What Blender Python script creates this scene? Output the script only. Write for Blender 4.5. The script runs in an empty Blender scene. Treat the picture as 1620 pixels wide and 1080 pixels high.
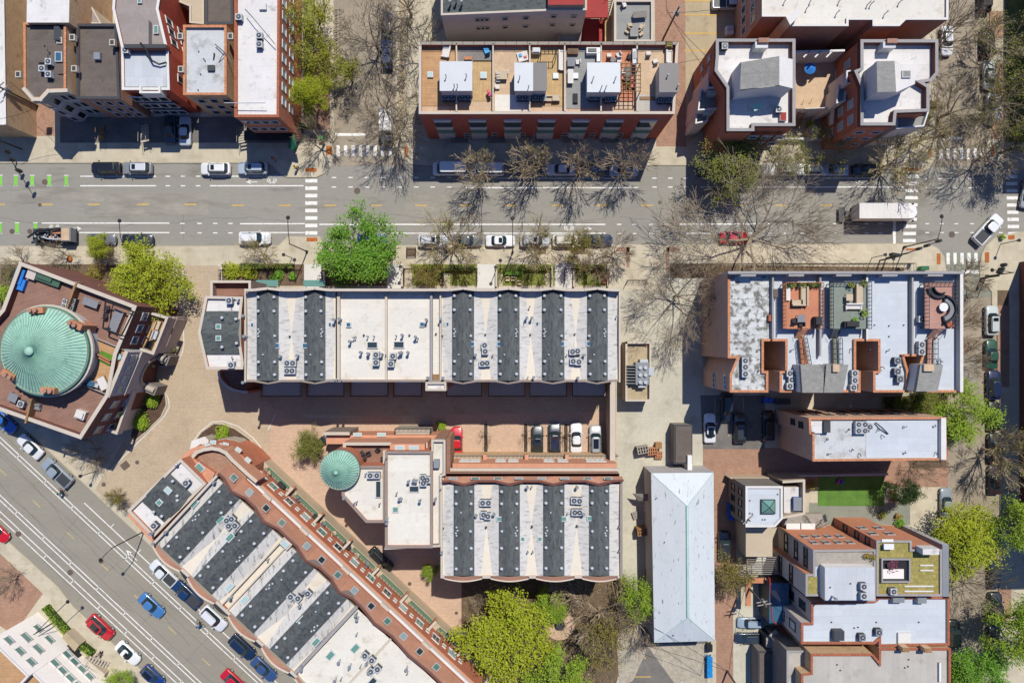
import bpy, math, random
from mathutils import Vector, Matrix
R=random.Random(7)
D=bpy.data; SC=bpy.context.scene; COL=SC.collection
H=108.0; S=10.0
# ---------------------------------------------------------------- camera, light
cam=D.cameras.new('camera'); cam.lens=24; cam.sensor_width=36; cam.clip_end=2000; cam.clip_start=1
co=D.objects.new('camera',cam); co.location=(0,0,H); COL.objects.link(co); SC.camera=co
SUN=Vector((0.215,0.56,1.0)).normalized()
w=D.worlds.new('World'); SC.world=w; w.use_nodes=True
nt=w.node_tree; bg=nt.nodes['Background']; sky=nt.nodes.new('ShaderNodeTexSky')
sky.sky_type='NISHITA'; sky.sun_disc=False; sky.sun_elevation=math.asin(SUN.z); sky.sun_rotation=math.atan2(SUN.x,SUN.y)
tint=nt.nodes.new('ShaderNodeMix'); tint.data_type='RGBA'; tint.blend_type='MULTIPLY'; tint.inputs[0].default_value=1; tint.inputs[7].default_value=(.72,.92,1.3,1); nt.links.new(sky.outputs[0],tint.inputs[6]); nt.links.new(tint.outputs[2],bg.inputs[0]); bg.inputs[1].default_value=0.092; sky.ozone_density=4; sky.dust_density=.4; SC.cycles.diffuse_bounces=4
sl=D.lights.new('sun','SUN'); sl.energy=5.0; sl.angle=math.radians(0.53); sl.color=(1.0,0.955,0.88)
so=D.objects.new('sun',sl); so.rotation_euler=(-SUN).to_track_quat('-Z','Y').to_euler(); so.location=(0,0,80); COL.objects.link(so)
SC.view_settings.view_transform='Standard'; SC.view_settings.look='None'; SC.view_settings.exposure=0.12; SC.view_settings.gamma=1
# ---------------------------------------------------------------- materials
def lin(v): v/=255.0; return v/12.92 if v<=.04045 else ((v+.055)/1.055)**2.4
EXPO=1.45
def hx(s): return tuple(min(.85,lin(int(s[i:i+2],16))/EXPO) for i in (0,2,4))
MATS={}
def _n(nt,t,**k):
    n=nt.nodes.new(t)
    for a,b in k.items(): setattr(n,a,b)
    return n
def mixc(nt,fac,a,b,mode='MIX'):
    m=_n(nt,'ShaderNodeMix',data_type='RGBA',blend_type=mode)
    for sock,val in ((m.inputs[0],fac),(m.inputs[6],a),(m.inputs[7],b)):
        if hasattr(val,'is_output') or isinstance(val,bpy.types.NodeSocket): nt.links.new(val,sock)
        elif isinstance(val,(int,float)): sock.default_value=val
        else: sock.default_value=(*val[:3],1)
    return m.outputs[2]
def ramp(nt,v,lo,hi):
    m=_n(nt,'ShaderNodeMapRange'); nt.links.new(v,m.inputs[0]); m.inputs[1].default_value=lo; m.inputs[2].default_value=hi
    return m.outputs[0]
def noise(nt,vec,scale,detail=5,rough=.6):
    n=_n(nt,'ShaderNodeTexNoise'); n.inputs['Scale'].default_value=scale; n.inputs['Detail'].default_value=detail; n.inputs['Roughness'].default_value=rough
    nt.links.new(vec,n.inputs['Vector']); return n.outputs[0]
def mat(name,col,rough=.85,var=.12,scale=.35,fine=4.0,fvar=.10,stain=None,sscale=.4,samt=(.55,.75),metal=0,spec=.3,tex=None,texcol=None,tsize=(1,1),mort=.02,
        stretch=None,bump=0,coat=0,rot=0,tf=.6,emit=None):
    m=D.materials.new(name); m.use_nodes=True; nt=m.node_tree; bs=nt.nodes['Principled BSDF']
    c=hx(col) if isinstance(col,str) else col
    tc=_n(nt,'ShaderNodeTexCoord'); vec=tc.outputs['Object']
    if rot or stretch:
        mp=_n(nt,'ShaderNodeMapping'); nt.links.new(vec,mp.inputs[0]); mp.inputs['Rotation'].default_value=(0,0,math.radians(rot))
        base=mp.outputs[0]
        if stretch: mp.inputs['Scale'].default_value=stretch
    else: base=vec
    out=None
    lo=tuple(x*(1-var) for x in c); hi=tuple(min(.95,x*(1+var)) for x in c)
    f=ramp(nt,noise(nt,base,scale),.3,.7)
    out=mixc(nt,f,lo,hi)
    if fvar:
        f2=ramp(nt,noise(nt,base,fine,3),.25,.75)
        k1=1-fvar; k2=1+fvar
        g=mixc(nt,f2,(k1,k1,k1),(k2,k2,k2)); out=mixc(nt,1.0,out,g,'MULTIPLY')
    if tex=='brick' or tex=='wallbrick':
        b=_n(nt,'ShaderNodeTexBrick'); 
        if tex=='wallbrick':
            sx=_n(nt,'ShaderNodeSeparateXYZ'); nt.links.new(vec,sx.inputs[0]); ad=_n(nt,'ShaderNodeMath',operation='MULTIPLY_ADD'); nt.links.new(sx.outputs[1],ad.inputs[0]); ad.inputs[1].default_value=-.7; nt.links.new(sx.outputs[0],ad.inputs[2])
            cx=_n(nt,'ShaderNodeCombineXYZ'); nt.links.new(ad.outputs[0],cx.inputs[0]); nt.links.new(sx.outputs[2],cx.inputs[1]); nt.links.new(cx.outputs[0],b.inputs['Vector'])
        else:
            mq=_n(nt,'ShaderNodeMapping'); nt.links.new(vec,mq.inputs[0]); mq.inputs['Rotation'].default_value=(0,0,math.radians(rot)); nt.links.new(mq.outputs[0],b.inputs['Vector'])
        b.inputs['Scale'].default_value=1; b.inputs['Brick Width'].default_value=tsize[0]; b.inputs['Row Height'].default_value=tsize[1]; b.inputs['Mortar Size'].default_value=mort
        b.inputs['Color1'].default_value=(.88,.88,.88,1); b.inputs['Color2'].default_value=(1.1,1.1,1.1,1)
        tcx=texcol or (.72,.72,.72); b.inputs['Mortar'].default_value=(*tcx,1); b.inputs['Bias'].default_value=0
        out=mixc(nt,tf,out,mixc(nt,1.0,out,b.outputs[0],'MULTIPLY'))
    if stain:
        sc=hx(stain) if isinstance(stain,str) else stain
        f3=ramp(nt,noise(nt,base,sscale,6,.65),samt[0],samt[1])
        out=mixc(nt,f3,out,sc)
    nt.links.new(out,bs.inputs['Base Color'])
    bs.inputs['Roughness'].default_value=rough; bs.inputs['Metallic'].default_value=metal
    bs.inputs['Specular IOR Level'].default_value=spec
    if coat: bs.inputs['Coat Weight'].default_value=coat; bs.inputs['Coat Roughness'].default_value=.05
    if bump:
        bp=_n(nt,'ShaderNodeBump'); bp.inputs['Strength'].default_value=bump; bp.inputs['Distance'].default_value=.05
        nt.links.new(noise(nt,base,fine*1.5,4),bp.inputs['Height']); nt.links.new(bp.outputs[0],bs.inputs['Normal'])
    MATS[name]=m; return m
M=MATS
mat('asphalt','9a968b',var=.10,scale=.12,fine=3,fvar=.07,stain='7a7569',sscale=.25,samt=(.56,.72),stretch=(.35,1.2,1))
mat('asphalt_diag','989284',var=.06,scale=.2,fine=3,fvar=.07,stain='96907f',sscale=.3,samt=(.56,.72),rot=43,stretch=(.3,1.2,1))
mat('asphalt_tan','a39682',var=.12,scale=.25,fine=2.5,fvar=.12,stain='857865',sscale=.3)
mat('asphalt_dark','7a766f',var=.2,scale=.4,fine=3,fvar=.15)
mat('asphalt_light','a39d90',var=.1,scale=.4,fine=3,fvar=.1,stain='8f8a7e',sscale=.5,samt=(.4,.6),stretch=(.35,1.2,1))
mat('asphalt_patch','8f8676',var=.1,scale=.4,fine=3,fvar=.1,stain='a39682',sscale=.6,samt=(.45,.6))
mat('asphalt_green','8f9182',var=.08,fvar=.08)
mat('concrete','ccc1a8',var=.06,scale=.3,fine=2,fvar=.06,tex='brick',tsize=(1.6,1.6),mort=.03,tf=.45,stain='a89c80',sscale=.5,samt=(.5,.8))
mat('concrete_alley','c8c2ae',var=.08,scale=.25,fine=2.5,fvar=.08,stain='a59c85',sscale=.3,samt=(.55,.8),tex='brick',tsize=(4,4),mort=.03,tf=.35)
mat('concrete_white','dcdad0',var=.05,fvar=.05)
mat('kerb','c2b79c',var=.08)
mat('paver_tan','c4b094',var=.08,scale=.2,fine=3,fvar=.10,tex='brick',tsize=(.42,.22),mort=.03,tf=.5,stain='a98e72',sscale=.3,samt=(.55,.8))
mat('paver_salmon','d2b297',var=.06,scale=.3,fine=3,fvar=.10,tex='brick',tsize=(.42,.22),mort=.03,tf=.5)
mat('paver_red','b08a72',var=.14,scale=.4,fine=3,fvar=.14,tex='brick',tsize=(.5,.25),mort=.04,tf=.6,stain='8a6a55',sscale=.4)
mat('gravel','b5ab98',var=.2,scale=1.2,fine=8,fvar=.35,stain='8c8470',sscale=1.5)
mat('lot_sand','b9a888',var=.1,scale=.3,stain='98886c',sscale=.5)
mat('soil','6f5c48',var=.25,scale=1.2,fvar=.2,stain='8a7558',sscale=.9)
mat('mulch','5b4538',var=.25,scale=2,fvar=.25)
mat('grass','5c8434',var=.2,scale=.8,fine=6,fvar=.25)
mat('lawn_rough','7d8440',var=.3,scale=.6,fine=4,fvar=.3,stain='85704c',sscale=.7)
mat('line_white','f4f2ea',var=.05,fvar=.1,stain='a8a398',sscale=2.2,samt=(.54,.7))
mat('line_yellow','dcb45a',var=.1,stain='aba08a',sscale=1.5,samt=(.6,.75))
mat('line_yellow_worn','cdb37a',var=.1,stain='aba08a',sscale=1.3,samt=(.45,.65))
mat('lane_green','86cf52',var=.12,stain='9b9f86',sscale=1.3,samt=(.55,.72))
mat('iron','6a5c50',var=.2,rough=.7)
mat('tactile','b5672f',var=.2,scale=2)
mat('roof_white','e4e0da',var=.05,scale=.3,fine=3,fvar=.05,stain='9c968c',sscale=.7,samt=(.56,.8),tex='brick',tsize=(6,1.6),mort=.02,tf=.4)
mat('roof_white_blue','cdd3d8',var=.05,scale=.3,fvar=.04,stain='c4c8ca',sscale=.5,samt=(.55,.8),tex='brick',tsize=(3,1.0),mort=.03,tf=.35)
mat('roof_cream','e6e0d2',var=.04,scale=.25,fine=2,fvar=.04,stain='b5a27c',sscale=.6,samt=(.56,.85),tex='brick',tsize=(7,1.9),mort=.02,tf=.35)
mat('roof_cream_valley','e8dcc6',var=.04,scale=.25,fine=2,fvar=.04,stain='cdb892',sscale=.5,samt=(.6,.85))
mat('membrane_grey','d6d2ca',var=.07,scale=.5,fine=2.5,fvar=.07,stain='85827c',sscale=.9,samt=(.52,.75),stretch=(1,3,1))
mat('membrane_grey_diag','d4d0c8',var=.07,scale=.5,fine=2.5,fvar=.07,stain='6b6862',sscale=.6,samt=(.52,.68),rot=43,stretch=(3,1,1))
mat('shingle','5f6361',var=.22,scale=1.3,fine=7,fvar=.22,stretch=(1.6,.5,1),stain='4c4d50',sscale=2,samt=(.5,.62))
mat('shingle_green','5c625f',var=.22,scale=1.0,fine=6,fvar=.2,stretch=(.6,1.5,1),stain='434846',sscale=2,samt=(.5,.62))
mat('shingle_diag','595d5c',var=.24,scale=1.3,fine=7,fvar=.22,rot=43,stretch=(1.2,1.2,1),stain='454649',sscale=1.6,samt=(.5,.62))
mat('shingle_light','98968f',var=.12,scale=1.3,fine=5,fvar=.14,tex='brick',tsize=(.6,.3),tf=.5)
mat('roof_brown','6e645c',var=.1,scale=.5,fine=4,fvar=.1,tex='brick',tsize=(12,1.0),mort=.03,tf=.4,stain='5a5048',sscale=.6)
mat('roof_taupe','a0958f',var=.08,scale=.5,fine=4,fvar=.08,tex='brick',tsize=(8,1.0),mort=.03,tf=.3)
mat('roof_grey','bfb9ae',var=.08,scale=.3,fvar=.06,tex='brick',tsize=(1.0,6),mort=.03,tf=.4,stain='a39d92',sscale=.5)
mat('roof_silver','c9cdd0',var=.05,scale=.4,fvar=.05,tex='brick',tsize=(1.2,7),mort=.03,tf=.5)
mat('roof_patchy','d2d4d0',var=.08,scale=.9,fine=5,fvar=.12,stain='77746c',sscale=1.3,samt=(.46,.60),tex='brick',tsize=(2.6,1.0),mort=.06,tf=.7)
mat('roof_blotchy','cccecd',var=.05,scale=.5,fvar=.06,stain='9c9892',sscale=.6,samt=(.5,.72))
mat('metal_hip','d3d9da',var=.04,scale=.3,fvar=.05,stain='868a8a',sscale=1.5,samt=(.60,.68),stretch=(2.0,.5,1),rough=.6)
mat('metal_seam','cfd2d2',var=.04,rough=.5,fvar=.03)
mat('metal_seam_dark','6f6a68',var=.06,rough=.5,fvar=.04)
mat('patina_line','b4d8c8',var=.1)
mat('copper','a6cfb8',var=.12,scale=.5,fine=3,fvar=.08,stain='6f9a84',sscale=.9,samt=(.5,.8),rough=.6)
mat('copper_rib','74a893',var=.1)
mat('copper_rim','5e8a78',var=.18,scale=.6)
mat('coping','cfc3b1',var=.06,fvar=.06)
mat('coping_white','e4e0d8',var=.05)
mat('coping_grey','a39f9c',var=.08)
mat('coping_taupe','9c8c80',var=.08)
mat('coping_orange','d08e66',var=.15,scale=1.5,fvar=.15,tex='brick',tsize=(.5,.5),mort=.05,tf=.7)
mat('coping_red','b0674a',var=.15,scale=1.5,fvar=.15,tex='brick',tsize=(.5,.5),mort=.05,tf=.7)
mat('brick_orange','cc8060',var=.10,scale=.6,fine=4,fvar=.12,tex='wallbrick',tsize=(.45,.16),mort=.02,tf=.5)
mat('brick_red','c46a56',var=.12,scale=.6,fine=4,fvar=.12,tex='wallbrick',tsize=(.45,.16),mort=.02,tf=.5)
mat('brick_painted','c65c44',var=.10,scale=.5,fine=4,fvar=.12,tex='wallbrick',tsize=(.45,.2),mort=.02,tf=.5)
mat('brick_tan','e0bc92',var=.15,scale=.5,fine=4,fvar=.14,stain='94714d',sscale=.5,tex='wallbrick',tsize=(.45,.2),mort=.02,tf=.6)
mat('brick_pink','dcb89e',var=.08,scale=.5,fine=4,fvar=.10,tex='wallbrick',tsize=(.45,.2),mort=.02,tf=.5)
mat('brick_brown','b58a74',var=.12,scale=.5,fine=4,fvar=.12,tex='wallbrick',tsize=(.45,.2),mort=.02,tf=.5)
mat('brick_dark','84564a',var=.14,scale=.5,fine=4,fvar=.12,tex='wallbrick',tsize=(.45,.2),mort=.02,tf=.5)
mat('brick_parapet','7a4a3c',var=.12,scale=.5,fvar=.1)
mat('tile_orange','d89c7c',var=.08,scale=.7,fine=4,fvar=.1)
mat('metal_orange','dc9470',var=.07,scale=.5,fine=4,fvar=.06,tex='brick',tsize=(.5,20),mort=.03,tf=.35)
mat('stone','bdb3a2',var=.08,fvar=.08)
mat('stone_dark','8b847c',var=.1)
mat('stucco_taupe','d2c6bc',var=.05,scale=.3,fvar=.05,tex='wallbrick',tsize=(.8,.5),mort=.02,tf=.35)
mat('stucco_tan','c8b79c',var=.07,scale=.4,fvar=.06)
mat('stucco_grey','c6c2be',var=.07)
mat('stucco_light','f2eae0',var=.05,scale=.3,fvar=.05)
mat('deck_brown','97715f',var=.12,scale=.6,fine=3,fvar=.1,tex='brick',tsize=(5,.28),mort=.03,tf=.7)
mat('deck_brown_diag','987464',var=.12,scale=.6,fine=3,fvar=.1,tex='brick',tsize=(5,.28),mort=.03,tf=.7,rot=-17)
mat('deck_tan','c49a6e',var=.12,scale=.7,fine=3,fvar=.1,tex='brick',tsize=(4,.3),mort=.03,tf=.6)
mat('deck_pale','d2b593',var=.08,scale=.7,fine=3,fvar=.08,tex='brick',tsize=(1.2,1.2),mort=.03,tf=.4)
mat('deck_wood','c9a877',var=.14,scale=.8,fine=3,fvar=.12,tex='brick',tsize=(.3,5),mort=.03,tf=.7)
mat('deck_grey','9b9b96',var=.08,fvar=.08,tex='brick',tsize=(4,.3),mort=.03,tf=.4)
mat('deck_green','8a9286',var=.1,fvar=.1,tex='brick',tsize=(.6,5),mort=.03,tf=.4)
mat('deck_pink','bc9080',var=.1,fvar=.1,tex='brick',tsize=(5,.3),mort=.03,tf=.5)
mat('deck_rust','cc8866',var=.1,fvar=.1,tex='brick',tsize=(.3,5),mort=.03,tf=.5)
mat('sedum','a89a58',var=.2,scale=1.2,fine=5,fvar=.25,stain='8c8a48',sscale=1.5,samt=(.5,.65),tex='brick',tsize=(.6,.6),mort=.06,tf=.6)
mat('turf','5f8f2c',var=.15,fvar=.2)
mat('timber','a07a52',var=.2,scale=1,fvar=.15)
mat('timber_grey','a8a094',var=.12,scale=1,fvar=.1)
mat('timber_orange','c98a64',var=.15,fvar=.15)
mat('metal_black','2b2b2d',rough=.5,var=.1)
mat('metal_dark','46484b',rough=.5,var=.1)
mat('metal_light','c3c6c8',rough=.45,var=.06,metal=0)
mat('metal_mid','8d9296',rough=.45,var=.08)
mat('white_paint','eceae6',rough=.5,var=.03,fvar=.03)
mat('frame_white','dcdcd8',rough=.5,var=.04)
mat('frame_dark','3c3b3b',rough=.5,var=.04)
mat('awning_green','5f8468',var=.1,rough=.6)
mat('sign_green','2f6d4c',var=.1,rough=.6)
mat('fabric_grey','8b8c90',var=.1)
mat('fabric_white','e3ddd4',var=.06)
mat('fabric_dark','3c3a3b',var=.15)
mat('fabric_beige','cdb99c',var=.08)
mat('fabric_green','4a6a56',var=.15,rough=.6)
mat('fabric_blue','2f7fd2',var=.12,rough=.6)
mat('tarp_blue','1f9bd8',var=.12,rough=.5)
mat('plastic_blue','2a62c4',var=.08,rough=.45)
mat('plastic_cyan','1f8fd8',var=.08,rough=.45)
mat('plastic_green','3aa35a',var=.08,rough=.45)
mat('red_paint','c8202a',var=.05,rough=.45)
mat('red_timber','a3302a',var=.12,rough=.7)
mat('pink_paint','d8406a',var=.05,rough=.5)
mat('yellow_paint','d8c020',var=.05,rough=.5)
mat('teal_paint','2a9a94',var=.05,rough=.5)
mat('rubber','232323',rough=.8,var=.1)
mat('skin','c99a7a',rough=.6,var=.04)
mat('bark','7a6853',var=.25,scale=2,fvar=.2)
mat('bark_pale','b5a184',var=.15,scale=1,fvar=.12)
mat('bark_mix','9a8b74',var=.2,scale=1,fvar=.12)
mat('bark_grey','6d6258',var=.2,scale=1,fvar=.15)
mat('bark_dark','4c4238',var=.2,scale=1,fvar=.15)
def glassmat(name,col,rough=.08):
    m=D.materials.new(name); m.use_nodes=True; b=m.node_tree.nodes['Principled BSDF']
    b.inputs['Base Color'].default_value=(*hx(col),1); b.inputs['Roughness'].default_value=rough; b.inputs['Specular IOR Level'].default_value=.8; MATS[name]=m
glassmat('glass','3a4648'); glassmat('glass_blue','3f6a86'); glassmat('glass_green','6f9c8e',.15); glassmat('glass_pale','b8d0cc',.2); glassmat('car_glass','2c3a3e',.03); glassmat('glass_black','1c2226')
def leafmat(name,c1,c2,c3,scale=.8):
    m=D.materials.new(name); m.use_nodes=True; nt=m.node_tree; b=nt.nodes['Principled BSDF']
    tc=_n(nt,'ShaderNodeTexCoord'); f=ramp(nt,noise(nt,tc.outputs['Object'],scale,3),.35,.65)
    a=mixc(nt,f,hx(c1),hx(c2)); f2=ramp(nt,noise(nt,tc.outputs['Object'],scale*6,2),.35,.75)
    o=mixc(nt,f2,a,hx(c3)); nt.links.new(o,b.inputs['Base Color']); b.inputs['Roughness'].default_value=.6; b.inputs['Specular IOR Level'].default_value=.25
    tr=_n(nt,'ShaderNodeBsdfTranslucent'); nt.links.new(o,tr.inputs[0]); ms=_n(nt,'ShaderNodeMixShader'); ms.inputs[0].default_value=.35
    nt.links.new(b.outputs[0],ms.inputs[1]); nt.links.new(tr.outputs[0],ms.inputs[2]); nt.links.new(ms.outputs[0],nt.nodes['Material Output'].inputs[0]); MATS[name]=m
leafmat('leaf_green','80b836','a2d04e','64962a'); leafmat('leaf_lime','bcc42a','d6de42','9cac22'); leafmat('leaf_yellow','b8b83a','cfcf4a','8f9430')
leafmat('leaf_olive','969c44','b0b250','768038'); leafmat('leaf_dark','3f5a26','557434','2f4420'); leafmat('leaf_red','b0405a','d8607a','8a3048'); leafmat('leaf_gold','a89a48','c4b458','857838')
leafmat('leaf_fresh','a2c636','c4da4a','84a42c')
def paint(name,col,metal=.0):
    if name in M: return M[name]
    m=D.materials.new(name); m.use_nodes=True; b=m.node_tree.nodes['Principled BSDF']
    b.inputs['Base Color'].default_value=(*hx(col),1); b.inputs['Roughness'].default_value=.3; b.inputs['Metallic'].default_value=metal
    b.inputs['Coat Weight'].default_value=.8; b.inputs['Coat Roughness'].default_value=.06; MATS[name]=m; return m
# ---------------------------------------------------------------- geometry helpers
def W(px,py,z=0.0):
    k=(H-z)/H; return Vector(((px-810)/S*k,(540-py)/S*k,z))
def wloc(o):
    v=Vector((0,0,0))
    while o: v+=o.location; o=o.parent
    return v
class MB:
    def __init__(s): s.v=[];s.f=[];s.m=[];s.mats=[]
    def mi(s,m):
        if m not in s.mats: s.mats.append(m)
        return s.mats.index(m)
    def add(s,vs,fs,m):
        o=len(s.v); i=s.mi(m); s.v+= [tuple(v) for v in vs]
        for f in fs: s.f.append(tuple(a+o for a in f)); s.m.append(i)
    def face(s,vs,m): s.add(vs,[tuple(range(len(vs)))],m)
    def box(s,c,sz,m,rot=0,top=None):
        cx,cy,cz=c; a,b,h=sz[0]/2,sz[1]/2,sz[2]; ca,sa=math.cos(rot),math.sin(rot)
        P=[(cx+x*ca-y*sa,cy+x*sa+y*ca,z) for z in (cz,cz+h) for x,y in ((-a,-b),(a,-b),(a,b),(-a,b))]
        s.add(P,[(3,2,1,0),(0,1,5,4),(1,2,6,5),(2,3,7,6),(3,0,4,7)],m); s.add(P[4:],[(0,1,2,3)],top or m)
    def prism(s,poly,z0,z1,side,top=None,bottom=False):
        n=len(poly); poly=ccw(poly)
        P=[(p[0],p[1],z0) for p in poly]+[(p[0],p[1],z1) for p in poly]
        if side: s.add(P,[(i,(i+1)%n,(i+1)%n+n,i+n) for i in range(n)],side)
        if top: s.add(P[n:],[tuple(range(n))],top)
        if bottom: s.add(P[:n],[tuple(range(n))[::-1]],side)
    def ring(s,outer,inner,z0,z1,m):
        n=len(outer); P=[(*p[:2],z1) for p in outer]+[(*p[:2],z1) for p in inner]+[(*p[:2],z0) for p in outer]+[(*p[:2],z0) for p in inner]
        for i in range(n):
            j=(i+1)%n
            s.add([P[i],P[j],P[n+j],P[n+i]],[(0,1,2,3)],m); s.add([P[2*n+i],P[2*n+j],P[j],P[i]],[(0,1,2,3)],m); s.add([P[n+i],P[n+j],P[3*n+j],P[3*n+i]],[(0,1,2,3)],m)
    def cyl(s,c,r,h,m,n=12,r2=None,top=None):
        r2=r if r2 is None else r2; x,y,z=c
        P=[(x+r*math.cos(2*math.pi*i/n),y+r*math.sin(2*math.pi*i/n),z) for i in range(n)]+[(x+r2*math.cos(2*math.pi*i/n),y+r2*math.sin(2*math.pi*i/n),z+h) for i in range(n)]
        s.add(P,[(i,(i+1)%n,(i+1)%n+n,i+n) for i in range(n)],m); s.add(P[n:],[tuple(range(n))],top or m); s.add(P[:n],[tuple(range(n))[::-1]],m)
    def ball(s,c,r,m,n=10,k=6,sz=1.0,half=False):
        P=[];x,y,z=c
        for j in range(k+1):
            t=math.pi*(j/k)*(0.5 if half else 1); 
            for i in range(n): a=2*math.pi*i/n; P.append((x+r*math.sin(t)*math.cos(a),y+r*math.sin(t)*math.sin(a),z+r*sz*math.cos(t)))
        s.add(P,[(j*n+i,(j+1)*n+i,(j+1)*n+(i+1)%n,j*n+(i+1)%n) for j in range(k) for i in range(n)],m)
    def tube(s,pts,rad,m,n=6,cap=True):
        pts=[Vector(p) for p in pts]; rs=rad if isinstance(rad,(list,tuple)) else [rad]*len(pts); P=[]
        for i,p in enumerate(pts):
            d=(pts[min(i+1,len(pts)-1)]-pts[max(i-1,0)]); d=d.normalized() if d.length>1e-6 else Vector((0,0,1))
            a=d.cross(Vector((0,0,1))) if abs(d.z)<.95 else d.cross(Vector((1,0,0))); a.normalize(); b=d.cross(a)
            for k in range(n): t=2*math.pi*k/n; P.append(p+(a*math.cos(t)+b*math.sin(t))*rs[i])
        F=[(i*n+k,i*n+(k+1)%n,(i+1)*n+(k+1)%n,(i+1)*n+k) for i in range(len(pts)-1) for k in range(n)]
        if cap: F+=[tuple(range(n))[::-1],tuple(range((len(pts)-1)*n,len(pts)*n))]
        s.add(P,F,m)
    def build(s,name,parent=None,smooth=False,world=True,**props):
        if not s.v: return None
        me=D.meshes.new(name); off=wloc(parent) if (parent and world) else Vector((0,0,0))
        me.from_pydata([(v[0]-off.x,v[1]-off.y,v[2]-off.z) for v in s.v],[],s.f)
        for m in s.mats: me.materials.append(M[m] if isinstance(m,str) else m)
        me.polygons.foreach_set('material_index',s.m)
        if smooth: me.polygons.foreach_set('use_smooth',[True]*len(s.f))
        me.update(); o=D.objects.new(name,me); COL.objects.link(o); o.parent=parent
        for k,v in props.items(): o[k]=v
        return o
def area(p): return sum(p[i][0]*p[(i+1)%len(p)][1]-p[(i+1)%len(p)][0]*p[i][1] for i in range(len(p)))/2
def ccw(p): return list(p) if area(p)>0 else list(p)[::-1]
def inset(poly,t):
    poly=ccw(poly); n=len(poly); out=[]
    for i in range(n):
        a=Vector(poly[i-1][:2]);b=Vector(poly[i][:2]);c=Vector(poly[(i+1)%n][:2])
        d1=(b-a).normalized();d2=(c-b).normalized();n1=Vector((-d1.y,d1.x));n2=Vector((-d2.y,d2.x)); m=(n1+n2)
        if m.length<1e-4: m=n1
        m.normalize(); k=t/max(.35,m.dot(n1)); q=b+m*k; out.append((q.x,q.y))
    return out
def PW(pts,z): return [tuple(W(x,y,z))[:2] for x,y in pts]
def rect(x0,y0,x1,y1): return [(x0,y0),(x1,y0),(x1,y1),(x0,y1)]
def root(name,label,cat,loc,group=None,rz=0):
    o=D.objects.new(name,None); COL.objects.link(o); o.location=loc; o.rotation_euler=(0,0,rz); o['label']=label; o['category']=cat
    o.empty_display_size=.5
    if group: o['group']=group
    return o
def tag(o,label,cat,group=None):
    o['label']=label;o['category']=cat
    if group:o['group']=group
    return o
def children(o): return list(o.children)
def copy_tree(o,parent=None):
    c=o.copy(); COL.objects.link(c); c.parent=parent
    for ch in children(o): copy_tree(ch,c)
    return c
def struct(name,mb): 
    o=mb.build(name); o['kind']='structure'; return o
def sheet(name,poly,z,m,kind='structure',px=True):
    b=MB(); p=[W(x,y,z) for x,y in poly]
    if area(p)<0: p=p[::-1]
    b.face(p,m); o=b.build(name); o['kind']=kind; return o
def arc(cx,cy,r,a0,a1,n=8,ry=None):
    ry=ry or r; return [(cx+r*math.cos(math.radians(a0+(a1-a0)*i/n)),cy+ry*math.sin(math.radians(a0+(a1-a0)*i/n))) for i in range(n+1)]
# diagonal frame: u along the slanted street, v towards the courtyard
def UV(u,v): return (.731*u+.682*v,.682*u-.731*v)
# ---------------------------------------------------------------- the setting
g=MB(); g.face([(-260,-260,0),(260,-260,0),(260,260,0),(-260,260,0)],'asphalt'); struct('ground',g)
sheet('side_street_north',[(520,-600),(640,-600),(640,262),(520,262)],.004,'asphalt_tan')
sheet('side_street_east',[(1470,-600),(1600,-600),(1600,262),(1470,262)],.004,'asphalt_tan')
sheet('side_street_south',[(1440,470),(1600,470),(1600,1700),(1440,1700)],.004,'asphalt_tan')
sheet('side_street_mouth',[(1490,400),(1570,400),(1582,470),(1490,470)],.006,'asphalt_green')
cline=lambda c,u0,u1:[UV(u0,c),UV(u1,c)]
sheet('slanted_street',[UV(-400,-455),UV(2000,-455),UV(2000,-640),UV(-400,-640)],.004,'asphalt_diag')
b=MB()
def strip(b,p,q,wd,m,z=.012):
    a=W(*p,z);c=W(*q,z);d=(c-a); d.normalize(); n=Vector((-d.y,d.x,0))*wd*.43/S
    b.face([a-n,c-n,c+n,a+n],m)
# kerbed pavement blocks
def pave(name,poly,m='concrete',z=.13):
    b=MB(); P=PW(poly,z); b.prism(P,0,z,'kerb','kerb'); 
    I=inset(P,.18); b.face([(x,y,z+.004) for x,y in I],m)
    o=b.build(name); o['kind']='structure'; return o
pave('pavement_northwest',[(-900,-900),(-900,258),(422,258),(430,262),(444,277),(455,281),(500,281),(514,274),(524,262),(528,247),(529,230),(527,-900)])
pave('pavement_north',[(625,-900),(626,225),(629,240),(636,250),(649,259),(668,262),(1385,262),(1400,273),(1452,274),(1470,266),(1480,250),(1483,220),(1480,200),(1480,-900)])
pave('pavement_northeast',[(1568,-900),(1568,195),(1560,215),(1561,245),(1566,256),(1577,264),(1592,267),(2500,267),(2500,-900)])
pave('pavement_southeast',[(2500,364),(1612,367),(1589,371),(1571,378),(1560,388),(1553,402),(1550,420),(1551,440),(1560,450),(1569,462),(1569,480),(1582,520),(1582,2000),(2500,2000)])
c1=[UV(u,-469) for u in (1700,600,300,-100)]
pave('pavement_centre',[(1497,1900),(1497,425),(1494,406),(1484,392),(1470,386),(1455,385),(618,388),(512,388),(506,374),(455,374),(440,388),(300,389),(-300,389)]+c1[::-1]+[(1000,1900)])
pave('pavement_southwest',[UV(-300,-622),UV(560,-617),UV(700,-616),UV(740,-622),UV(2000,-622),UV(2000,-1500),UV(-300,-1500)])
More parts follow.
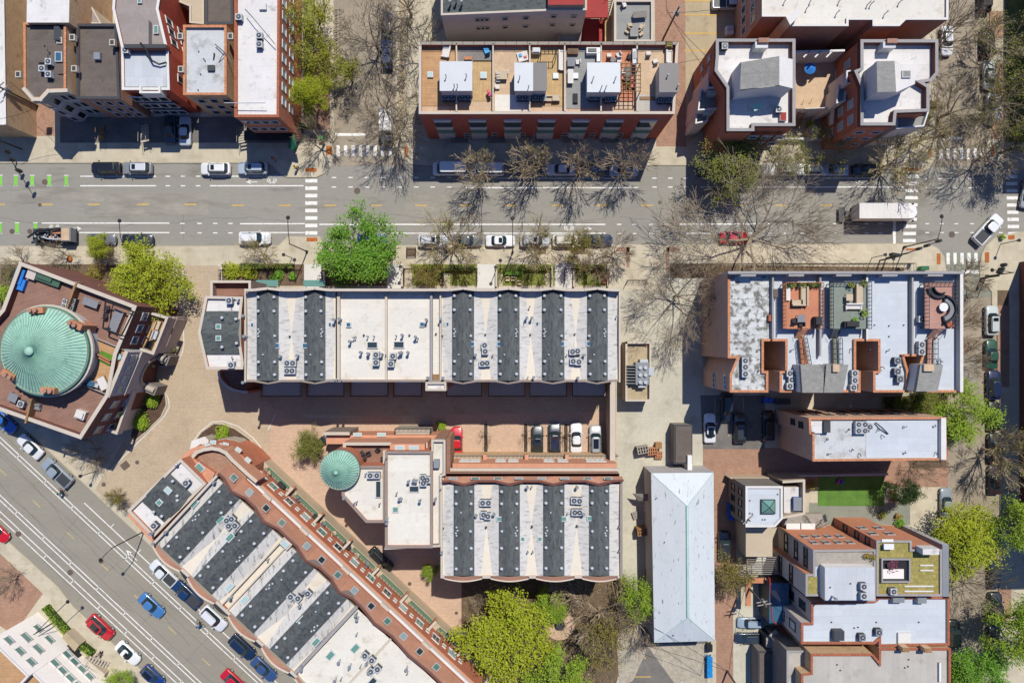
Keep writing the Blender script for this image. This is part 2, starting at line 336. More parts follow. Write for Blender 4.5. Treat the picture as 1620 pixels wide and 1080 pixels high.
# block interior surfaces
Z=.14
court=[(290,420),(350,420),(352,445),(328,470),(328,590),(350,605),(975,590),(975,745),(700,745),(700,930),(740,960),(760,1060),(560,880),(430,730),(330,690),(205,800),(182,778),(160,760),(180,730),(215,690),(262,640),(262,610),(240,590),(270,560),(285,520)]
sheet('courtyard_paving',[(285,420),(352,420),(352,590),(975,590),(975,660),(620,660),(480,655),(420,900),(203,812),(150,775),(200,690)],Z+.002,'paver_tan')
sheet('courtyard_parking',[(430,662),(975,650),(975,760),(760,940),(800,1100),(500,1000),(420,800)],Z+.006,'paver_salmon')
sheet('alley_concrete',[(975,455),(1110,420),(1112,700),(1130,1080),(1130,1900),(975,1900)],Z+.004,'concrete_alley')
sheet('driveway_apron',[(990,388),(1060,388),(1060,460),(982,460)],Z+.008,'concrete')
sheet('brick_alley_north',[(1030,-600),(1083,-600),(1086,232),(1038,232)],Z+.002,'paver_red')
sheet('parking_lot_north',[(1083,-600),(1200,-600),(1200,130),(1085,230)],Z+.004,'lot_sand')
sheet('alley_apron_north',[(1038,232),(1095,232),(1095,260),(1030,260)],Z+.008,'concrete')
sheet('brick_alley_south',[(1112,708),(1500,708),(1500,770),(1165,770),(1165,1900),(1128,1900),(1128,745),(1112,740)],Z+.008,'paver_red')
sheet('parking_court_east',[(1108,625),(1210,625),(1210,710),(1112,710)],Z+.01,'asphalt_dark')
sheet('car_pad_southeast',[(1160,960),(1300,960),(1300,1200),(1160,1200)],Z+.012,'concrete_alley')
sheet('yard_soil',[(1395,628),(1500,622),(1497,740),(1440,740)],Z+.014,'soil')
sheet('garden_path_east',[(1280,795),(1440,795),(1440,830),(1280,830)],Z+.012,'asphalt_green')
sheet('vacant_drive',[(985,985),(1130,1010),(1130,1500),(975,1500)],Z+.012,'asphalt_dark')
sheet('park_soil',[(730,905),(985,905),(1010,960),(975,1080),(985,1500),(640,1500),(730,1000)],Z+.016,'soil')
sheet('front_garden_soil',[(350,418),(620,418),(620,452),(350,452)],Z+.016,'soil')
sheet('front_garden_soil',[(650,418),(960,418),(960,452),(650,452)],Z+.016,'lawn_rough')
sheet('front_garden_soil',[(0,418),(272,418),(272,500),(240,580),(0,500)],Z+.016,'soil')
sheet('yard_soil',[(1060,418),(1430,423),(1430,440),(1060,440)],Z+.016,'soil')
sheet('front_yard_paving',[(95,185),(480,185),(480,226),(95,226)],Z+.004,'asphalt_dark')
sheet('front_yard_paving',[(55,150),(86,150),(86,215),(58,215)],Z+.012,'paver_red')
sheet('pavement_bricks',[(498,80),(522,80),(522,205),(498,205)],Z+.004,'paver_red')
sheet('pavement_bricks',[(1566,18),(1588,18),(1588,60),(1566,60)],Z+.004,'paver_red')
sheet('pavement_bricks',[(1568,100),(1589,100),(1589,220),(1568,220)],Z+.004,'paver_red')
sheet('pavement_bricks',[(1578,483),(1597,483),(1597,612),(1578,612)],Z+.004,'paver_red')
sheet('pavement_bricks',[(1580,930),(1600,930),(1600,980),(1580,980)],Z+.004,'paver_red')
sheet('tree_pit_soil',[(1578,459),(1596,459),(1596,483),(1578,483)],Z+.004,'soil')
sheet('parkway_soil',[(480,0),(498,0),(498,205),(480,205)],Z+.004,'lawn_rough')
sheet('parkway_soil',[(632,0),(646,0),(638,205),(630,205)],Z+.004,'lot_sand')
sheet('parkway_soil',[(1590,-100),(1800,-100),(1800,225),(1590,225)],Z+.006,'lawn_rough')
sheet('corner_plaza',[UV(540,-640),UV(690,-640),UV(700,-720),UV(420,-760)],Z+.004,'paver_red')
for p in (rect(175,703,182,706),): pass
for (x0,y0,x1,y1) in ((516,231,525,245),(640,231,645,249),(483,266,501,272),(485,376,502,382),(1428,265,1456,271),(1468,236,1474,248),(1569,230,1573,248),(1433,393,1452,396),(1482,401,1488,418),(1558,399,1565,415),(1595,372,1605,379)):
    sheet('tactile_paving',rect(x0,y0,x1,y1),Z+.006,'tactile')
for (x0,y0,x1,y1) in ((975,391,996,398),(991,391,996,423),(1054,391,1075,398),(1054,391,1059,430)):
    sheet('pavement_bricks',rect(x0,y0,x1,y1),Z+.01,'paver_red')
# gardens: planted beds
def bed(poly,m='mulch',z=Z+.02,nm='planting_bed'):
    b=MB(); P=PW(poly,z); b.prism(P,0,z+.1,'kerb','kerb'); b.face([(x,y,z+.104) for x,y in inset(P,.22)],m); o=b.build(nm); o['kind']='structure'
bed([(270,495),(281,520),(281,558),(272,576),(255,580),(240,572),(250,540)])
bed([(205,690),(222,606),(232,603),(252,610),(263,622),(265,640),(256,660),(232,684),(212,700)])
bed([(308,696),(318,682),(338,668),(352,669),(372,676),(395,692),(408,706),(412,716),(390,735),(340,715)])
for x in (768.5,831.5,895):
    bed([(x-5,720),(x-5,671),(x-3,667),(x+3,667),(x+5,671),(x+5,720)])
bed([(471,420),(478,415),(478,400),(400,400)],'soil') if False else None
sheet('plaza_ring',arc(885,988,24,0,360,24)[:-1],Z+.03,'paver_salmon')
sheet('plaza_ring',arc(885,988,9,0,360,20)[:-1],Z+.034,'mulch')
sheet('plaza_path',[(880,918),(890,918),(890,970),(878,970)],Z+.026,'paver_red')
sheet('lawn',rect(1294,754,1399,800),Z+.03,'grass')
# road markings
b=MB()
L='line_white'
def ln(x0,y0,x1,y1,wd=2.2,m=L): strip(b,(x0,y0),(x1,y1),wd,m)
for a,c in ((127,247),(332,480)): ln(a,279,c,279,2,L); ln(a,294,c,294,2.2,L)
for x in (262,286,310): 
    for y in (279,294): ln(x,y,x+7,y,2)
for x in range(525,725,26):
    for y in (281,296): ln(x,y,x+7,y,2)
ln(735,297,1010,297,2.2); ln(735,282,1005,282,1.6)
for x in (1032,1057,1082):
    for y in (282,296): ln(x,y,x+7,y,2)
ln(1108,296,1432,296,2.2); ln(1108,282,1385,282,1.6)
ln(66,353,268,353,2.2); ln(120,368,268,368,2)
for x in (285,312,337,361):
    for y in (353.5,368.5): ln(x,y,x+7,y,2)
ln(380,354,482,354,2.2); ln(380,368,482,368,2)
ln(505,355,958,355,2.4); ln(600,369,958,369,2)
for x in (976,1000,1027,1052):
    for y in (355,369.5): ln(x,y,x+7,y,2)
ln(1075,354.5,1190,354.5,2.4); ln(1082,369,1190,369,2)
for x in (1190,1215,1240,1266,1292,1318,1368,1390):
    for y in (354,369): ln(x,y,x+6,y,1.8)
for x in (1464,1487,1510,1535,1580):
    for y in (354,368): ln(x,y,x+6,y,1.8)
for x in (1461,1484,1508,1532,1580):
    for y in (283,297): ln(x,y,x+6,y,1.8)
ln(1415,350,1415,386,5)
ln(1522,430,1551,430,6,L)
for i in range(8): # crosswalk on the main street
    ln(483,286+i*11.8,502,286+i*11.8,6.5)
for i in range(8): ln(535+i*11.7,230,535+i*11.7,247,6)
for i in range(10): ln(1434-i*.6,279+i*11.3,1454-i*.6,279+i*11.3,6)
for i in range(10): ln(1591+i*.4,268+i*11.3,1609+i*.4,268+i*11.3,6)
for i in range(7): ln(1489+i*10.8,235,1489+i*10.8,252,6)
for i in range(5): ln(1500+i*11,400,1500+i*11,418,6)
ln(530,213,578,213,5); ln(1487,219,1521,219,5)
for x in (64,-12,138,216,291,366,440,512,584,656,727,798,871,943,1013,1084,1155,1225,1297,1369): ln(x+1,323.5+(x>300)*1.5,x+20,323.5+(x>300)*1.5,2.2,'line_yellow')
for x in (1,25,51,78,105): 
    ln(x,278,x,294,6.5,'lane_green'); 
    for y in (277.5,294): ln(x-3.5,y,x+3.5,y,1.6)
for x in (0,27,56):
    ln(x,353,x,369,6.5,'lane_green')
    for y in (352.5,369): ln(x-3.5,y,x+3.5,y,1.6)
# arrows and bicycle symbols
def arrow(x,y,d,s=1):
    strip(b,(x,y),(x+d*12*s,y),1.4,L); a=W(x+d*18*s,y,.012);p=W(x+d*10*s,y-3.2,.012);q=W(x+d*10*s,y+3.2,.012)
    b.face([a,q,p] if area([a,q,p])>0 else [a,p,q],L)
def wheelring(x,y,r=2.8):
    o=arc(x,y,r,0,360,12)[:-1]; i=arc(x,y,r-1.1,0,360,12)[:-1]
    for k in range(12):
        j=(k+1)%12; f=[W(*o[k],.012),W(*o[j],.012),W(*i[j],.012),W(*i[k],.012)]
        b.face(f if area(f)>0 else f[::-1],L)
def bike(x,y):
    wheelring(x-5,y-1.5);wheelring(x+5,y-1.5); strip(b,(x-5,y-1.5),(x,y+2.5),1.2,L); strip(b,(x+5,y-1.5),(x,y+2.5),1.2,L); strip(b,(x-4,y+2.5),(x+5,y+2.5),1.2,L)
arrow(407,288,-1); bike(430,287); arrow(113,361.5,1,.9); bike(86,360); bike(900,362); arrow(922,362,1,.8); arrow(1368,289,-1,.8)
# slanted street lines
def dl(u0,u1,c,wd=2.0,m=L): strip(b,UV(u0,c),UV(u1,c),wd,m)
dl(450,1200,-511.5,1.7); dl(450,1200,-505.5,1.7); dl(640,1200,-490.5,1.8)
for cc in(-572.5,-578.6,-591.5,-599.2): dl(300,1200,cc,1.7)
for i in range(0,16):
    u=455+i*58.5; strip(b,UV(u,-512),UV(u,-505),1.6,L); strip(b,UV(u,-579),UV(u,-572),1.6,L); strip(b,UV(u+22,-599),UV(u+22,-591),1.6,L)
    if u>640: strip(b,UV(u+8,-490),UV(u+8,-483),1.4,L)
for i in range(12):
    u=430+i*73.5; dl(u,u+17,-543,2,'line_yellow_worn')
dl(470,1200,-527,.7,'asphalt_dark'); dl(300,1200,-561,.7,'asphalt_dark')
for u in (745,): 
    strip(b,UV(u,-500),UV(u+18,-500),1.5,L); a=[W(*UV(u-6,-500),.012),W(*UV(u+3,-496),.012),W(*UV(u+3,-504),.012)]; b.face(a if area(a)>0 else a[::-1],L)
o=b.build('road_marking'); o['kind']='structure'
b=MB()
def ln2(x0,y0,x1,y1,m='line_yellow'): strip(b,(x0,y0),(x1,y1),2,m,Z+.02)
for y in (2,24,53,80): ln2(1083,y,1142,y)
for (p,q) in (((990,998),(1005,983)),((988,1004),(1022,1042)),((995,1041),(1008,1041)),((998,1070),(1030,1070))): strip(b,p,q,1.6,'line_yellow',Z+.03)
for x in (1131,1153,1176): strip(b,(x,628),(x,690),1.2,'line_yellow_worn',Z+.03)
o=b.build('parking_marking'); o['kind']='structure'
# manhole covers
for (x,y,r) in ((63,324,3),(71,288,4.5),(565,302,5),(563,330,3.2),(1044,320,3),(19,366,4),(47,366,4),(29,844,4.6),(111,905,4.6),(160,887,4),(148,753,0),(217,731,3.2),(164,766,3.4),(648,908+15,3),(722,969,2.6),(1506,371,5)):
    if r<=0: continue
    bb=MB(); zz=.015 if y<390 or x<170 and y>800 or x>1500 else .16
    c=W(x,y,zz); bb.cyl((c.x,c.y,zz-.005),r/S,.012,'iron',20); o=bb.build('manhole_cover'); 
    tag(o,'round iron manhole cover set in the paving','manhole cover','manhole covers'); MAN=o
bb=MB(); c=W(198,736,.15); bb.box((c.x,c.y,.148),(1.3,1.1,.02),'iron',math.radians(38)); tag(bb.build('drain_grate'),'square iron grate in the tan courtyard drive near the slanted street','drain grate')

b=MB()
for pl in ([(289,420),(290,500),(291,545),(288,560),(280,572),(268,579),(255,580)],[(233,603),(245,606),(258,615),(266,629),(268,643),(261,657),(172,746)],[(306,697),(316,683),(336,667),(353,666),(377,674),(399,691),(412,706),(414,717)],[(345,420),(350,420),(350,445)],[(435,655),(431,666),(424,680)]):
    for p_,q_ in zip(pl,pl[1:]): strip(b,p_,q_,1.6,'coping_white',Z+.03)
o=b.build('kerb_edging'); o['kind']='structure'

rr=random.Random(3); b=MB(); b2=MB()
def crack(x,y,ang,L,m='asphalt_dark',wd=.7,bb=None):
    px_,py_=x,y; a=ang
    while L>0:
        st=rr.uniform(4,9); a+=rr.uniform(-.35,.35); a+= (ang-a)*.4; nx,ny=px_+st*math.cos(a),py_+st*math.sin(a); strip(bb or b,(px_,py_),(nx,ny),wd*rr.uniform(.6,1.2),m,.009); px_,py_=nx,ny; L-=st
for (x,y,a,L) in((0,345,0,330),(330,344,0,160),(530,344,0,420),(980,343,0,330),(0,302,0,120),(150,270,0,60),(290,340,1.5,40),(655,262,1.6,60),(1040,262,1.5,120),(905,300,1.6,60),(1330,262,1.5,50)): crack(x,y,a,L)
for (u,v,L) in((420,-528,500),(300,-561,520),(430,-500,90),(620,-600,120),(820,-520,60)): 
    x,y=UV(u,v); crack(x,y,math.radians(43),L,wd=.9)
for u in(470,560,650,745,840,930,1010): x,y=UV(u,-478); crack(x,y,math.radians(133),130,wd=.6)
for (x,y) in((1520,620),(1540,700),(1515,760),(1530,880),(1540,60),(600,40),(570,150)): crack(x,y,1.5+rr.uniform(-.2,.2),60,wd=.7)
o=b.build('road_crack'); o['kind']='structure'
for (q,m) in ((rect(172,306,330,341),'asphalt_light'),(rect(30,300,165,320),'asphalt_light'),(rect(700,371,780,386),'asphalt_light'),(rect(1095,300,1180,318),'asphalt_light'),(rect(640,308,720,340),'asphalt_light'),(rect(1480,560,1548,618),'asphalt_light'),(rect(1500,640,1540,700),'asphalt_patch'),(rect(545,60,590,140),'asphalt_patch'),(rect(1500,100,1545,170),'asphalt_patch')):
    sheet('road_patch',q,.0065,m)

sheet('gravel_patch',[(1022,1018),(1118,1018),(1118,1080),(1085,1105)],Z+.03,'gravel'); sheet('gravel_patch',[(985,945),(1003,960),(1012,985),(1022,1030),(1002,1075),(980,1090),(975,1000)],Z+.034,'gravel'); sheet('concrete_strip',[(1119,1012),(1133,1012),(1133,1500),(1119,1500)],Z+.036,'concrete')
# ---------------------------------------------------------------- building kit
def building(name,label,poly,z,roofm,wallm,cop='coping',pt=.3,ph=.5,cat='building',wall_top=None,inner=None):
    P=ccw(PW(poly,z)); cx=sum(p[0] for p in P)/len(P); cy=sum(p[1] for p in P)/len(P)
    r=root(name,label,cat,(cx,cy,0)); r['z']=z-ph
    b=MB(); b.prism(P,0,z-ph,wallm); b.build('wall',r)
    if ph>0:
        b=MB(); I=inset(P,pt); b.ring(P,I,z-ph,z-.07,inner or wallm); b.ring(inset(P,-.05),inset(P,pt+.03),z-.07,z,cop); b.build('parapet',r)
    b=MB(); b.face([(x,y,z-ph) for x,y in (inset(P,pt) if ph>0 else P)],roofm); b.build('roof',r)
    return r
def block(r,name,poly,z0,z1,side,top=None,lbl=None,zr=None):
    b=MB(); b.prism(PW(poly,zr if zr is not None else z1),z0,z1,side,top or side); o=b.build(name,r)
    if lbl:o['label']=lbl
    return o
def wallpar(r,pts,z0,z1,t,m,cop=None,name='parapet_wall',closed=False):
    """low wall along a px polyline (positions read at z1)"""
    b=MB(); P=[W(x,y,z1) for x,y in pts]
    if closed:P.append(P[0])
    for i_,(a,c) in enumerate(zip(P,P[1:])):
        d=c-a; ln_=d.length; mid=(a+c)/2; b.box((mid.x,mid.y,z0),(ln_+t*.98,t+.004*(i_%3),z1-z0+.004*(i_%3)),m,math.atan2(d.y,d.x),cop or m)
    return b.build(name,r)
WCACHE={}
def winproto(w,h,fm,gm,bars):
    k=(w,h,fm,gm,bars)
    if k in WCACHE: return WCACHE[k]
    t=.09; b=MB()
    for x in (-w/2+t/2,w/2-t/2): b.box((x,.03,-h/2),(t,.12,h),fm)
    for z in (-h/2-.06,h/2-t): b.box((0,.04,z),(w+.1,.16,t+.03),fm)
    for i in range(1,bars): b.box((-w/2+w*i/bars,.035,-h/2),(.06,.09,h),fm)
    me1=MB.build(b,'window'); me=me1.data; D.objects.remove(me1)
    b=MB(); b.box((0,.01,-h/2+.02),(w-.02,.05,h-.06),gm); o=b.build('pane'); mp=o.data; D.objects.remove(o)
    WCACHE[k]=(me,mp); return WCACHE[k]
def place_win(r,p,ang,w,h,fm='frame_white',gm='glass',bars=1,pitch=0):
    me,mp=winproto(w,h,fm,gm,bars); o=D.objects.new('window',me); COL.objects.link(o); o.parent=r; o.location=Vector(p)-wloc(r); o.rotation_euler=(pitch,0,ang)
    c=D.objects.new('pane',mp); COL.objects.link(c); c.parent=o; return o
def facade(r,A,B,z,rows,cols,w=1.1,h=1.5,fm='frame_white',gm='glass',bars=1,off=0,m0=.08,m1=.08):
    """windows on the wall under roof edge A-B (px at height z); rows = sill-centre heights"""
    a=W(*A,z);c=W(*B,z); d=(c-a); d.z=0; L=d.length; d.normalize(); n=Vector((d.y,-d.x,0)); ctr=wloc(r)
    if ((a+c)/2-ctr).dot(n)<0: n=-n
    if isinstance(cols,int): cols=[m0+(1-m0-m1)*(i+.5)/cols for i in range(cols)]
    yax=n; ang=math.atan2(-yax.x,yax.y)
    for zz in rows:
        for u in cols:
            p=a+d*L*u+n*(off+.01); place_win(r,(p.x,p.y,zz),ang,w,h,fm,gm,bars)
def skylight(r,px,py,z,w,l,rot=0,gm='glass_blue',fm='frame_white',h=.25):
    p=W(px,py,z); t=.1; b=MB(); ca=math.radians(rot)
    b.box((p.x,p.y,z),(w,l,h),fm,ca); o=b.build('skylight',r); b=MB(); b.box((p.x,p.y,z+h),(w-2*t,l-2*t,.02),gm,ca); b.build('pane',o); return o
def stairs(r,px0,px1,z0,z1,w,m,name='staircase',n=None):
    a=W(*px0,z0);c=W(*px1,z1); n=n or max(3,int(abs(z1-z0)/.2)); d=(c-a); ang=math.atan2(d.y,d.x); b=MB(); L=Vector((d.x,d.y,0)).length/n
    for i in range(n):
        p=a+d*((i+.5)/n); b.box((p.x,p.y,p.z-.12),(L*.62,w,.1),m,ang)
    nn=Vector((-math.sin(ang),math.cos(ang),0))*(w/2)
    for s in (-1,1): b.tube([a+nn*s,c+nn*s],.07,m,4); b.tube([a+nn*s+Vector((0,0,.9)),c+nn*s+Vector((0,0,.9))],.035,m,4)
    return b.build(name,r)
def railing(r,pts,z,m='metal_black',h=1.0,step=.6,name='railing',zr=None,t=.035):
    b=MB(); P=[W(x,y,(zr if zr is not None else z)) for x,y in pts]
    for a,c in zip(P,P[1:]):
        a=Vector((a.x,a.y,z));c=Vector((c.x,c.y,z)); up=Vector((0,0,h)); b.tube([a+up,c+up],t,m,4); b.tube([a+up*.5,c+up*.5],t*.6,m,4); b.tube([a+up*.15,c+up*.15],t*.6,m,4)
        n=max(1,int((c-a).length/step))
        for i in range(n+1): q=a+(c-a)*i/n; b.tube([q,q+up],t*.8,m,4)
    return b.build(name,r)
# roof vent parts
def vproto(kind):
    b=MB()
    if kind=='mush': b.cyl((0,0,0),.1,.3,'metal_light',8); b.ball((0,0,.42),.24,'metal_light',10,6,.8)
    elif kind=='small': b.cyl((0,0,0),.07,.25,'metal_light',8); b.ball((0,0,.28),.14,'metal_light',8,5,.7)
    elif kind=='pipe': b.cyl((0,0,0),.06,.9,'metal_mid',8); b.cyl((0,0,.9),.12,.12,'metal_mid',8)
    elif kind=='flue': b.cyl((0,0,0),.13,1.1,'metal_light',10); b.cyl((0,0,1.1),.22,.2,'metal_mid',10)
    elif kind=='goose': b.tube([(0,0,0),(0,0,.5),(.12,0,.62),(.28,0,.55),(.3,0,.42)],.06,'metal_dark',6)
    elif kind=='stub': b.cyl((0,0,0),.08,.22,'metal_dark',8)
    o=b.build('roof_vent',smooth=kind in('mush','small')); me=o.data; D.objects.remove(o); return me
VM={k:vproto(k) for k in('mush','small','pipe','flue','goose','stub')}
def vent(r,px,py,z,kind='mush',rot=None,sc=1):
    p=W(px,py,z)-wloc(r); o=D.objects.new('roof_vent' if kind in('mush','small') else 'vent_pipe',VM[kind]); COL.objects.link(o); o.parent=r; o.location=p
    o.rotation_euler=(0,0,R.uniform(0,6.28) if rot is None else rot); o.scale=(sc,sc,sc); return o
# condensers: things of their own
ACP={}
def acproto(kind):
    if kind in ACP: return ACP[kind]
    body={'grey':'metal_mid','dark':'metal_dark','light':'metal_light'}[kind]
    e=root('condenser_unit','','condenser',(0,0,0)); b=MB()
    b.box((0,0,.08),(.86,.86,.72),body); 
    for x in(-.3,.3): b.box((x,0,0),(.1,.8,.08),'metal_dark')
    b.box((0,0,.8),(.9,.9,.05),'metal_light' if kind!='dark' else 'metal_mid')
    for i in range(6): b.box((0,.44,.15+i*.1),(.76,.02,.04),'metal_dark'); b.box((0,-.44,.15+i*.1),(.76,.02,.04),'metal_dark')
    b.build('casing',e)
    f=MB(); f.cyl((0,0,.85),.34,.03,'metal_black',16); 
    for i in range(6): a=math.pi*i/6; f.box((0,0,.885),(.68,.025,.012),'metal_mid',a)
    f.cyl((0,0,.88),.1,.04,'metal_light',10); f.build('fan_grille',e)
    ACP[kind]=e; ACP[kind+'u']=False; return e
ACLIST=[]
def ac(px,py,z,label,kind='grey',rot=0,group='condenser units on the roofs',sc=1):
    e=acproto(kind)
    if ACP[kind+'u']: e=copy_tree(e)
    ACP[kind+'u']=True
    e.location=W(px,py,z); e.rotation_euler=(0,0,math.radians(rot)); e.scale=(sc,)*3; tag(e,label,'condenser',group); return e
ORD=['first','second','third','fourth','fifth','sixth','seventh','eighth','ninth','tenth','eleventh','twelfth']
def acs(pts,z,where,kind='grey',rot=0,sc=1,order='from the left'):
    for i,p in enumerate(pts):
        nm='only' if len(pts)==1 else ORD[i]
        ac(p[0],p[1],z,(f'{nm} condenser {order} {where}' if len(pts)>1 else f'single condenser {where}'),kind,rot,sc=sc)
def prismroof(r,fr,a0,a1,b0,b1,z0,z1,m,zs,name='roof_slope',wm='coping_taupe'):
    """sloping roof strip between a0 (height z0) and a1 (height z1), b0..b1, gable ends down to zs"""
    b=MB(); A=W(*fr(a0,b0),z0);B=W(*fr(a1,b0),z1);C=W(*fr(a1,b1),z1);Dd=W(*fr(a0,b1),z0)
    # keep plan straight: use world x/y of mean height
    f=[A,B,C,Dd]
    f=f if area(f)>0 else f[::-1]; b.face(f,m)
    for p,q in((A,B),(Dd,C)):
        b.face([Vector((p.x,p.y,zs)),Vector((q.x,q.y,zs)),q,p],wm)
    return b.build(name,r)
def crickets(r,fr,a0,a1,b0,b1,ze,zv,wd,bm,mg,mc,wm='coping_taupe',zs=12.5):
    """valley between two shingled strips: two grey slopes and two cream triangular crickets meeting at the drain (bm)"""
    ac_=(a0+a1)/2; b=MB(); c=MB()
    def w_(a,bb,z): return W(*fr(a,bb),z)
    zc=zv+.32
    dr=w_(ac_,bm,zv)
    for s,ae in((-1,a0),(1,a1)):
        f=[w_(ae,b0,ze),w_(ac_+s*wd,b0,zc),dr,w_(ac_+s*wd,b1,zc),w_(ae,b1,ze)]
        # split as triangles fan from edge points to stay planar
        e0,k0,dd,k1,e1=f
        em=w_(ae,bm,ze)
        for t in((e0,k0,dd),(e0,dd,em),(em,dd,e1),(dd,k1,e1)):
            t=list(t) if area(t)>0 else list(t)[::-1]; b.face(t,mg)
        for bb in(b0,b1):
            p=w_(ae,bb,ze);q=w_(ac_+s*wd,bb,zc); b.face([Vector((p.x,p.y,zs)),Vector((q.x,q.y,zs)),q,p],wm)
    for bb in(b0,b1):
        t=[w_(ac_-wd,bb,zc),w_(ac_+wd,bb,zc),dr]; t=t if area(t)>0 else t[::-1]; c.face(t,mc)
        p,q=w_(ac_-wd,bb,zc),w_(ac_+wd,bb,zc); c.face([Vector((p.x,p.y,zs)),Vector((q.x,q.y,zs)),q,p],wm)
    b.build('valley_slope',r); c.build('valley_cricket',r)
ID=lambda a,b:(a,b)
# ================================================================ long townhouse row (north of the courtyard)
ZR,ZE,ZV=14.1,13.5,12.95
def poly_root(name,label,poly,z,cat='building'):
    P=ccw(PW(poly,z)); cx=sum(p[0] for p in P)/len(P); cy=sum(p[1] for p in P)/len(P); return root(name,label,cat,(cx,cy,0))
T1=poly_root('townhouse_row','long white and dark shingled townhouse row north of the courtyard','_' and rect(388,457,980,604),13.3,'townhouse row')
b=MB(); b.prism(PW(rect(388,458,980,603),12.7),0,12.7,'brick_brown'); b.build('wall',T1)
b=MB(); 
S1=[(406,441),(481,515),(715,750),(787,822),(857,893),(928.5,961.5)]
y0,y1=461,602
for a,c in S1:
    m=(a+c)/2
    for q0,q1,z0,z1 in((a,m,ZE,ZR),(m,c,ZR,ZE)): prismroof(T1,ID,q0,q1,y0,y1,z0,z1,'shingle',12.5,'shingle_slope')
# valleys
for a,c,bm in((441,481,531),(750,787,530),(822,857,530),(893,928.5,529)): crickets(T1,ID,a,c,y0,y1,ZE,ZV,8.5,bm,'membrane_grey','roof_cream_valley')
for e,i in((388.5,406),(531,515),(697.5,715),(979,961.5)):
    # half valleys against the party walls
    b=MB(); E=[(i,y0,ZE),(e,y0,ZV+.3),(e,(y0+y1)/2,ZV),(e,y1,ZV+.3),(i,y1,ZE)]; P=[W(*p) for p in E]; mid=W(i,(y0+y1)/2,ZE)
    wd=e+(4.5 if i>e else -4.5); K0=W(wd,y0,ZV+.33);K1=W(wd,y1,ZV+.33)
    for t in((P[0],K0,P[2]),(P[0],P[2],mid),(mid,P[2],P[4]),(P[2],K1,P[4])): b.face(t if area(t)>0 else t[::-1],'membrane_grey')
    for t in((P[1],P[2],K0),(P[3],P[2],K1)): b.face(t if area(t)>0 else t[::-1],'roof_cream_valley')
    for p,q in((P[0],P[1]),(P[4],P[3])): b.face([Vector((p.x,p.y,12.5)),Vector((q.x,q.y,12.5)),q,p],'coping_taupe')
    b.build('valley_slope',T1)
for x0,x1 in((537.5,609),(612.5,680.5),(684,695.5)):
    b=MB(); P=[W(x,y,13.0) for x,y in rect(x0,y0,x1,y1)]; b.face(P if area(P)>0 else P[::-1],'roof_cream'); 
    b.build('flat_roof',T1)
# drain saddles on flat roofs
for x0,x1,z1,m,nm in((533,537.5,13.55,'coping','party_wall'),(609,612.5,13.5,'coping','party_wall'),(680.5,684,13.75,'coping_grey','party_wall'),(695.5,698,13.75,'coping','party_wall')):
    b=MB(); b.prism(PW(rect(x0,459.5,x1,603),z1),12.6,z1,m,m); b.build(nm,T1)
b=MB(); b.prism(PW(rect(386.5,456.5,389,604.5),13.7),12.6,13.7,'coping','coping'); b.prism(PW(rect(979,456.5,981.5,604.5),13.7),12.6,13.7,'coping_taupe','coping'); b.build('side_parapet',T1)
# front parapet: slightly bowed over each shingled bay
def bow(pts,z0,z1,t,m,cop,name,r):
    P=[W(x,y,z1) for x,y in pts]; b=MB()
    for p,q in zip(P,P[1:]):
        d=(q-p).normalized(); n=Vector((-d.y,d.x,0))*t
        f=[p,q,q-n,p-n]; 
        if area(f)<0: f=f[::-1]
        b.face([Vector((v.x,v.y,z1)) for v in f],cop)
        for u,v in((p,q),(p-n,q-n)): b.face([Vector((u.x,u.y,z0)),Vector((v.x,v.y,z0)),Vector((v.x,v.y,z1)),Vector((u.x,u.y,z1))],m)
    for u in (P[0],P[-1]): 
        d=(P[1]-P[0]).normalized() if u is P[0] else (P[-1]-P[-2]).normalized(); n=Vector((-d.y,d.x,0))*t; v=u-n
        b.face([Vector((u.x,u.y,z0)),Vector((v.x,v.y,z0)),Vector((v.x,v.y,z1)),Vector((u.x,u.y,z1))],m)
    return b.build(name,r)
fp=[(386.5,457)]
for a,c in S1: fp+=[(a-4,456.5),((a+c)/2,454),(c+4,456.5)]
fp+=[(981.5,457)]
bow(fp,12.6,14.75,.35,'brick_brown','coping','front_parapet',T1)
rp=[(386.5,604)]
for a,c in S1: rp+=[(a-4,604),((a+c)/2,607.5),(c+4,604)]
rp+=[(981.5,603)]
bow(rp,12.4,13.55,-.3,'brick_brown','coping_taupe','rear_parapet',T1)
b=MB(); b.prism(PW([(x,y) for x,y in rp]+[(981.5,598),(386.5,598)],12.3),0,12.35,'brick_dark','coping_taupe'); b.build('rear_bay',T1)
# tower bump between the halves
b=MB(); I=PW(rect(673,604,706,618),13.9); b.prism(I,0,13.5,'brick_brown','roof_white'); b.ring(ccw(I),inset(I,.28),13.5,13.9,'coping'); b.build('stair_tower',T1)
b=MB(); b.prism(PW(rect(685,592,696,604),13.4),12.8,13.4,'timber','timber'); b.build('roof_hatch',T1)
for k,(a,c) in enumerate(S1):
    dy=0 if k<2 else -1
    for yy in (470.5,492.5): 
        for xx in (a+4,c-6): vent(T1,xx,yy+dy*2,13.55)
    for yy in (572.5,592.5):
        for xx in (a+4.5,c-5): vent(T1,xx,yy+dy,13.55)
    vent(T1,a+11,561,13.75,'small'); 
    if k in(0,2,4): cl,sg=(a+4),(c-5)
    else: cl,sg=(c-5.5),(a+3)
    for i,(dx,dyy) in enumerate(((0,-7),(1.5,-3),(-.5,0),(0,4))): vent(T1,cl+dx,528+dyy,13.55,'small',sc=1.15)
    vent(T1,sg,531.5,13.5,'mush',sc=.9)
    for i in range(5): vent(T1,(c-6 if k%2==0 else a+4)+0,556+i*2.2,13.5,'stub',sc=.5)
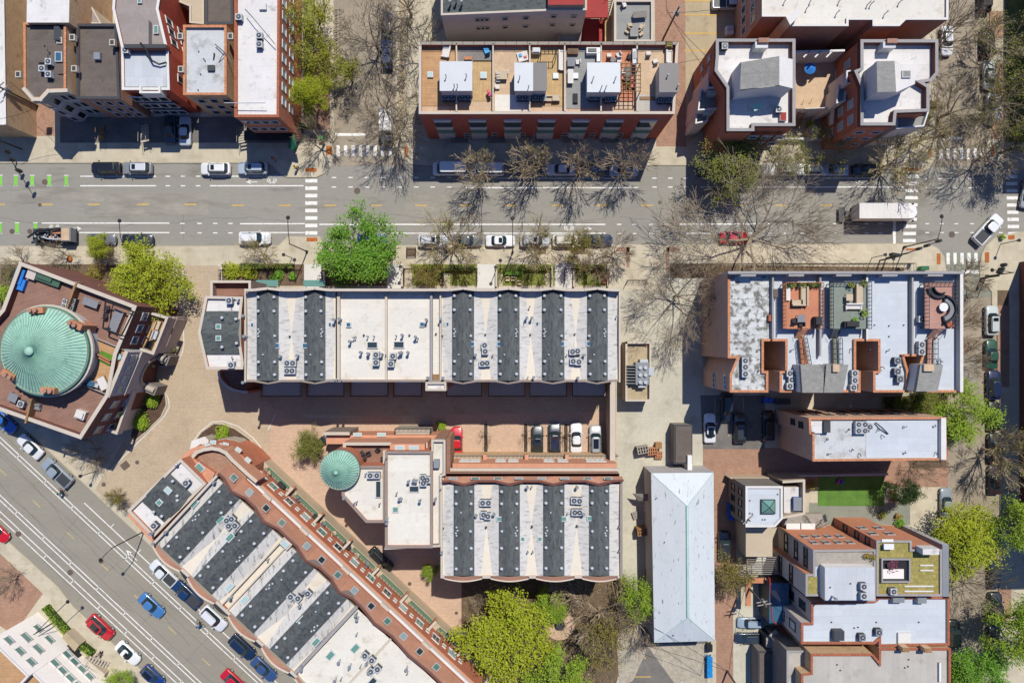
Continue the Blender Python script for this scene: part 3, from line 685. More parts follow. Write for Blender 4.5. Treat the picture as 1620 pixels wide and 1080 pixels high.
for x,y in((437.5,546.5),(484.5,546.5),(745.5,544),(791.5,544),(887.5,543.5),(933,543.5)): skylight(T1,x,y,13.4,1.0,.75)
for x,y in((401,514),(521.5,513.5),(709.5,513),(826.5,512.5),(851,512.5),(552,513.5),(668,513)): skylight(T1,x,y,13.05,.7,.7)
for x,y in((589.5,545.5),(631.5,545)): skylight(T1,x,y,13.0,1.5,.95,gm='glass')
for x,y in((459,532),(538,531),(768,529),(839,529),(909,528.5),(690,528),(700,531),(576,530),(648,530)): vent(T1,x,y,13.0,'stub',sc=1.6)
for x,y in((389,500),(391,532),(531,506),(540,505),(389.5,604),(531,601),(541,601),(678,597),(702,597),(676,506),(698,505)): vent(T1,x,y,13.2,'flue')
for x,y in((561,534),(564,533),(556,540),(583,532),(593,532),(628,531),(638,530),(659,533),(662,535),(573,557),(583,558),(585,559),(634,558),(637,557),(647,557),(447,563),(474,562),(606,560),(612,561),(753,561),(780,561),(896,561),(923,561),(838,485),(833,503),(841,503),(835,596),(844,596),(913,597),(975,500)): vent(T1,x,y,13.0,'pipe' if (x+y)%2 else 'flue')
acs([(457,574),(466,574),(457,586),(465,586)],13.05,'in the west valley of the long townhouse row',order='in reading order')
acs([(596.5,561),(596.5,573)],13.05,'on the west flat roof of the long townhouse row',order='from the top')
acs([(623,563),(620,575)],13.05,'on the east flat roof of the long townhouse row',order='from the top')
acs([(767,546),(768,555.5),(763.5,574.5),(771,574)],13.05,'in the middle valley of the long townhouse row','light',order='in reading order')
acs([(905,556),(913,555),(906,571),(915,572)],13.05,'in the east valley of the long townhouse row','light',order='in reading order')
# rear balconies over the courtyard
for k,(x0,x1) in enumerate(((416,478),(488,546),(556,615),(624,668),(707,762),(773,830),(838,896),(905,958))):
    o=MB(); P=[W(x,y,3.2) for x,y in rect(x0,597,x1,626)]; xs=[p.x for p in P]; ys=[p.y for p in P]
    o.box(((min(xs)+max(xs))/2,(min(ys)+max(ys))/2,3.0),(max(xs)-min(xs),max(ys)-min(ys),.2),'coping'); bb=o.build('balcony',T1)
    railing(bb,[(x0,604),(x0,626),(x1,626),(x1,604)],3.2)
    place_win(T1,W((x0+x1)/2,604,12.3)*(1,1,0)+Vector((0,-.15,5.5)) if False else (W((x0+x1)/2,0,3).x, W(0,603,12.3).y-.35, 5.0),math.pi,1.6,2.1,'frame_white','glass',2)
    place_win(T1,(W((x0+x1)/2,0,3).x, W(0,603,12.3).y-.35, 8.4),math.pi,1.6,1.8,'frame_white','glass',2)
# blue awning line on the rear
b=MB(); P=[W(x,y,9) for x,y in rect(400,600,672,613)]
# west annex with its own little roof
ax=[(325,468.5),(384,469.5),(378,527),(385,574),(384,583.5),(326.5,583.5),(313.5,526)]
T2=building('corner_townhouse','small angled corner townhouse with two square skylights west of the long row',ax,13.2,'roof_white','brick_orange','coping',pt=.3,ph=.45)
b=MB()
for (ya,yb,za,zb) in((492,527,13.0,13.55),(527,560,13.55,13.0)):
    xa0,xa1=(322,319.5) if ya<500 else (319.5,324); 
    P=[W(323 if ya<500 else 318.5,ya,za),W(381.5 if ya<500 else 377,ya,za),W(377 if ya<500 else 382,yb,zb),W(318.5 if ya<500 else 324.5,yb,zb)]
    b.face(P if area(P)>0 else P[::-1],'shingle_green')
P=[W(323,492,13.0),W(318.5,527,13.55),W(324.5,560,13.0)]; 
for s_ in ([W(323,492,13.0),W(318.5,527,13.55),W(324.5,560,13.0),W(318.5,527,12.7)],[W(381.5,492,13.0),W(377,527,13.55),W(382,560,13.0),W(377,527,12.7)]): b.face(s_,'coping')
b.build('shingle_slope',T2)
for x,y in((346.5,516.5),(346.5,535)): skylight(T2,x,y,13.35,.75,.75,gm='glass_green')
for x,y in((353,503),(353,549),(375,505),(376,543),(377,474)): vent(T2,x,y,13.2)
acs([(366,476),(369,577)],12.78,'on the angled corner townhouse roof',order='from the top')
vent(T2,369,567,12.8,'goose'); vent(T2,367,484,12.8,'goose')
facade(T2,(325,583.5),(384,583.5),13.2,[3.5,7,10],2,1.2,1.6)
# terrace walls of the annex
T3=poly_root('terrace_wall','square walled terrace beside the corner townhouse roof',rect(334,444,396,468),5,'terrace')
b=MB(); b.prism(PW(rect(336,446,394,468),9.5),0,9.5,'stucco_tan','deck_brown'); b.build('floor_slab',T3)
wallpar(T3,[(334.5,468),(334.5,445.5),(395,445.5),(395,458)],0,10.8,.35,'coping_taupe','coping',name='wall')
T4=poly_root('terrace_wall','quarter round terrace wall below the corner townhouse',rect(345,583,388,620),3,'terrace')
q=[(345,586)]+[(390-44*math.cos(math.radians(t)),589+31*math.sin(math.radians(t))) for t in range(0,91,10)]+[(390,586)]
b=MB(); b.prism(PW(q,5),0,5,'brick_orange','deck_brown'); b.build('floor_slab',T4)
wallpar(T4,q[1:-1],0,6.1,.35,'brick_orange','coping',name='wall')
# entry canopies in front
for i,(x0,x1) in enumerate(((405,440),(480,514))):
    b=MB(); b.prism(PW(rect(x0,443,x1,453),4.5),4.3,4.5,'awning_green','glass_green'); 
    for x in (x0+2,x1-2): p=W(x,444,2); b.cyl((p.x,p.y,.14),.06,4.2,'metal_dark',6)
    o=b.build('entry_canopy'); tag(o,['west','east'][i]+' one of two pale green glass entry canopies in front of the long row','canopy','entry canopies')
# ================================================================ southern townhouse row
T5=poly_root('townhouse_row','white and dark shingled townhouse row with scalloped front south of the parked cars',rect(698,757,984,914),13.2,'townhouse row')
b=MB(); b.prism(PW(rect(699,761,982,912),12.6),0,12.6,'brick_orange'); b.build('wall',T5)
S3=[(717.5,750.5),(789,822.5),(859,893),(931.5,964)]
y0,y1=765,910
def waveN(x): return 0
for a,c in S3:
    m=(a+c)/2
    for q0,q1,z0,z1 in((a,m,ZE,ZR),(m,c,ZR,ZE)): prismroof(T5,ID,q0,q1,y0,y1,z0,z1,'shingle',12.5,'shingle_slope')
for a,c,bm in((750.5,789,832),(822.5,859,832),(893,931.5,832)): crickets(T5,ID,a,c,y0,y1,ZE,ZV,9,bm,'membrane_grey','roof_cream_valley')
for e,i in((699,717.5),(982,964)):
    b=MB(); E=[(i,y0,ZE),(e,y0,ZV+.3),(e,(y0+y1)/2,ZV),(e,y1,ZV+.3),(i,y1,ZE)]; P=[W(*p) for p in E]; mid=W(i,(y0+y1)/2,ZE)
    wd=e+(5 if i>e else -5); K0=W(wd,y0,ZV+.33);K1=W(wd,y1,ZV+.33)
    for t in((P[0],K0,P[2]),(P[0],P[2],mid),(mid,P[2],P[4]),(P[2],K1,P[4])): b.face(t if area(t)>0 else t[::-1],'membrane_grey')
    for t in((P[1],P[2],K0),(P[3],P[2],K1)): b.face(t if area(t)>0 else t[::-1],'roof_cream_valley')
    for p,q in((P[0],P[1]),(P[4],P[3])): b.face([Vector((p.x,p.y,12.5)),Vector((q.x,q.y,12.5)),q,p],'coping_taupe')
    b.build('valley_slope',T5)
b=MB(); b.prism(PW(rect(697,761,700,914),13.6),12.5,13.6,'coping','coping'); b.prism(PW(rect(981,761,984,914),13.6),12.5,13.6,'coping','coping_taupe'); b.build('side_parapet',T5)
# rear mansard band with zigzag upper edge
up=[(701,762)]; 
for a,c in S3: up+=[(a-6,761),((a+c)/2,766.5),(c+6,761)]
up+=[(985,760)]
b=MB(); upW=[W(x,y,14.1) for x,y in up]; loW=[W(x+(-4 if i==0 else 0),753 ,11.2) for i,(x,y) in enumerate(up)]
for i in range(len(up)-1):
    f=[loW[i],loW[i+1],upW[i+1],upW[i]]; b.face(f if area(f)>0 else f[::-1],'tile_orange')
    b.face([upW[i]*1,upW[i+1]*1,Vector((upW[i+1].x,upW[i+1].y,12.6)),Vector((upW[i].x,upW[i].y,12.6))],'coping_taupe')
b.build('mansard',T5)
wallpar(T5,up,13.9,14.2,.3,'coping_taupe','brick_parapet',name='mansard_ridge')
for x in (717,752,788,821,857,893,930,962):
    p=W(x,755,12.5); sky=MB(); ang=math.atan2(2.9,1.0)
    A=W(x-7,758.5,13.0);B=W(x+7,758.5,13.0);C=W(x+7,754.7,12.0);E=W(x-7,754.7,12.0); up_=Vector((0,.05,.12))
    f=[A+up_,B+up_,C+up_,E+up_]; f=f if area(f)>0 else f[::-1]; sky.face(f,'frame_white'); o=sky.build('skylight',T5)
    sky=MB(); g_=[A.lerp(C,.12),B.lerp(E,.12),C.lerp(A,.12),E.lerp(B,.12)]; up2=Vector((0,.07,.16)); g_=[v+up2 for v in g_]; g_=g_ if area(g_)>0 else g_[::-1]; sky.face(g_,'glass_pale' if x%2 else 'glass_green'); sky.build('pane',o)
# rear wall, cornice beam and terrace
b=MB(); b.prism(PW(rect(699,749,980,765),11.2),0,11.2,'brick_brown'); b.build('rear_wall',T5)
b=MB(); b.prism(PW(rect(712,740.5,978,745),9.2),8.7,9.2,'coping','coping'); b.build('cornice_beam',T5)
b=MB(); b.prism(PW(rect(716,733,976,742),7.6),3.1,7.6,'tile_orange','tile_orange'); b.build('projecting_bay',T5)
b=MB(); b.prism(PW(rect(718,719,977,746),3.1),0,3.1,'brick_tan','stucco_tan'); b.build('terrace_slab',T5)
for i,x in enumerate((766,832,896)):
    b=MB(); b.prism(PW(rect(x-2,719,x+4,734),4.3),3.1,4.3,'tile_orange','tile_orange'); b.build('terrace_divider',T5)
railing(T5,[(718,719.5),(977,719.5)],3.1,'metal_dark')
for x in (735,752,792,812,868,890,935,950):
    place_win(T5,(W(x,0,5.5).x,W(0,733,7.6).y+.02,5.4),0,1.5,1.7,'frame_white','glass_pale',2)
# scalloped front
def scallop(r,fr,a0,a1,b0,bl,z,m='tile_orange',sg=1):
    n=8; out=[];inn=[]
    for i in range(n+1):
        t=i/n; a=a0+(a1-a0)*t; k=math.sin(math.pi*t); out.append(fr(a,b0+sg*(bl*.45+bl*.75*k))); inn.append(fr(a,b0+sg*(-.5+bl*.25*k)))
    O=[W(*p,z-.5) for p in out]; I=[W(*p,z) for p in inn]; b=MB(); Q=[W(*fr(a0+(a1-a0)*i/n,b0+sg*(bl*.8+bl*.75*math.sin(math.pi*i/n))),z-.45) for i in range(n+1)]
    for i in range(n):
        f=[I[i],I[i+1],O[i+1],O[i]]; b.face(f if area(f)>0 else f[::-1],m)
        f=[O[i],O[i+1],Q[i+1],Q[i]]; b.face(f if area(f)>0 else f[::-1],'coping')
        b.face([Q[i],Q[i+1],Vector((Q[i+1].x,Q[i+1].y,0)),Vector((Q[i].x,Q[i].y,0))],'brick_orange')
        b.face([I[i],I[i+1],Vector((I[i+1].x,I[i+1].y,12.4)),Vector((I[i].x,I[i].y,12.4))],'coping')
    for e in(0,-1): b.face([I[e],O[e],Q[e],Vector((Q[e].x,Q[e].y,0)),Vector((I[e].x,I[e].y,0))],'brick_orange')
    return b.build('bow_front',r)
for a0,a1 in((703,763),(776,837),(848,909),(921,977)): scallop(T5,ID,a0,a1,911,6,13.5)
b=MB()
for x0,x1 in((697,703),(763,776),(837,848),(909,921),(977,984)): b.prism(PW(rect(x0,910,x1,914.5),13.4),0,13.4,'brick_orange','coping')
b.build('front_parapet',T5)
for k,(a,c) in enumerate(S3):
    for yy in (776.5,795.5,865.5,898):
        for xx in (a+4.5,c-5): vent(T5,xx,yy-(1 if k>1 else 0),13.55)
    vent(T5,a+12 if k%2==0 else c-12,810,13.75,'small')
    cl=(a+5,c-6)[k%2]; sg=(c-6,a+5)[k%2]
    for dx,dy in((0,-5),(1.5,0),(-1,4),(0,8)): vent(T5,cl+dx,838+dy,13.55,'small',sc=1.15)
    vent(T5,sg,839,13.5,'mush',sc=.9)
    for i in range(4): vent(T5,sg-(-1 if k%2 else 0),802+i*2.5,13.5,'stub',sc=.5)
for x,y in((792,820),(890,819.5),(935,819)): skylight(T5,x,y,13.4,1.15,.7,gm='glass_green')
for x,y in((827,851.5),(854,851.5)): skylight(T5,x,y,13.2,.65,.65,gm='glass_green')
for x,y in((769,833),(841.5,832),(912.5,831),(701,835)): vent(T5,x,y,13.0,'stub',sc=1.8)
for x,y in((754,812),(782,810),(897,810),(922,810),(834,768),(841,768),(912,768),(835,870),(843,870),(698.5,771),(700,870),(979,868),(979,830)): vent(T5,x,y,13.0,'pipe' if (x+y)%2 else 'flue')
acs([(764,793),(773,793),(765.5,811.5),(772,814)],13.05,'in the west valley of the scalloped townhouse row',order='in reading order')
acs([(907.5,789.5),(916,790),(908.5,808),(916,808)],13.05,'in the east valley of the scalloped townhouse row',order='in reading order')
# ================================================================ flat white block with copper turret
T6=building('townhouse_block','flat cream roofed block between the green turret and the scalloped row',rect(609.5,714,684,866),13.6,'roof_cream','brick_orange','coping_taupe',pt=.28,ph=.4)
block(T6,'side_roof',rect(684.5,697,702,862),0,12.6,'brick_brown','roof_cream')
wallpar(T6,[(702,697),(684,697),(684,712)],12.5,13.2,.3,'coping','coping',name='side_parapet'); wallpar(T6,[(703,697),(703,750),(697,752),(697,863),(610,867)],12.5,13.4,.3,'coping_taupe','coping',name='side_parapet')
skylight(T6,655.5,772.5,13.2,1.4,.9,gm='glass'); skylight(T6,626,805,13.2,.85,.8,gm='glass_green')
block(T6,'roof_hatch',rect(686,727,695,740),12.6,13.5,'metal_mid','metal_mid')
for x,y in((648,759),(656,757),(660,758),(629,778),(634,786),(637,787),(666,789),(613,722),(614,824),(614,818),(690,787)): vent(T6,x,y,13.2,'pipe' if x%2 else 'flue')
acs([(670,754),(671,762),(677,757)],13.25,'on the flat cream block roof',order='in reading order')
T7=building('turret_block','low cream roofed block with chamfered corner beside the green turret',[(560,737),(609,737),(609,826),(579,826),(541,784),(541,757)],12.3,'roof_cream','brick_orange','coping_taupe',pt=.28,ph=.35)
skylight(T7,599,773,11.95,.8,2.4,gm='glass')
acs([(587.5,750),(598,750)],11.95,'on the turret block roof',order='from the left')
for x,y in((567,748),(547,785),(562,794),(566,792),(602,795),(580,748)): vent(T7,x,y,11.95,'flue' if x%2 else 'pipe')
def turret(name,label,cx,cy,r,z0,z1,zt,nrib,wallm,rx=0,apex=None,rim=.5):
    c=W(cx,cy,z1); rr=r/S*(H-z1)/H; e=root(name,label,'turret',(c.x,c.y,z0))
    b=MB(); b.cyl((c.x,c.y,z0),rr*.965,z1-z0-.3,wallm,48); b.build('drum',e)
    b=MB(); b.cyl((c.x,c.y,z1-.35),rr*1.0,.35,'copper_rim',64); b.build('gutter',e,smooth=False)
    b=MB(); n=nrib; z_=z1+.02
    for i in range(n):
        a=2*math.pi*i/n; a2=2*math.pi*(i+1)/n
        p=(c.x+rr*.955*math.cos(a),c.y+rr*.955*math.sin(a),z_); q=(c.x+rr*.955*math.cos(a2),c.y+rr*.955*math.sin(a2),z_); m1=(c.x+rr*.5*math.cos(a),c.y+rr*.5*math.sin(a),z_+(zt-z_)*.56); m2=(c.x+rr*.5*math.cos(a2),c.y+rr*.5*math.sin(a2),z_+(zt-z_)*.56)
        b.face([p,q,m2,m1],'copper'); b.face([m1,m2,(c.x,c.y,zt)],'copper')
    o=b.build('copper_roof',e)
    b=MB(); b.tube([(c.x+rr*.955*math.cos(2*math.pi*i/64),c.y+rr*.955*math.sin(2*math.pi*i/64),z1+.05) for i in range(65)],.045,'coping',5,cap=False); b.build('rim_flashing',e)
    b=MB()
    for i in range(n):
        a=2*math.pi*i/n
        P=[(c.x+rr*k*math.cos(a),c.y+rr*k*math.sin(a),z_+(zt-z_)*f+.03) for k,f in((.955,0),(.5,.56),(.06,.95))]; b.tube(P,[.05,.045,.02],'copper_rib',4)
    b.build('standing_seams',o)
    b=MB(); b.ball((c.x,c.y,zt),rr*.11 if rr<5 else rr*.1,'copper',16,8,.6); b.build('finial',e,smooth=True)
    return e
turret('copper_turret','small round green copper turret roof at the west end of the courtyard block',537.5,743,32,0,13.0,15.2,40,'brick_orange')
b=MB()
# terrace beside turret
TT=building('roof_terrace','brown walled roof terrace with wicker chairs north of the cream block',[(543,700),(676,700),(676,716),(610,716),(610,738),(560,738),(543,722)],10.2,'deck_brown','tile_orange','coping',pt=.35,ph=1.0)
block(TT,'brick_plinth',rect(516,688,712,702),0,5.2,'tile_orange','tile_orange'); block(TT,'plinth_wall',rect(512,683,553,688),0,6.2,'coping_taupe','coping')
block(TT,'planter_box',rect(626,677,682,691),0,4.0,'stone','stone'); block(TT,'side_wing',rect(704,693,712.5,745),0,8.5,'brick_brown','deck_brown')
block(TT,'sloped_parapet',rect(617,702,672,713),0,11.8,'tile_orange','tile_orange',zr=11.8)
for x in (633,655): skylight(TT,x,708,11.8,1.4,.7,gm='glass_pale')
for x in(566,604): skylight(TT,x,687,5.2,1.3,.6,gm='glass_pale')
railing(TT,[(626,691),(626,677),(682,677),(682,691)],4.0,'metal_black')
def chair(px,py,z,rot,label,m='fabric_dark'):
    p=W(px,py,z); e=root('garden_chair',label,'chair',p,'outdoor chairs',math.radians(rot)); b=MB(); b.box((0,0,.3),(.62,.6,.12),m); b.build('seat',e,world=False)
    b=MB(); b.box((0,-.3,.38),(.62,.1,.5),m); b.build('backrest',e,world=False)
    for x in(-.27,.27):
        for y in(-.25,.25): b=MB(); b.box((x,y,0),(.06,.06,.3),'metal_dark'); b.build('leg',e,world=False)
    return e
for i,(x,y,a) in enumerate(((573,716,40),(584,717,200),(598,711,140),(606,725,90),(577,722,10))): chair(x,y,9.25,a,f'{ORD[i]} dark wicker chair from the left on the terrace beside the small turret' if i!=4 else 'dark wicker footstool chair nearest the turret on the brown terrace')
# ================================================================ slanted townhouse row along the slanted street
DV=Vector((W(*UV(0,1)).x-W(*UV(0,0)).x,W(*UV(0,1)).y-W(*UV(0,0)).y,0)).normalized()
UVp=lambda pts:[UV(*p) for p in pts]
T8=poly_root('townhouse_row','slanted townhouse row with dark shingled strips beside the slanted street',UVp([(760,-460),(1230,-460),(1230,-316),(760,-316)]),13.2,'townhouse row')
b=MB(); b.prism(PW(UVp([(764,-461),(1300,-461),(1300,-316),(764,-316)]),12.6),0,12.6,'brick_orange'); b.build('wall',T8)
S8=[(779,816),(847,887),(938,977),(1012,1048)]
v0,v1=-459,-318
for a,c in S8:
    m=(a+c)/2
    for q0,q1,z0,z1 in((a,m,ZE,ZR),(m,c,ZR,ZE)): prismroof(T8,UV,q0,q1,v0,v1,z0,z1,'shingle_diag',12.5,'shingle_slope')
for a,c,bm in((816,847,-385),(977,1012,-400)): crickets(T8,UV,a,c,v0,v1,ZE,ZV,10,bm,'membrane_grey_diag','roof_cream_valley')
def halfvalley(r,fr,i,e,b0,b1,mg):
    b=MB(); E=[(i,b0,ZE),(e,b0,ZV+.3),(e,(b0+b1)/2,ZV),(e,b1,ZV+.3),(i,b1,ZE)]; P=[W(*fr(p[0],p[1]),p[2]) for p in E]; mid=W(*fr(i,(b0+b1)/2),ZE)
    wd=e+(5 if i>e else -5); K0=W(*fr(wd,b0),ZV+.33);K1=W(*fr(wd,b1),ZV+.33)
    for t in((P[0],K0,P[2]),(P[0],P[2],mid),(mid,P[2],P[4]),(P[2],K1,P[4])): b.face(t if area(t)>0 else t[::-1],mg)
    for t in((P[1],P[2],K0),(P[3],P[2],K1)): b.face(t if area(t)>0 else t[::-1],'roof_cream_valley')
    for p,q in((P[0],P[1]),(P[4],P[3])): b.face([Vector((p.x,p.y,12.5)),Vector((q.x,q.y,12.5)),q,p],'coping_taupe')
    b.build('valley_slope',r)
for i,e in((779,765),(887,908),(938,922),(1048,1065)): halfvalley(T8,UV,i,e,v0,v1,'membrane_grey_diag')
for u0,u1 in((1071,1140),(1143,1290)):
    b=MB(); P=[W(*UV(*q),13.0) for q in rect(u0,v0,u1,v1)]; b.face(P if area(P)>0 else P[::-1],'roof_cream'); b.build('flat_roof',T8)
b=MB(); P=[W(*UV(*q),12.9) for q in rect(910,v0,920,v1)]; b.face(P if area(P)>0 else P[::-1],'roof_cream_valley'); b.build('flat_roof',T8)
for u0,u1,z1,m in((908,910,13.6,'coping'),(920,922,13.6,'coping'),(1065,1070,13.9,'coping_grey'),(1140,1143,13.25,'coping')):
    b=MB(); b.prism(PW(UVp(rect(u0,-461,u1,-317)),z1),12.6,z1,m,m); b.build('party_wall',T8)
b=MB(); b.prism(PW(UVp(rect(762,-463,766,-316)),14.0),12.4,14.0,'coping_taupe','coping'); b.build('side_parapet',T8)
for a0,a1 in((766,824),(840,899),(929,987),(1001,1060),(1074,1136)): scallop(T8,UV,a0,a1,-461.5,8.5,13.5,sg=-1)
b=MB()
for a0,a1 in((824,840),(899,929),(987,1001),(1060,1074),(1136,1300)): 
    bb=MB(); bb.prism(PW(UVp(rect(a0,-465,a1,-460)),13.4),0,13.4,'brick_orange','coping'); bb.build('front_parapet',T8)
# rear mansard
up=[(764,-312)]
for a,c in S8: up+=[(a-5,-312),((a+c)/2,-319),(c+5,-312)]
up+=[(1072,-312),(1105,-317),(1140,-313),(1180,-317),(1225,-314),(1300,-316)]
b=MB(); upW=[W(*UV(*q),14.1) for q in up]; loW=[W(*UV(q[0],-290),9.5) for q in up]
for i in range(len(up)-1):
    f=[loW[i],loW[i+1],upW[i+1],upW[i]]; b.face(f if area(f)>0 else f[::-1],'tile_orange')
    b.face([upW[i],upW[i+1],Vector((upW[i+1].x,upW[i+1].y,12.4)),Vector((upW[i].x,upW[i].y,12.4))],'coping_taupe')
b.build('mansard',T8)
wallpar(T8,UVp(up),13.9,14.2,.3,'coping_taupe','brick_parapet',name='mansard_ridge')
def slopewin(r,u,vhi,vlo,zhi,zlo,hw,gm):
    A=W(*UV(u-hw,vhi),zhi);B=W(*UV(u+hw,vhi),zhi);C=W(*UV(u+hw,vlo),zlo);E=W(*UV(u-hw,vlo),zlo); up_=DV*.06+Vector((0,0,.12))
    b=MB(); f=[A+up_,B+up_,C+up_,E+up_]; f=f if area(f)>0 else f[::-1]; b.face(f,'frame_white')
    n=len(f)
    for i in range(4): b.face([f[i],f[(i+1)%4],f[(i+1)%4]-up_*.9,f[i]-up_*.9],'frame_white')
    o=b.build('skylight',r); b=MB(); g=[A.lerp(C,.13),B.lerp(E,.13),C.lerp(A,.13),E.lerp(B,.13)]; g=[v+up_*1.35 for v in g]; g=g if area(g)>0 else g[::-1]
    m1=(g[0]+g[1])/2; b.face(g,gm); b.build('pane',o)
for i,u in enumerate((786,820,856,890,944,976,1011,1047,1083,1118,1153,1188,1224)):
    slopewin(T8,u,-306,-294.5,12.75,10.6,5.5,('glass_green','glass_pale','glass')[i%3])
b=MB(); b.prism(PW(UVp([(764,-290.5),(1300,-290.5),(1300,-320),(764,-320)]),9.5),0,9.45,'brick_orange'); b.build('rear_wall',T8)
b=MB(); b.prism(PW(UVp([(770,-287.5),(1300,-287.5),(1300,-283.5),(770,-283.5)]),9.0),8.4,9.0,'coping_white','coping_white'); b.build('cornice_beam',T8)
for u in (845,925,1015,1100,1190):
    b=MB(); b.prism(PW(UVp(rect(u-8,-289,u+8,-284)),9.3),9.0,9.3,'coping','coping'); b.build('cornice_block',T8)
b=MB(); b.prism(PW(UVp([(786,-285),(1300,-285),(1300,-277.5),(786,-277.5)]),7.6),3.0,7.6,'brick_orange','tile_orange'); b.build('projecting_bay',T8)
BA=Vector(UV(786,-278.5)); 
def baywin(u,w,h,gm,bars=1):
    p=W(*UV(u,-277.5),7.6); q=p+DV*.02; place_win(T8,(q.x,q.y,5.4),math.atan2(-DV.x,DV.y),w,h,'coping_white',gm,bars)
for k in range(13):
    u=802+k*36
    baywin(u,1.4,1.9,('glass_pale','glass_green','glass')[k%3],2); baywin(u+18,.6,.8,'glass_green')
b=MB(); b.prism(PW(UVp([(786,-249),(1300,-249),(1300,-290),(786,-290)]),3.0),0,3.0,'stucco_tan','stucco_tan'); b.build('terrace_slab',T8)
ang8=math.atan2(DV.y,DV.x)-math.pi/2
b=MB(); 
for k in range(8):
    u=836+k*62
    bb=MB(); bb.prism(PW(UVp(rect(u-22,-254.5,u+24,-251.2)),3.3),3.0,3.3,'sign_green','awning_green'); bb.build('planter_band',T8)
    bb=MB(); bb.prism(PW(UVp(rect(u+27,-270,u+31,-248)),4.6),3.0,4.6,'tile_orange','coping'); bb.build('terrace_divider',T8)
    railing(T8,UVp([(u-24,-254),(u+26,-254)]),3.0,'metal_dark')
for k,(u,v) in enumerate(((792,-254.5),(803,-254),(822,-255),(850,-254.5),(864,-255),(885,-254),(925,-254.5),(940,-255),(962,-254),(990,-254.5),(1012,-255),(1033,-254))):
    p=W(*UV(u,v),3.05); 
    if k%3==0:
        e=root('barbecue_grill',f'black covered barbecue, {ORD[k//3]} from the top left on the slanted row terraces','barbecue',p,'barbecues on the terraces',ang8); bb=MB(); bb.box((0,0,.35),(1.2,.55,.5),'fabric_dark'); bb.build('firebox',e,world=False); bb=MB(); bb.tube([(-.6,0,.88),(0,0,1.0),(.6,0,.88)],.22,'fabric_dark',8); bb.build('lid',e,world=False)
        for x in(-.5,.5): bb=MB(); bb.box((x,0,0),(.06,.5,.36),'metal_dark'); bb.build('leg',e,world=False)
    else: chair(*UV(u,v),3.05,40+k*30,f'small garden chair, {ORD[k]} item from the top left on the terraces of the slanted row','fabric_grey' if k%2 else 'fabric_beige')
for k,(a,c) in enumerate(S8):
    for v in (-447,-428,-352,-330):
        for u in (a+6,c-6): vent(T8,*UV(u,v),13.6)
    vent(T8,*UV(a+13,-365),13.8,'small'); 
    cl=(a+6,c-7)[k%2]; sg=(c-6,a+6)[k%2]
    for du,dv in((0,-6),(2,-2),(-1,2),(1,7)): vent(T8,*UV(cl+du,-386+dv),13.55,'small',sc=1.15)
    vent(T8,*UV(sg,-395),13.55,'mush',sc=.9)
for u,v,m in((815,-362,'glass_green'),(846,-372,'glass_green'),(969,-384,'glass_pale'),(1018,-391,'glass_green'),(768,-372,'glass_green'),(1058,-400,'glass_green'),(899,-430,'glass_pale'),(930,-428,'glass_pale')):
    skylight(T8,*UV(u,v),13.35,.8,1.3,rot=-43,gm=m)
for u,v in((1089,-400),(1110,-365),(1166,-385)): skylight(T8,*UV(u,v),13.0,.9,1.3,rot=-43,gm='glass_green' if u<1160 else 'glass')
for u,v in((1105,-395),(1122,-388),(1124,-393),(1135,-378),(1150,-374),(1138,-366),(1120,-420),(1126,-413),(1096,-345),(1074,-322),(1080,-326),(1066,-438),(1070,-444),(912,-438),(914,-355),(1190,-330),(1196,-335),(770,-322),(766,-456),(768,-430),(1165,-410),(1172,-400),(990,-352),(1000,-372),(835,-352),(848,-356)): vent(T8,*UV(u,v),13.0,'pipe' if (u+v)%2 else 'flue')
p8=lambda L:[UV(*q) for q in L]
acs(p8([(825,-353),(829,-346),(833,-357),(840,-350)]),13.05,'in the north valley of the slanted row',rot=-43,order='in reading order')
acs(p8([(980,-372),(990,-366),(996,-350)]),13.05,'in the middle valley of the slanted row',rot=-43,order='in reading order')
acs(p8([(1128,-360),(1141,-358),(1152,-372),(1157,-362)]),13.05,'on the flat end of the slanted row',rot=-43,order='in reading order')
# end unit (corner) of the slanted row
T9=building('corner_townhouse','corner townhouse with short dark shingled roof at the top of the slanted row',UVp([(699,-453),(757,-456),(760,-337),(704,-336)]),13.2,'roof_white','brick_orange','coping',pt=.3,ph=.45)
b=MB(); 
for (va,vb,za,zb) in((-427,-395,13.0,13.55),(-395,-364,13.55,13.0)):
    P=[W(*UV(703,va),za),W(*UV(756,va),za),W(*UV(756,vb),zb),W(*UV(703,vb),zb)]; b.face(P if area(P)>0 else P[::-1],'shingle_diag')
for u in(703,756): b.face([W(*UV(u,-427),12.8),W(*UV(u,-395),13.55),W(*UV(u,-364),12.8)],'coping')
b.build('shingle_slope',T9)
skylight(T9,*UV(724,-385),13.45,1.0,.8,rot=-43,gm='glass_pale'); skylight(T9,*UV(727,-408),13.3,.8,.8,rot=-43,gm='glass_green')
for u,v in((720,-368),(741,-380),(746,-385),(731,-424),(745,-420),(706,-345),(736,-350),(752,-448)): vent(T9,*UV(u,v),13.2,'mush' if v>-430 else 'flue')
acs([UV(738,-354),UV(747,-437)],12.8,'on the corner townhouse at the top of the slanted row',rot=-43,order='from the top')
b=MB(); P=PW(UVp([(704,-459),(760,-463),(760,-456),(702,-453)]),12.6); b.prism(P,0,12.6,'brick_orange','tile_orange'); b.build('sloped_parapet',T9)
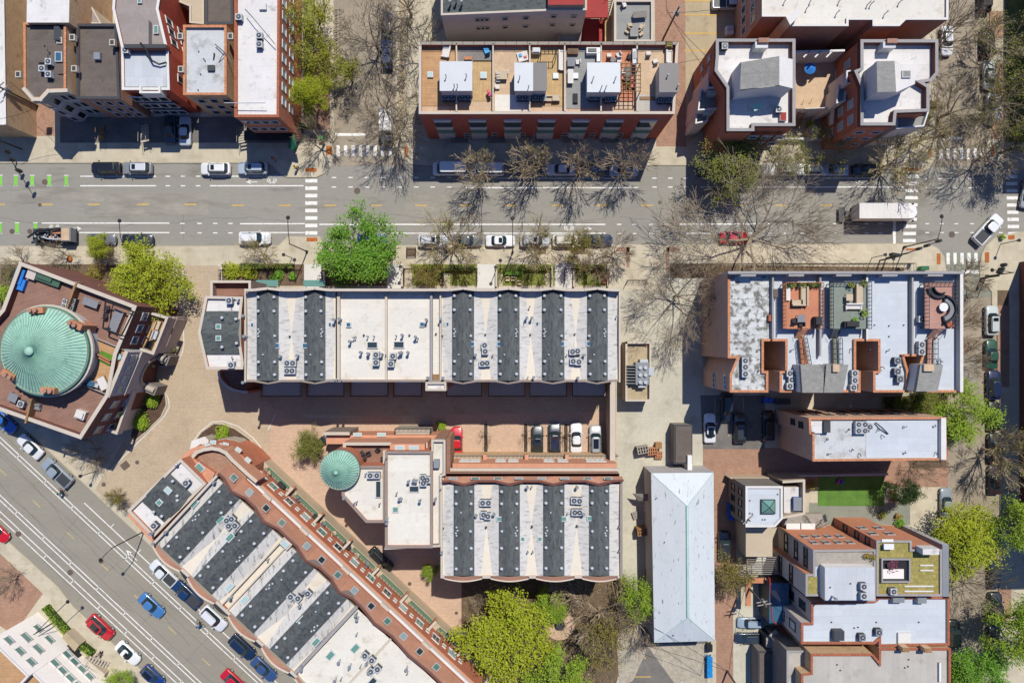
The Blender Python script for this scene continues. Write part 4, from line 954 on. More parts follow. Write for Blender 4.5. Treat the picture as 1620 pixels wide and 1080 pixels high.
# curved brick corner with terrace
T10=poly_root('curved_terrace','curved orange brick corner terrace at the north end of the slanted row',[(290,727),(330,700),(400,730),(380,790)],9,'terrace')
outer=[(284,727),(290,718),(303,709),(320,703),(338,701),(354,704),(370,711),(386,723),(400,738),(398,765),(345,765),(320,765)]
b=MB(); b.prism(PW(outer,7.6),0,7.6,'brick_orange','tile_orange'); b.build('lower_tier',T10)
inner=[(288,727),(300,719),(311,713),(334,709),(355,714),(368,726),(390,749),(380,775),(345,765),(320,765)]
b=MB(); b.prism(PW(inner,10),0,9.4,'brick_brown','paver_red'); b.build('upper_tier',T10)
wallpar(T10,[(302,725),(311,715),(322,711),(335,709),(347,711),(357,716),(367,727),(392,750),(404,760)],7.0,10.3,.5,'tile_orange','coping',name='curved_parapet')
b=MB(); P=[W(*q,zz) for q,zz in(((287,727),10.3),((302,722),10.3),((340,748),12.6),((332,765),12.6))]; b.face(P if area(P)>0 else P[::-1],'tile_orange'); b.prism(PW([(287,727),(302,722),(340,748),(332,765)],10.2),0,10.2,'brick_orange'); b.build('mansard',T10)
b=MB(); b.prism(PW([(346,747),(353,742),(376,762),(368,772)],11),0,12.3,'tile_orange','tile_orange'); b.build('mansard',T10)
skylight(T10,317,739,11.6,.9,1.3,rot=45,gm='glass_green')
for x,y,a in((343,708,30),(352,705,30),(365,716,40),(378,711,35),(393,727,40),(338,699,0),(358,703,15),(330,704,0)): skylight(T10,x,y,7.6,.9,.6,rot=-a,gm='glass_pale')
b=MB(); b.prism(PW([(303,697),(324,690),(330,696),(330,706),(318,702),(300,712)],3.0),0,3.0,'stone','roof_white'); o=b.build('entry_porch',T10)
b=MB(); b.prism(PW([(345,695),(360,694),(375,697),(392,708),(405,722),(400,726),(380,712),(360,703),(346,702)],3.2),0,3.2,'stone','coping'); b.build('curved_ledge',T10)
# stair tower in the middle of the slanted row
b=MB(); I=PW(UVp(rect(908,-327,926,-312)),13.9); b.prism(I,0,13.7,'brick_brown','roof_white'); b.ring(ccw(I),inset(I,.25),13.5,13.9,'coping'); b.build('stair_tower',T8)
skylight(T8,*UV(917,-321),13.7,1.0,.8,rot=-43,gm='glass_pale')
# ================================================================ rotunda building
RZ=12.2
rb=[(31,414),(216,484),(184,560),(203,566),(172,628),(160,618),(128,694),(40,661),(-60,628),(-60,470),(0,492)]
rb=[(31,414),(216,484),(184,561),(172,625),(128,694),(-60,628),(-60,560),(3,489)]
TR=building('rotunda_building','brown decked corner building carrying the large round green copper roof',rb,RZ,'deck_brown_diag','brick_dark','coping',pt=.45,ph=1.2)
turret('copper_rotunda','large round green copper roof rising from the brown decked corner building',70,555,71,11.0,14.0,17.0,72,'stucco_grey')
ROT=[o for o in COL.objects if o.name.startswith('copper_rotunda')][0]
zc=14.0
cR=W(70,555,zc)
b=MB(); 
for k in range(48):
    a=2*math.pi*k/48;a2=2*math.pi*(k+1)/48; r0,r1=70*.087,74*.087
    f=[(cR.x+r1*math.cos(a),cR.y+r1*math.sin(a),13.5),(cR.x+r1*math.cos(a2),cR.y+r1*math.sin(a2),13.5),(cR.x+r0*math.cos(a2),cR.y+r0*math.sin(a2),13.5),(cR.x+r0*math.cos(a),cR.y+r0*math.sin(a),13.5)]
    b.face(f,'coping'); b.face([(f[0][0],f[0][1],13.1),(f[1][0],f[1][1],13.1),f[1],f[0]],'coping')
b.build('stone_cornice',ROT)
for k,(x,y,a) in enumerate(((55,491,5),(117,514,-25),(10,593,150),(73,618,175))):
    bb=MB(); p=W(x,y,15.2); aa=math.radians(a); bb.box((p.x,p.y,11.6),(1.9,.8,3.4),'timber_orange',aa)
    for dx in(-.6,.1): bb.cyl((p.x+dx*math.cos(aa),p.y+dx*math.sin(aa),15.0),.28,.5,'brick_brown',10)
    bb.build('chimney_stack',ROT)
railing(TR,[(119,446),(105,490)],11.0,'coping',zr=12,t=.06)
# dividing walls, pergola, link and arch
wallpar(TR,[(120,448),(104,491)],11,12.4,.25,'timber','timber',name='deck_divider'); wallpar(TR,[(40,668),(49,632)],11,12.4,.25,'timber','timber',name='deck_divider')
wallpar(TR,[(135,570),(147,566),(160,520)],11,12.0,.1,'timber','timber',name='deck_divider') if False else None
b=MB()
def fbeam(x0,y0,x1,y1,z,m='metal_black',t=.12): b.tube([W(x0,y0,z),W(x1,y1,z)],t,m,4)
P4=[(167,475),(211,493),(192,531),(163,519)]
for i in range(4): fbeam(*P4[i],*P4[(i+1)%4],13.2)
for q in P4: p=W(*q,13.2); b.tube([(p.x,p.y,11.0),(p.x,p.y,13.2)],.08,'metal_black',4)
b.build('pergola_frame',TR)
# recessed lower balconies on the east side
TB=poly_root('balcony_block','lower stone balcony block with planks on the east side of the rotunda building',[(236,497),(262,503),(242,560),(215,548)],5,'balcony block')
b=MB(); b.prism(PW([(231,494),(263,503),(242,559),(214,549)],6.5),0,6.5,'stucco_taupe','deck_tan'); b.build('lower_tier',TB)
wallpar(TB,[(233,494),(264,503),(242,559),(221,552)],6.5,7.6,.35,'stucco_taupe','coping',name='parapet')
wallpar(TB,[(266,503),(278,503),(262,545)],0,3.4,.5,'stucco_taupe','coping_taupe',name='planter_wall')
for q,m in(((252,515),'fabric_beige'),((248,530),'metal_light'),((240,545),'glass_black')):
    p=W(*q,6.6); bb=MB(); bb.box((p.x,p.y,6.55),(.5,1.3,.5),m,math.radians(-22)); bb.box((p.x-.3,p.y,6.55),(.15,1.2,.9),m,math.radians(-22)); bb.build('built_in_bench',TB)
TC=poly_root('balcony_block','lower grey balcony block on the southeast side of the rotunda building',[(170,626),(205,618),(180,686),(150,660)],5,'balcony block')
b=MB(); b.prism(PW([(172,628),(206,622),(183,684),(146,668)],5.2),0,5.2,'stucco_taupe','deck_tan'); b.build('lower_tier',TC)
wallpar(TC,[(207,619),(184,685),(170,680)],5.2,6.6,.35,'stucco_taupe','coping',name='parapet')
# facade windows
facade(TR,(216,484),(184,561),RZ,[6.2,9.2],[.2,.45,.7],1.2,1.5,'frame_white','glass_blue')
facade(TR,(172,625),(128,694),RZ,[6.0,9.2],[.25,.55,.85],1.2,1.5,'frame_white','glass')
# arch wing
TA=poly_root('arch_wing','grey arched gateway wing joining the two halves of the rotunda building',[(184,561),(215,565),(200,620),(172,625)],6,'gateway')
A0=W(203,557,11.8);A1=W(174,627,11.8); d=(A1-A0); d.z=0; L=d.length; d.normalize(); nrm=Vector((-d.y,d.x,0)); 
if nrm.x<0: nrm=-nrm
b=MB(); front=[]; N=14; hw=L*.28; zs=3.6
prof=[(0,0),(0,11.8),(L,11.8),(L,0)]
arch=[(L/2+hw*math.cos(math.pi*i/N),zs+hw*math.sin(math.pi*i/N)) for i in range(N+1)]
def q3(s,z,o): v=A0+d*s+nrm*o; return Vector((v.x,v.y,z))
for o in(0.0,-5.0):
    for i in range(N):
        (s0,z0_),(s1,z1_)=arch[i],arch[i+1]; b.face([q3(s0,z0_,o),q3(s1,z1_,o),q3(s1,11.8,o),q3(s0,11.8,o)],'stucco_grey')
    b.face([q3(0,0,o),q3(L/2-hw,0,o),q3(L/2-hw,11.8,o),q3(0,11.8,o)],'stucco_grey'); b.face([q3(L,0,o),q3(L/2+hw,0,o),q3(L/2+hw,11.8,o),q3(L,11.8,o)],'stucco_grey')
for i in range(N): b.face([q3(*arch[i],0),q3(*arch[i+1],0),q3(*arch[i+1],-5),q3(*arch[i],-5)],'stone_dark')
for s in(0,L): b.face([q3(s,0,0),q3(s,11.8,0),q3(s,11.8,-5),q3(s,0,-5)],'stucco_grey')
b.build('wall',TA)
b=MB(); f=[q3(0,11.0,.0),q3(L,11.0,.0),q3(L,11.0,-4.4),q3(0,11.0,-4.4)]; 
b=MB(); 
for i in range(N):
    (s0,z0_),(s1,z1_)=arch[i],arch[i+1]; k=(hw+.5)/hw
    a0=(L/2+(s0-L/2)*k,zs+(z0_-zs)*k);a1=(L/2+(s1-L/2)*k,zs+(z1_-zs)*k)
    b.face([q3(s0,z0_,.15),q3(s1,z1_,.15),q3(*a1,.15),q3(*a0,.15)],'stone'); b.face([q3(*a0,.15),q3(*a1,.15),q3(*a1,0),q3(*a0,0)],'stone')
b.build('arch_moulding',TA)
b=MB(); c_=[q3(-.1,11.8,.12),q3(L+.1,11.8,.12),q3(L+.1,11.8,-.4),q3(-.1,11.8,-.4)]; 
b.prism([(v.x,v.y) for v in c_],11.8,12.1,'coping','coping'); b.prism([(v.x,v.y) for v in[q3(0,7,.25),q3(L,7,.25),q3(L,7,0),q3(0,7,0)]],8.3,8.6,'coping','coping'); b.build('cornice',TA)
ang=math.atan2(-nrm.x,nrm.y)
for s in(.14,.38,.62,.86):
    v=q3(L*s,10.0,.01); place_win(TA,v,ang,.9,1.4,'frame_white','glass_green')
b=MB(); f=[q3(.3,12,-.4),q3(L-.3,12,-.4),q3(L-.3,12,-6),q3(.3,12,-6)]; b.prism([(v.x,v.y) for v in f],11.0,11.3,'deck_tan','deck_tan'); b.build('roof_deck',TA)
for sg in(0,1):
    s=L*.13 if sg else L*.87
    bb=MB(); v=q3(s,0,.8); bb.box((v.x,v.y,0),(1.5,2.0,3.2),'stone_dark',math.atan2(d.y,d.x)); bb.tube([(v.x-nrm.x*.6,v.y-nrm.y*.6,3.3),(v.x+nrm.x*.8,v.y+nrm.y*.8,3.3)],.45,'stone',10); bb.build('arch_pier',TA)
# deck furniture
def boxy(name,label,cat,px,py,z,parts,rot=0,group=None):
    """parts: (part name, centre, size, material)"""
    e=root(name,label,cat,W(px,py,z),group,math.radians(rot))
    for nm,c,s,m in parts: b=MB(); b.box(c,s,m); b.build(nm,e,world=False)
    return e
def table(px,py,z,label,w=1.8,d=.9,rot=0,m='fabric_grey',cat='table',nm='dining_table'):
    return boxy(nm,label,cat,px,py,z,[('tabletop',(0,0,.7),(w,d,.06),m)]+[('leg',(sx*(w/2-.1),sy*(d/2-.1),0),(.07,.07,.7),'metal_dark') for sx in(-1,1) for sy in(-1,1)],rot)
def sofa(px,py,z,label,w=2.2,d=.9,rot=0,m='fabric_beige',nm='garden_sofa'):
    return boxy(nm,label,'sofa',px,py,z,[('base',(0,0,0),(w,d,.3),'timber'),('seat_cushion',(0,.05,.3),(w-.25,d-.3,.16),m),('backrest',(0,-d/2+.12,.3),(w,.2,.45),m),('armrest',(-w/2+.08,0,.3),(.16,d,.25),m),('armrest',(w/2-.08,0,.3),(.16,d,.25),m)],rot)
boxy('covered_furniture','L shaped garden furniture under a bright blue cover on the rotunda deck','covered furniture',35,438,11,[('cover',(0,0,0),(1.3,2.2,.75),'fabric_blue'),('cover_extension',(.6,-1.0,0),(1.0,1.6,.6),'fabric_blue')],-20)
boxy('covered_furniture','long garden furniture under a dark green cover on the rotunda deck','covered furniture',80,442,11,[('cover',(0,0,0),(3.6,1.3,.6),'fabric_green'),('raised_cover',(-.4,.1,.6),(2.2,.8,.25),'fabric_green')],-20)
boxy('storage_box','grey brown storage box between the blue and green covers on the rotunda deck','storage box',55,435,11,[('box_body',(0,0,0),(1.2,1.2,.7),'coping_taupe'),('lid',(0,0,.7),(1.28,1.28,.06),'stucco_taupe')],-20)
table(148,479,11,'long grey dining table on the rotunda deck left of the pergola',2.2,1.1,-20)
sofa(186,508,11,'long pale grey sofa under the black pergola on the rotunda deck',3.2,1.6,68,'fabric_grey')
chair(172,487,11,0,'upper dark armchair under the black pergola on the rotunda deck'); chair(169,500,11,0,'lower dark armchair under the black pergola on the rotunda deck')
acs([(120,477),(117,487)],11,'by the timber divider on the rotunda deck','dark',-20,order='from the top'); acs([(107,477),(105,484)],11,'left of the timber divider on the rotunda deck','grey',-20,sc=.75,order='from the top')
b=MB(); P=PW([(160,554),(189,566),(180,582),(155,571)],11.25); b.prism(P,11.3,11.34,'turf','turf'); b.build('artificial_turf',TA)
boxy('garden_bench','orange slatted timber bench on the artificial turf of the arch deck','bench',167,568,11.35,[('seat',(0,0,.35),(2.2,.5,.08),'timber_orange'),('backrest',(0,.3,.4),(2.2,.12,.5),'timber_orange'),('leg',(-.9,0,0),(.1,.5,.35),'timber'),('leg',(.9,0,0),(.1,.5,.35),'timber')],-28)
bb=MB(); p=W(189,564,11.35); bb.cyl((p.x,p.y,11.35),.45,.3,'tarp_blue',16,top='glass_pale'); tag(bb.build('paddling_pool'),'small round blue paddling pool beside the artificial turf','paddling pool')
boxy('barbecue_grill','grey barbecue by the arch deck of the rotunda building','barbecue',150,606,11,[('firebox',(0,0,.3),(1.0,.8,.6),'metal_mid'),('lid',(0,0,.9),(.9,.7,.25),'glass_blue'),('side_shelf',(.75,0,.7),(.5,.6,.06),'metal_light')],-20,'barbecues')
boxy('garden_lounger','white cushioned lounger pair on the arch deck','lounger',165,606,11.35,[('base',(0,0,0),(1.9,1.2,.3),'timber'),('mattress',(0,0,.3),(1.8,1.1,.14),'fabric_white')],-65)
boxy('covered_furniture','white boxy covered stack at the lower right of the rotunda deck','covered furniture',132,655,11,[('cover',(0,0,0),(1.4,1.2,.8),'fabric_white'),('raised_cover',(0,0,.8),(1.1,.8,.25),'fabric_white')],-20)
boxy('garden_sofa','grey sofa by the lower deck divider of the rotunda building','sofa',57,642,11,[('base',(0,0,0),(1.8,.9,.35),'fabric_grey'),('backrest',(0,.35,.35),(1.8,.2,.35),'fabric_grey'),('seat_cushion',(0,-.1,.35),(1.6,.55,.12),'fabric_grey')],-15)
acs([(39,638)],11,'by the lower deck divider of the rotunda building','light',-20)
table(26,628,11,'pale folding table left of the lower deck divider on the rotunda building',1.3,1.2,-25)
b=MB(); P=W(-5,0,0)

boxy('recycling_bin','bright blue bin leaning at the courtyard side of the slanted row terraces','bin',488,792,.2,[('bin_body',(0,0,0),(.8,.8,.9),'plastic_blue'),('lid',(0,0,.9),(.86,.86,.07),'plastic_blue')],-40)
# ================================================================ northwest terraced houses
N0=building('brick_house','white roofed building with tan brick side at the far left edge of the upper row',[(-70,-120),(4,-120),(9,197),(-70,197)],6.8,'roof_white','brick_tan','coping_white',ph=.35,pt=.2)
N1=building('brick_house','narrow dark roofed house with orange coping and grey bay front',[(37,36),(104,36),(104,143),(76,144),(64,157),(52,157),(38,141)],10,'roof_brown','brick_tan','coping_orange',pt=.28,ph=.4)
block(N1,'rear_addition',[(44,-90),(112,-90),(109,36),(42,36)],0,10.6,'brick_tan','roof_white')
wallpar(N1,[(38,141),(52,157),(64,157),(76,144),(104,143)],9.2,10.25,.5,'stone','coping',name='front_cornice')
b=MB(); 
for p,q in(((38,141),(52,157)),((52,157),(64,157)),((64,157),(76,144)),((76,144),(104,143))):
    A=W(*p,10);B=W(*q,10); d=(B-A).normalized(); n=Vector((d.y,-d.x,0))*.04; b.face([Vector((A.x,A.y,0))+n,Vector((B.x,B.y,0))+n,Vector((B.x,B.y,9.2))+n,Vector((A.x,A.y,9.2))+n],'stucco_grey')
    
b.build('bay_front',N1)
for p,q,n_ in(((38,141),(52,157),1),((52,157),(64,157),1),((64,157),(76,144),1),((76,144),(104,143),2)): facade(N1,p,q,10,[1.6,4.6,7.6],n_,1.0,1.9,'frame_white','glass_black',off=.04)
skylight(N1,94,91,9.65,1.0,1.4,gm='glass_blue'); block(N1,'roof_hatch',rect(60,86,75,99),9.6,9.85,'roof_brown','roof_brown'); block(N1,'roof_hatch',rect(85,41,93,63),9.6,10.1,'metal_mid','metal_dark'); block(N1,'roof_hatch',rect(91,106,101,117),9.6,9.8,'roof_brown','roof_brown')
acs([(82,101),(72,112),(82,121)],9.6,'on the narrow dark roof with orange coping','light',order='from the top')
vent(N1,71,73,9.6,'stub'); vent(N1,80,84,9.6,'goose')
def wallac(x,y,z,label):
    e=root('window_air_conditioner',label,'air conditioner',W(x,y,z),'air conditioners mounted on the side walls'); b=MB(); b.box((0,0,0),(.8,.9,.6),'coping'); b.build('casing',e,world=False); b=MB(); b.box((0,0,.6),(.5,.6,.04),'metal_dark'); b.build('grille',e,world=False)
for (x,y,t) in ((33,120,'left of the dark roof with orange coping'),(98,67,'near the right coping of the narrow dark roof'),(118,62,'upper left edge of the plain dark roof'),(121,111,'lower left edge of the plain dark roof'),(181,70,'right edge of the plain dark roof'),(288,60,'upper left edge of the white roof with orange coping'),(289,112,'lower left edge of the white roof with orange coping'),(367,60,'right wall of the white roof with orange coping')): wallac(x,y,9.2,'tan boxed air conditioner at the '+t if not t.startswith(('left','near')) else 'tan boxed air conditioner '+t)
N2=building('brick_house','house with a plain dark flat roof in the upper left row',[(121,38),(184,38),(189,152),(189,156),(121,156),(121,120)],8.8,'roof_brown','brick_brown','metal_dark',pt=.3,ph=.45)
b=MB(); P=[W(121,142,8.85),W(187,142,8.85),W(187,155,8.3),W(121,155,8.3)]
facade(N2,(121,156),(189,156),8.8,[2,4.3,7.0],3,1.0,1.6,'frame_white','glass_black',m0=.2,m1=.0)
block(N2,'roof_hatch',rect(148,83,158,94),8.35,8.9,'metal_mid','metal_mid'); 
N3=building('brick_house','tapered roof house with painted red side wall in the upper left row',[(183,-60),(178,14),(192,75),(193,142),(268,142),(266,82),(250,14),(262,-60)],10,'roof_taupe','brick_painted','coping_white',pt=.3,ph=.35)
b=MB(); b.prism(PW([(195,86),(263,86),(264.5,138),(196,138)],9.6),9.55,9.72,'roof_silver','roof_silver'); b.build('metal_deck',N3)
block(N3,'dormer',rect(216,32,235,70),9.6,10.6,'roof_taupe','roof_taupe'); block(N3,'dormer',rect(196,70,262,76),9.6,10.9,'brick_dark','metal_dark')
skylight(N3,248,48,9.7,.7,1.2,gm='glass_green'); skylight(N3,222,2,9.7,.6,.8,gm='glass_green')
b=MB(); b.tube([W(222,68,11),W(232,80,10.9),W(240,96,10.5),W(252,102,10.2),W(263,99,10.2)],.14,'metal_black',6); b.build('flexible_duct',N3)
wallpar(N3,[(222,138),(222,146),(252,146),(252,138)],8.5,10.3,.3,'coping_white','coping_white',name='bay_cornice'); block(N3,'bay_front',rect(223,140,252,147),0,9.0,'stucco_grey','roof_white')
acs([(203,83)],9.75,'on the grey metal deck of the tapered roof','light')
facade(N3,(193,147),(268,147),10,[1.8,4.8,7.6],[.12,.3,.5,.7],1.3,1.7,'frame_white','glass_black')
facade(N3,(250,14),(266,82),10,[3.5,7.2],[.1,.35,.6],1.1,1.9,'frame_white','glass')
facade(N3,(266,82),(268,142),10,[3.0,6.5],[.5],1.1,1.9,'frame_white','glass')
N4=building('brick_house','small worn white roof with orange coping between the red wall and the big white roof',[(290,40),(358,40),(358,150),(290,150)],9.4,'roof_blotchy','brick_tan','coping_orange',pt=.28,ph=.45)
facade(N4,(290,150),(358,150),9.4,[2,4.4,7.0],[.25,.55,.85],1.2,1.5,'frame_white','glass_black')
b=MB(); b.tube([W(340,70,9.4),W(356,84,9.6),W(367,100,9.4)],.07,'metal_dark',5); b.tube([W(354,84,9.6),W(346,99,9)],.06,'metal_mid',5); b.tube([W(339,84,9.2),W(338,95,9.0)],.1,'metal_black',6); b.build('antenna',N4)
for x,y in((315,82),(323,94),(325,97),(318,118),(314,143)): vent(N4,x,y,8.95,'stub')
block(N4,'roof_patch',rect(328,103,339,112),8.95,9.3,'metal_dark','metal_dark')
N5=building('brick_building','tall orange brick corner building with large white roof by the side street',[(371,-120),(443,-120),(441,185),(371,185)],10.6,'roof_white','brick_orange','coping_red',pt=.3,ph=.5)
acs([(413,60),(413,74)],10.1,'on the right side of the large white corner roof','light',order='from the top'); acs([(381,31)],10.1,'at the top left of the large white corner roof','light')
b=MB(); b.tube([W(388,15,11.3),W(400,28,11.6),W(435,70,11.0)],.06,'metal_dark',5); b.tube([W(355,163,11.3),W(420,163,11.4)],.06,'metal_light',5); b.build('antenna',N5); block(N5,'roof_hatch',rect(410,5,421,15),10.1,10.5,'roof_white','roof_white')
facade(N5,(371,185),(441,185),10.6,[5.2,8.4],[.14,.36,.58,.8],1.1,1.4,'frame_white','glass')
for z,n in((8.6,9),(5.4,9)): facade(N5,(442,-60),(441,185),10.6,[z],n,1.1,1.6,'frame_white','glass_pale')
b=MB(); b.prism(PW(rect(386,207,462,222),3.0),2.7,3.0,'metal_black','metal_black'); b.build('shop_canopy',N5)
bb=MB(); P=[W(462,238,2.4),W(467,241,2.2),W(469,232,3.2),W(465,212,3.8),W(461,215,3.8),W(455,233,2.6)]; bb.face(P,'sign_green'); bb.face([p-Vector((0,0,.12)) for p in P][::-1],'sign_green'); tag(bb.build('shop_awning'),'green pointed awning at the corner of the orange brick building','awning')
b=MB()
# steps, rails in front
def stoop(x,y0,y1,z,label,w=1.2,m='stone'):
    r=root('front_steps',label,'steps',W(x,(y0+y1)/2,0),'front steps'); stairs(r,(x,y1),(x,y0),.3,z,w,m,'stair_flight'); return r
stoop(229,225,197,1.8,'narrow pale steps left of the parked silver driveway car'); stoop(384,226,200,1.8,'pale steps left of the green awning'); stoop(160,222,200,1.5,'yellowish steps in front of the grey bay front house',.8,'timber')
# rear sheds between the houses
SH=building('shed','pale yellow garden shed roof behind the painted red wall',[(276,-20),(322,-20),(322,38),(300,36),(300,10),(276,0)],5,'stucco_tan','stucco_tan','coping',ph=.2,pt=.2)
SH2=building('outbuilding','dark flat outbuilding behind the small worn white roof',[(325,-60),(368,-60),(368,38),(325,38)],5.5,'roof_brown','brick_brown','metal_dark',ph=.3)
SH3=building('outbuilding','low sloped grey outbuilding behind the plain dark roof',[(114,-60),(122,-30),(160,38),(118,36)],5.5,'roof_taupe','stucco_tan','coping',ph=.15,pt=.15)
# ================================================================ middle building with roof decks
N6=building('apartment_building','taupe building with green grey roof at the top centre edge',[(698,-140),(928,-140),(928,16),(868,16),(866,17),(698,24)],13,'shingle_green','stucco_taupe','coping',pt=.2,ph=.15)
facade(N6,(698,24),(866,17),13,[8.6,11.2],[.34,.38,.42,.60,.80],.8,.8,'coping','glass'); facade(N6,(868,16),(928,16),13,[8.6,11.2],[.15,.7],.8,.8,'coping','glass')
block(N6,'flat_roof',[(867,-20),(925,-20),(924,8),(867,8)],12.8,14.0,'coping_taupe','red_timber'); 
for x,y in((713,8),(722,5),(731,8)): vent(N6,x,y,12.9,'flue')
N7=building('apartment_building','row building with furnished roof decks and bay windows on the main street',[(663,67),(1073,67),(1067,180),(663,180)],12.0,'deck_pale','brick_red','coping',pt=.3,ph=.9)
zD=11.1
b=MB(); b.prism(PW(rect(663,65.9,1073,66.6),12.0),0,11.0,'stucco_taupe','stucco_taupe'); b.build('bounce_cladding',N7)  # unseen stucco facing, added to keep red bounce light off the taupe wall
def patch(r,nm,x0,y0,x1,y1,m,z=zD,t=.06): return block(r,nm,rect(x0,y0,x1,y1),z,z+t,m,m)
patch(N7,'deck_surface',667,73,720,168,'deck_tan'); patch(N7,'deck_surface',725,73,778,98,'stone_dark'); patch(N7,'deck_surface',748,96,779,160,'deck_wood')
patch(N7,'deck_surface',783,73,838,168,'deck_pale',t=.05); patch(N7,'deck_surface',840,76,892,168,'deck_wood'); patch(N7,'deck_surface',896,76,950,172,'deck_grey'); patch(N7,'deck_surface',952,76,1007,160,'deck_rust'); patch(N7,'deck_surface',1010,76,1064,168,'deck_pale'); patch(N7,'deck_surface',1008,150,1060,176,'roof_grey',t=.08); patch(N7,'deck_surface',783,150,838,176,'roof_cream',t=.08)
for x in (722,780,838,893.5,951,1008): wallpar(N7,[(x,70),(x,176)],zD,12.0,.2,'coping','coping',name='deck_divider')
def pent(x0,y0,x1,y1,z,rm,nm='stair_penthouse',x2=None):
    P=rect(x0,y0,x1,y1); o=block(N7,nm,P,zD,z,'stucco_grey',rm); b=MB(); b.prism(inset(PW(P,z),-.12),z,z+.08,'metal_mid',rm); b.build('roof_sheet',o); return o
pent(697,99,746,143,14.0,'metal_seam'); pent(815,101,842,143,14.0,'metal_seam'); pent(842,101,864,143,13.6,'metal_seam_dark'); pent(930,101,980,145,14.0,'metal_seam'); pent(1044,102,1072,145,14.2,'metal_seam_dark')
for x,y in((706,123),(738,122),(719,138),(724,138),(938,126),(973,126),(951,140),(958,140),(1055,122),(1071,138),(822,125),(836,140)): vent(N7,x,y,14.0,'pipe')
acs([(705,157),(715,157),(732,157),(741,157)],zD,'beside the west penthouse of the roof deck building','dark'); acs([(822,157),(831,157),(847,158),(859,158)],zD,'beside the second penthouse of the roof deck building','dark'); acs([(936,157),(946,157),(961,160),(971,159)],zD,'beside the third penthouse of the roof deck building','dark'); acs([(1044,161),(1056,161)],zD,'beside the east penthouse of the roof deck building','dark')
skylight(N7,681,119,11.2,.8,.8,gm='glass_pale'); skylight(N7,765,120,11.2,.9,.9,gm='glass_pale'); skylight(N7,879,121,11.2,.8,.8,gm='glass_pale'); skylight(N7,908,121,11.2,1.2,.8,gm='glass_pale')
# front: bays
for i,x0 in enumerate((680,736,793,848,903,958,1012)):
    if i>6: break
    xa,xb=x0,x0+36; b=MB(); P=PW([(xa,179),(xb,179),(xb-5,187),(xa+5,187)],10.8); 
    for zz0,zz1,m in((0.8,3.6,'frame_white'),(3.6,5.4,'glass_green'),(5.4,6.6,'frame_white'),(6.6,8.8,'glass'),(8.8,9.6,'frame_white')): b.prism(P,zz0,zz1,m,m if zz1<9.5 else 'roof_white')
    b.build('bay_window',N7)
facade(N7,(663,180),(1067,180),12.0,[1.4,2.6],14,.9,1.1,'coping','glass_black')
for i,x in enumerate((730,790,850,910,970,1020)):
    b=MB(); p=W(x,218,1.2); b.box((p.x,p.y+1.0,0),(3.2,2.2,.12),'stone_dark'); 
    for k in range(6): b.box((p.x-1.5+k*.45,p.y,0),(.45,1.0,1.6-k*.25),'stone_dark')
    o=b.build('front_stoop'); tag(o,f'{ORD[i]} dark entrance stoop from the left in front of the bay window building','stoop','entrance stoops')
b=MB(); 
for x in (800,860,900,960,1015): pass
railing(N7,[(665,69),(1071,69)],12.0,'metal_black',h=.6,step=1.5)
# deck furniture
sofa(706,84,zD,'white covered sofa on the upper left roof deck by the brown divider',1.6,1.2,80,'fabric_white')
boxy('garden_chair','blue lounge chair in the shaded corner of the roof decks','chair',770,82,zD,[('seat',(0,0,.3),(.7,.9,.1),'tarp_blue'),('backrest',(0,-.5,.3),(.7,.1,.6),'tarp_blue'),('leg',(-.3,0,0),(.06,.06,.3),'metal_light'),('leg',(.3,0,0),(.06,.06,.3),'metal_light')],20)
boxy('garden_bench','low orange bench on the shaded roof deck','bench',741,94,zD,[('seat',(0,0,.35),(1.1,.45,.08),'coping_orange'),('leg',(-.4,0,0),(.08,.4,.35),'timber'),('leg',(.4,0,0),(.08,.4,.35),'timber')],0)
boxy('folded_parasol','pink folded parasol on the wooden roof deck','parasol',774,151,zD,[('pole',(0,0,0),(.08,.08,1.6),'white_paint'),('canopy',(0,0,.5),(.4,.9,.5),'pink_paint')],20)
for i,(x,y) in enumerate(((788,117),(800,117),(788,128),(787,139))): chair(x,y,zD,90*i,f'{ORD[i]} pale deck chair around the low table right of the first divider','fabric_white')
table(794,122,zD,'pale low table among the deck chairs right of the first divider',1.5,1.2,0,'fabric_beige')
boxy('ball_lounger','white round daybed with blue and red cushions on the roof deck','daybed',827,91,zD,[('base',(0,0,0),(1.5,1.3,.35),'fabric_white'),('cushion',(-.3,.2,.35),(.4,.4,.15),'tarp_blue'),('cushion',(.3,-.2,.35),(.4,.3,.12),'red_paint')],15)
boxy('barbecue_grill','white barbecue with black hood by the pergola frame on the roof deck','barbecue',848,84,zD,[('firebox',(0,0,.3),(1.1,.7,.6),'fabric_white'),('lid',(0,0,.9),(.9,.6,.2),'metal_light')],0,'barbecues')
b=MB()
for x in range(856,882,6): b.tube([W(x,76,13.2),W(x,86,13.2)],.05,'metal_black',4)
for y in (76,86): b.tube([W(855,y,13.2),W(881,y,13.2)],.06,'metal_black',4); 
for x in(856,880):
    for y in (76,86): p=W(x,y,13.2); b.tube([(p.x,p.y,11.1),(p.x,p.y,13.2)],.06,'metal_black',4)
b.build('pergola_frame',N7)
sofa(888,98,zD,'long white sofa against the divider on the second wooden deck',2.8,.9,-90,'fabric_white'); sofa(872,158,zD,'tan sofa at the front of the second wooden deck',2.4,.9,180,'fabric_beige'); table(879,158,zD+.0,'tan low table at the front of the second wooden deck',1.0,.8,0,'fabric_beige')
table(902,124,zD,'white side table beside the pale skylight on the grey deck',.8,2.0,0,'fabric_white'); chair(914,100,zD,90,'white armchair on the grey roof deck','fabric_white'); boxy('storage_box','grey cushioned box on the grey roof deck','storage box',903,101,zD,[('box_body',(0,0,0),(1.0,1.2,.6),'fabric_grey'),('lid',(0,0,.6),(1.06,1.26,.06),'fabric_grey')])
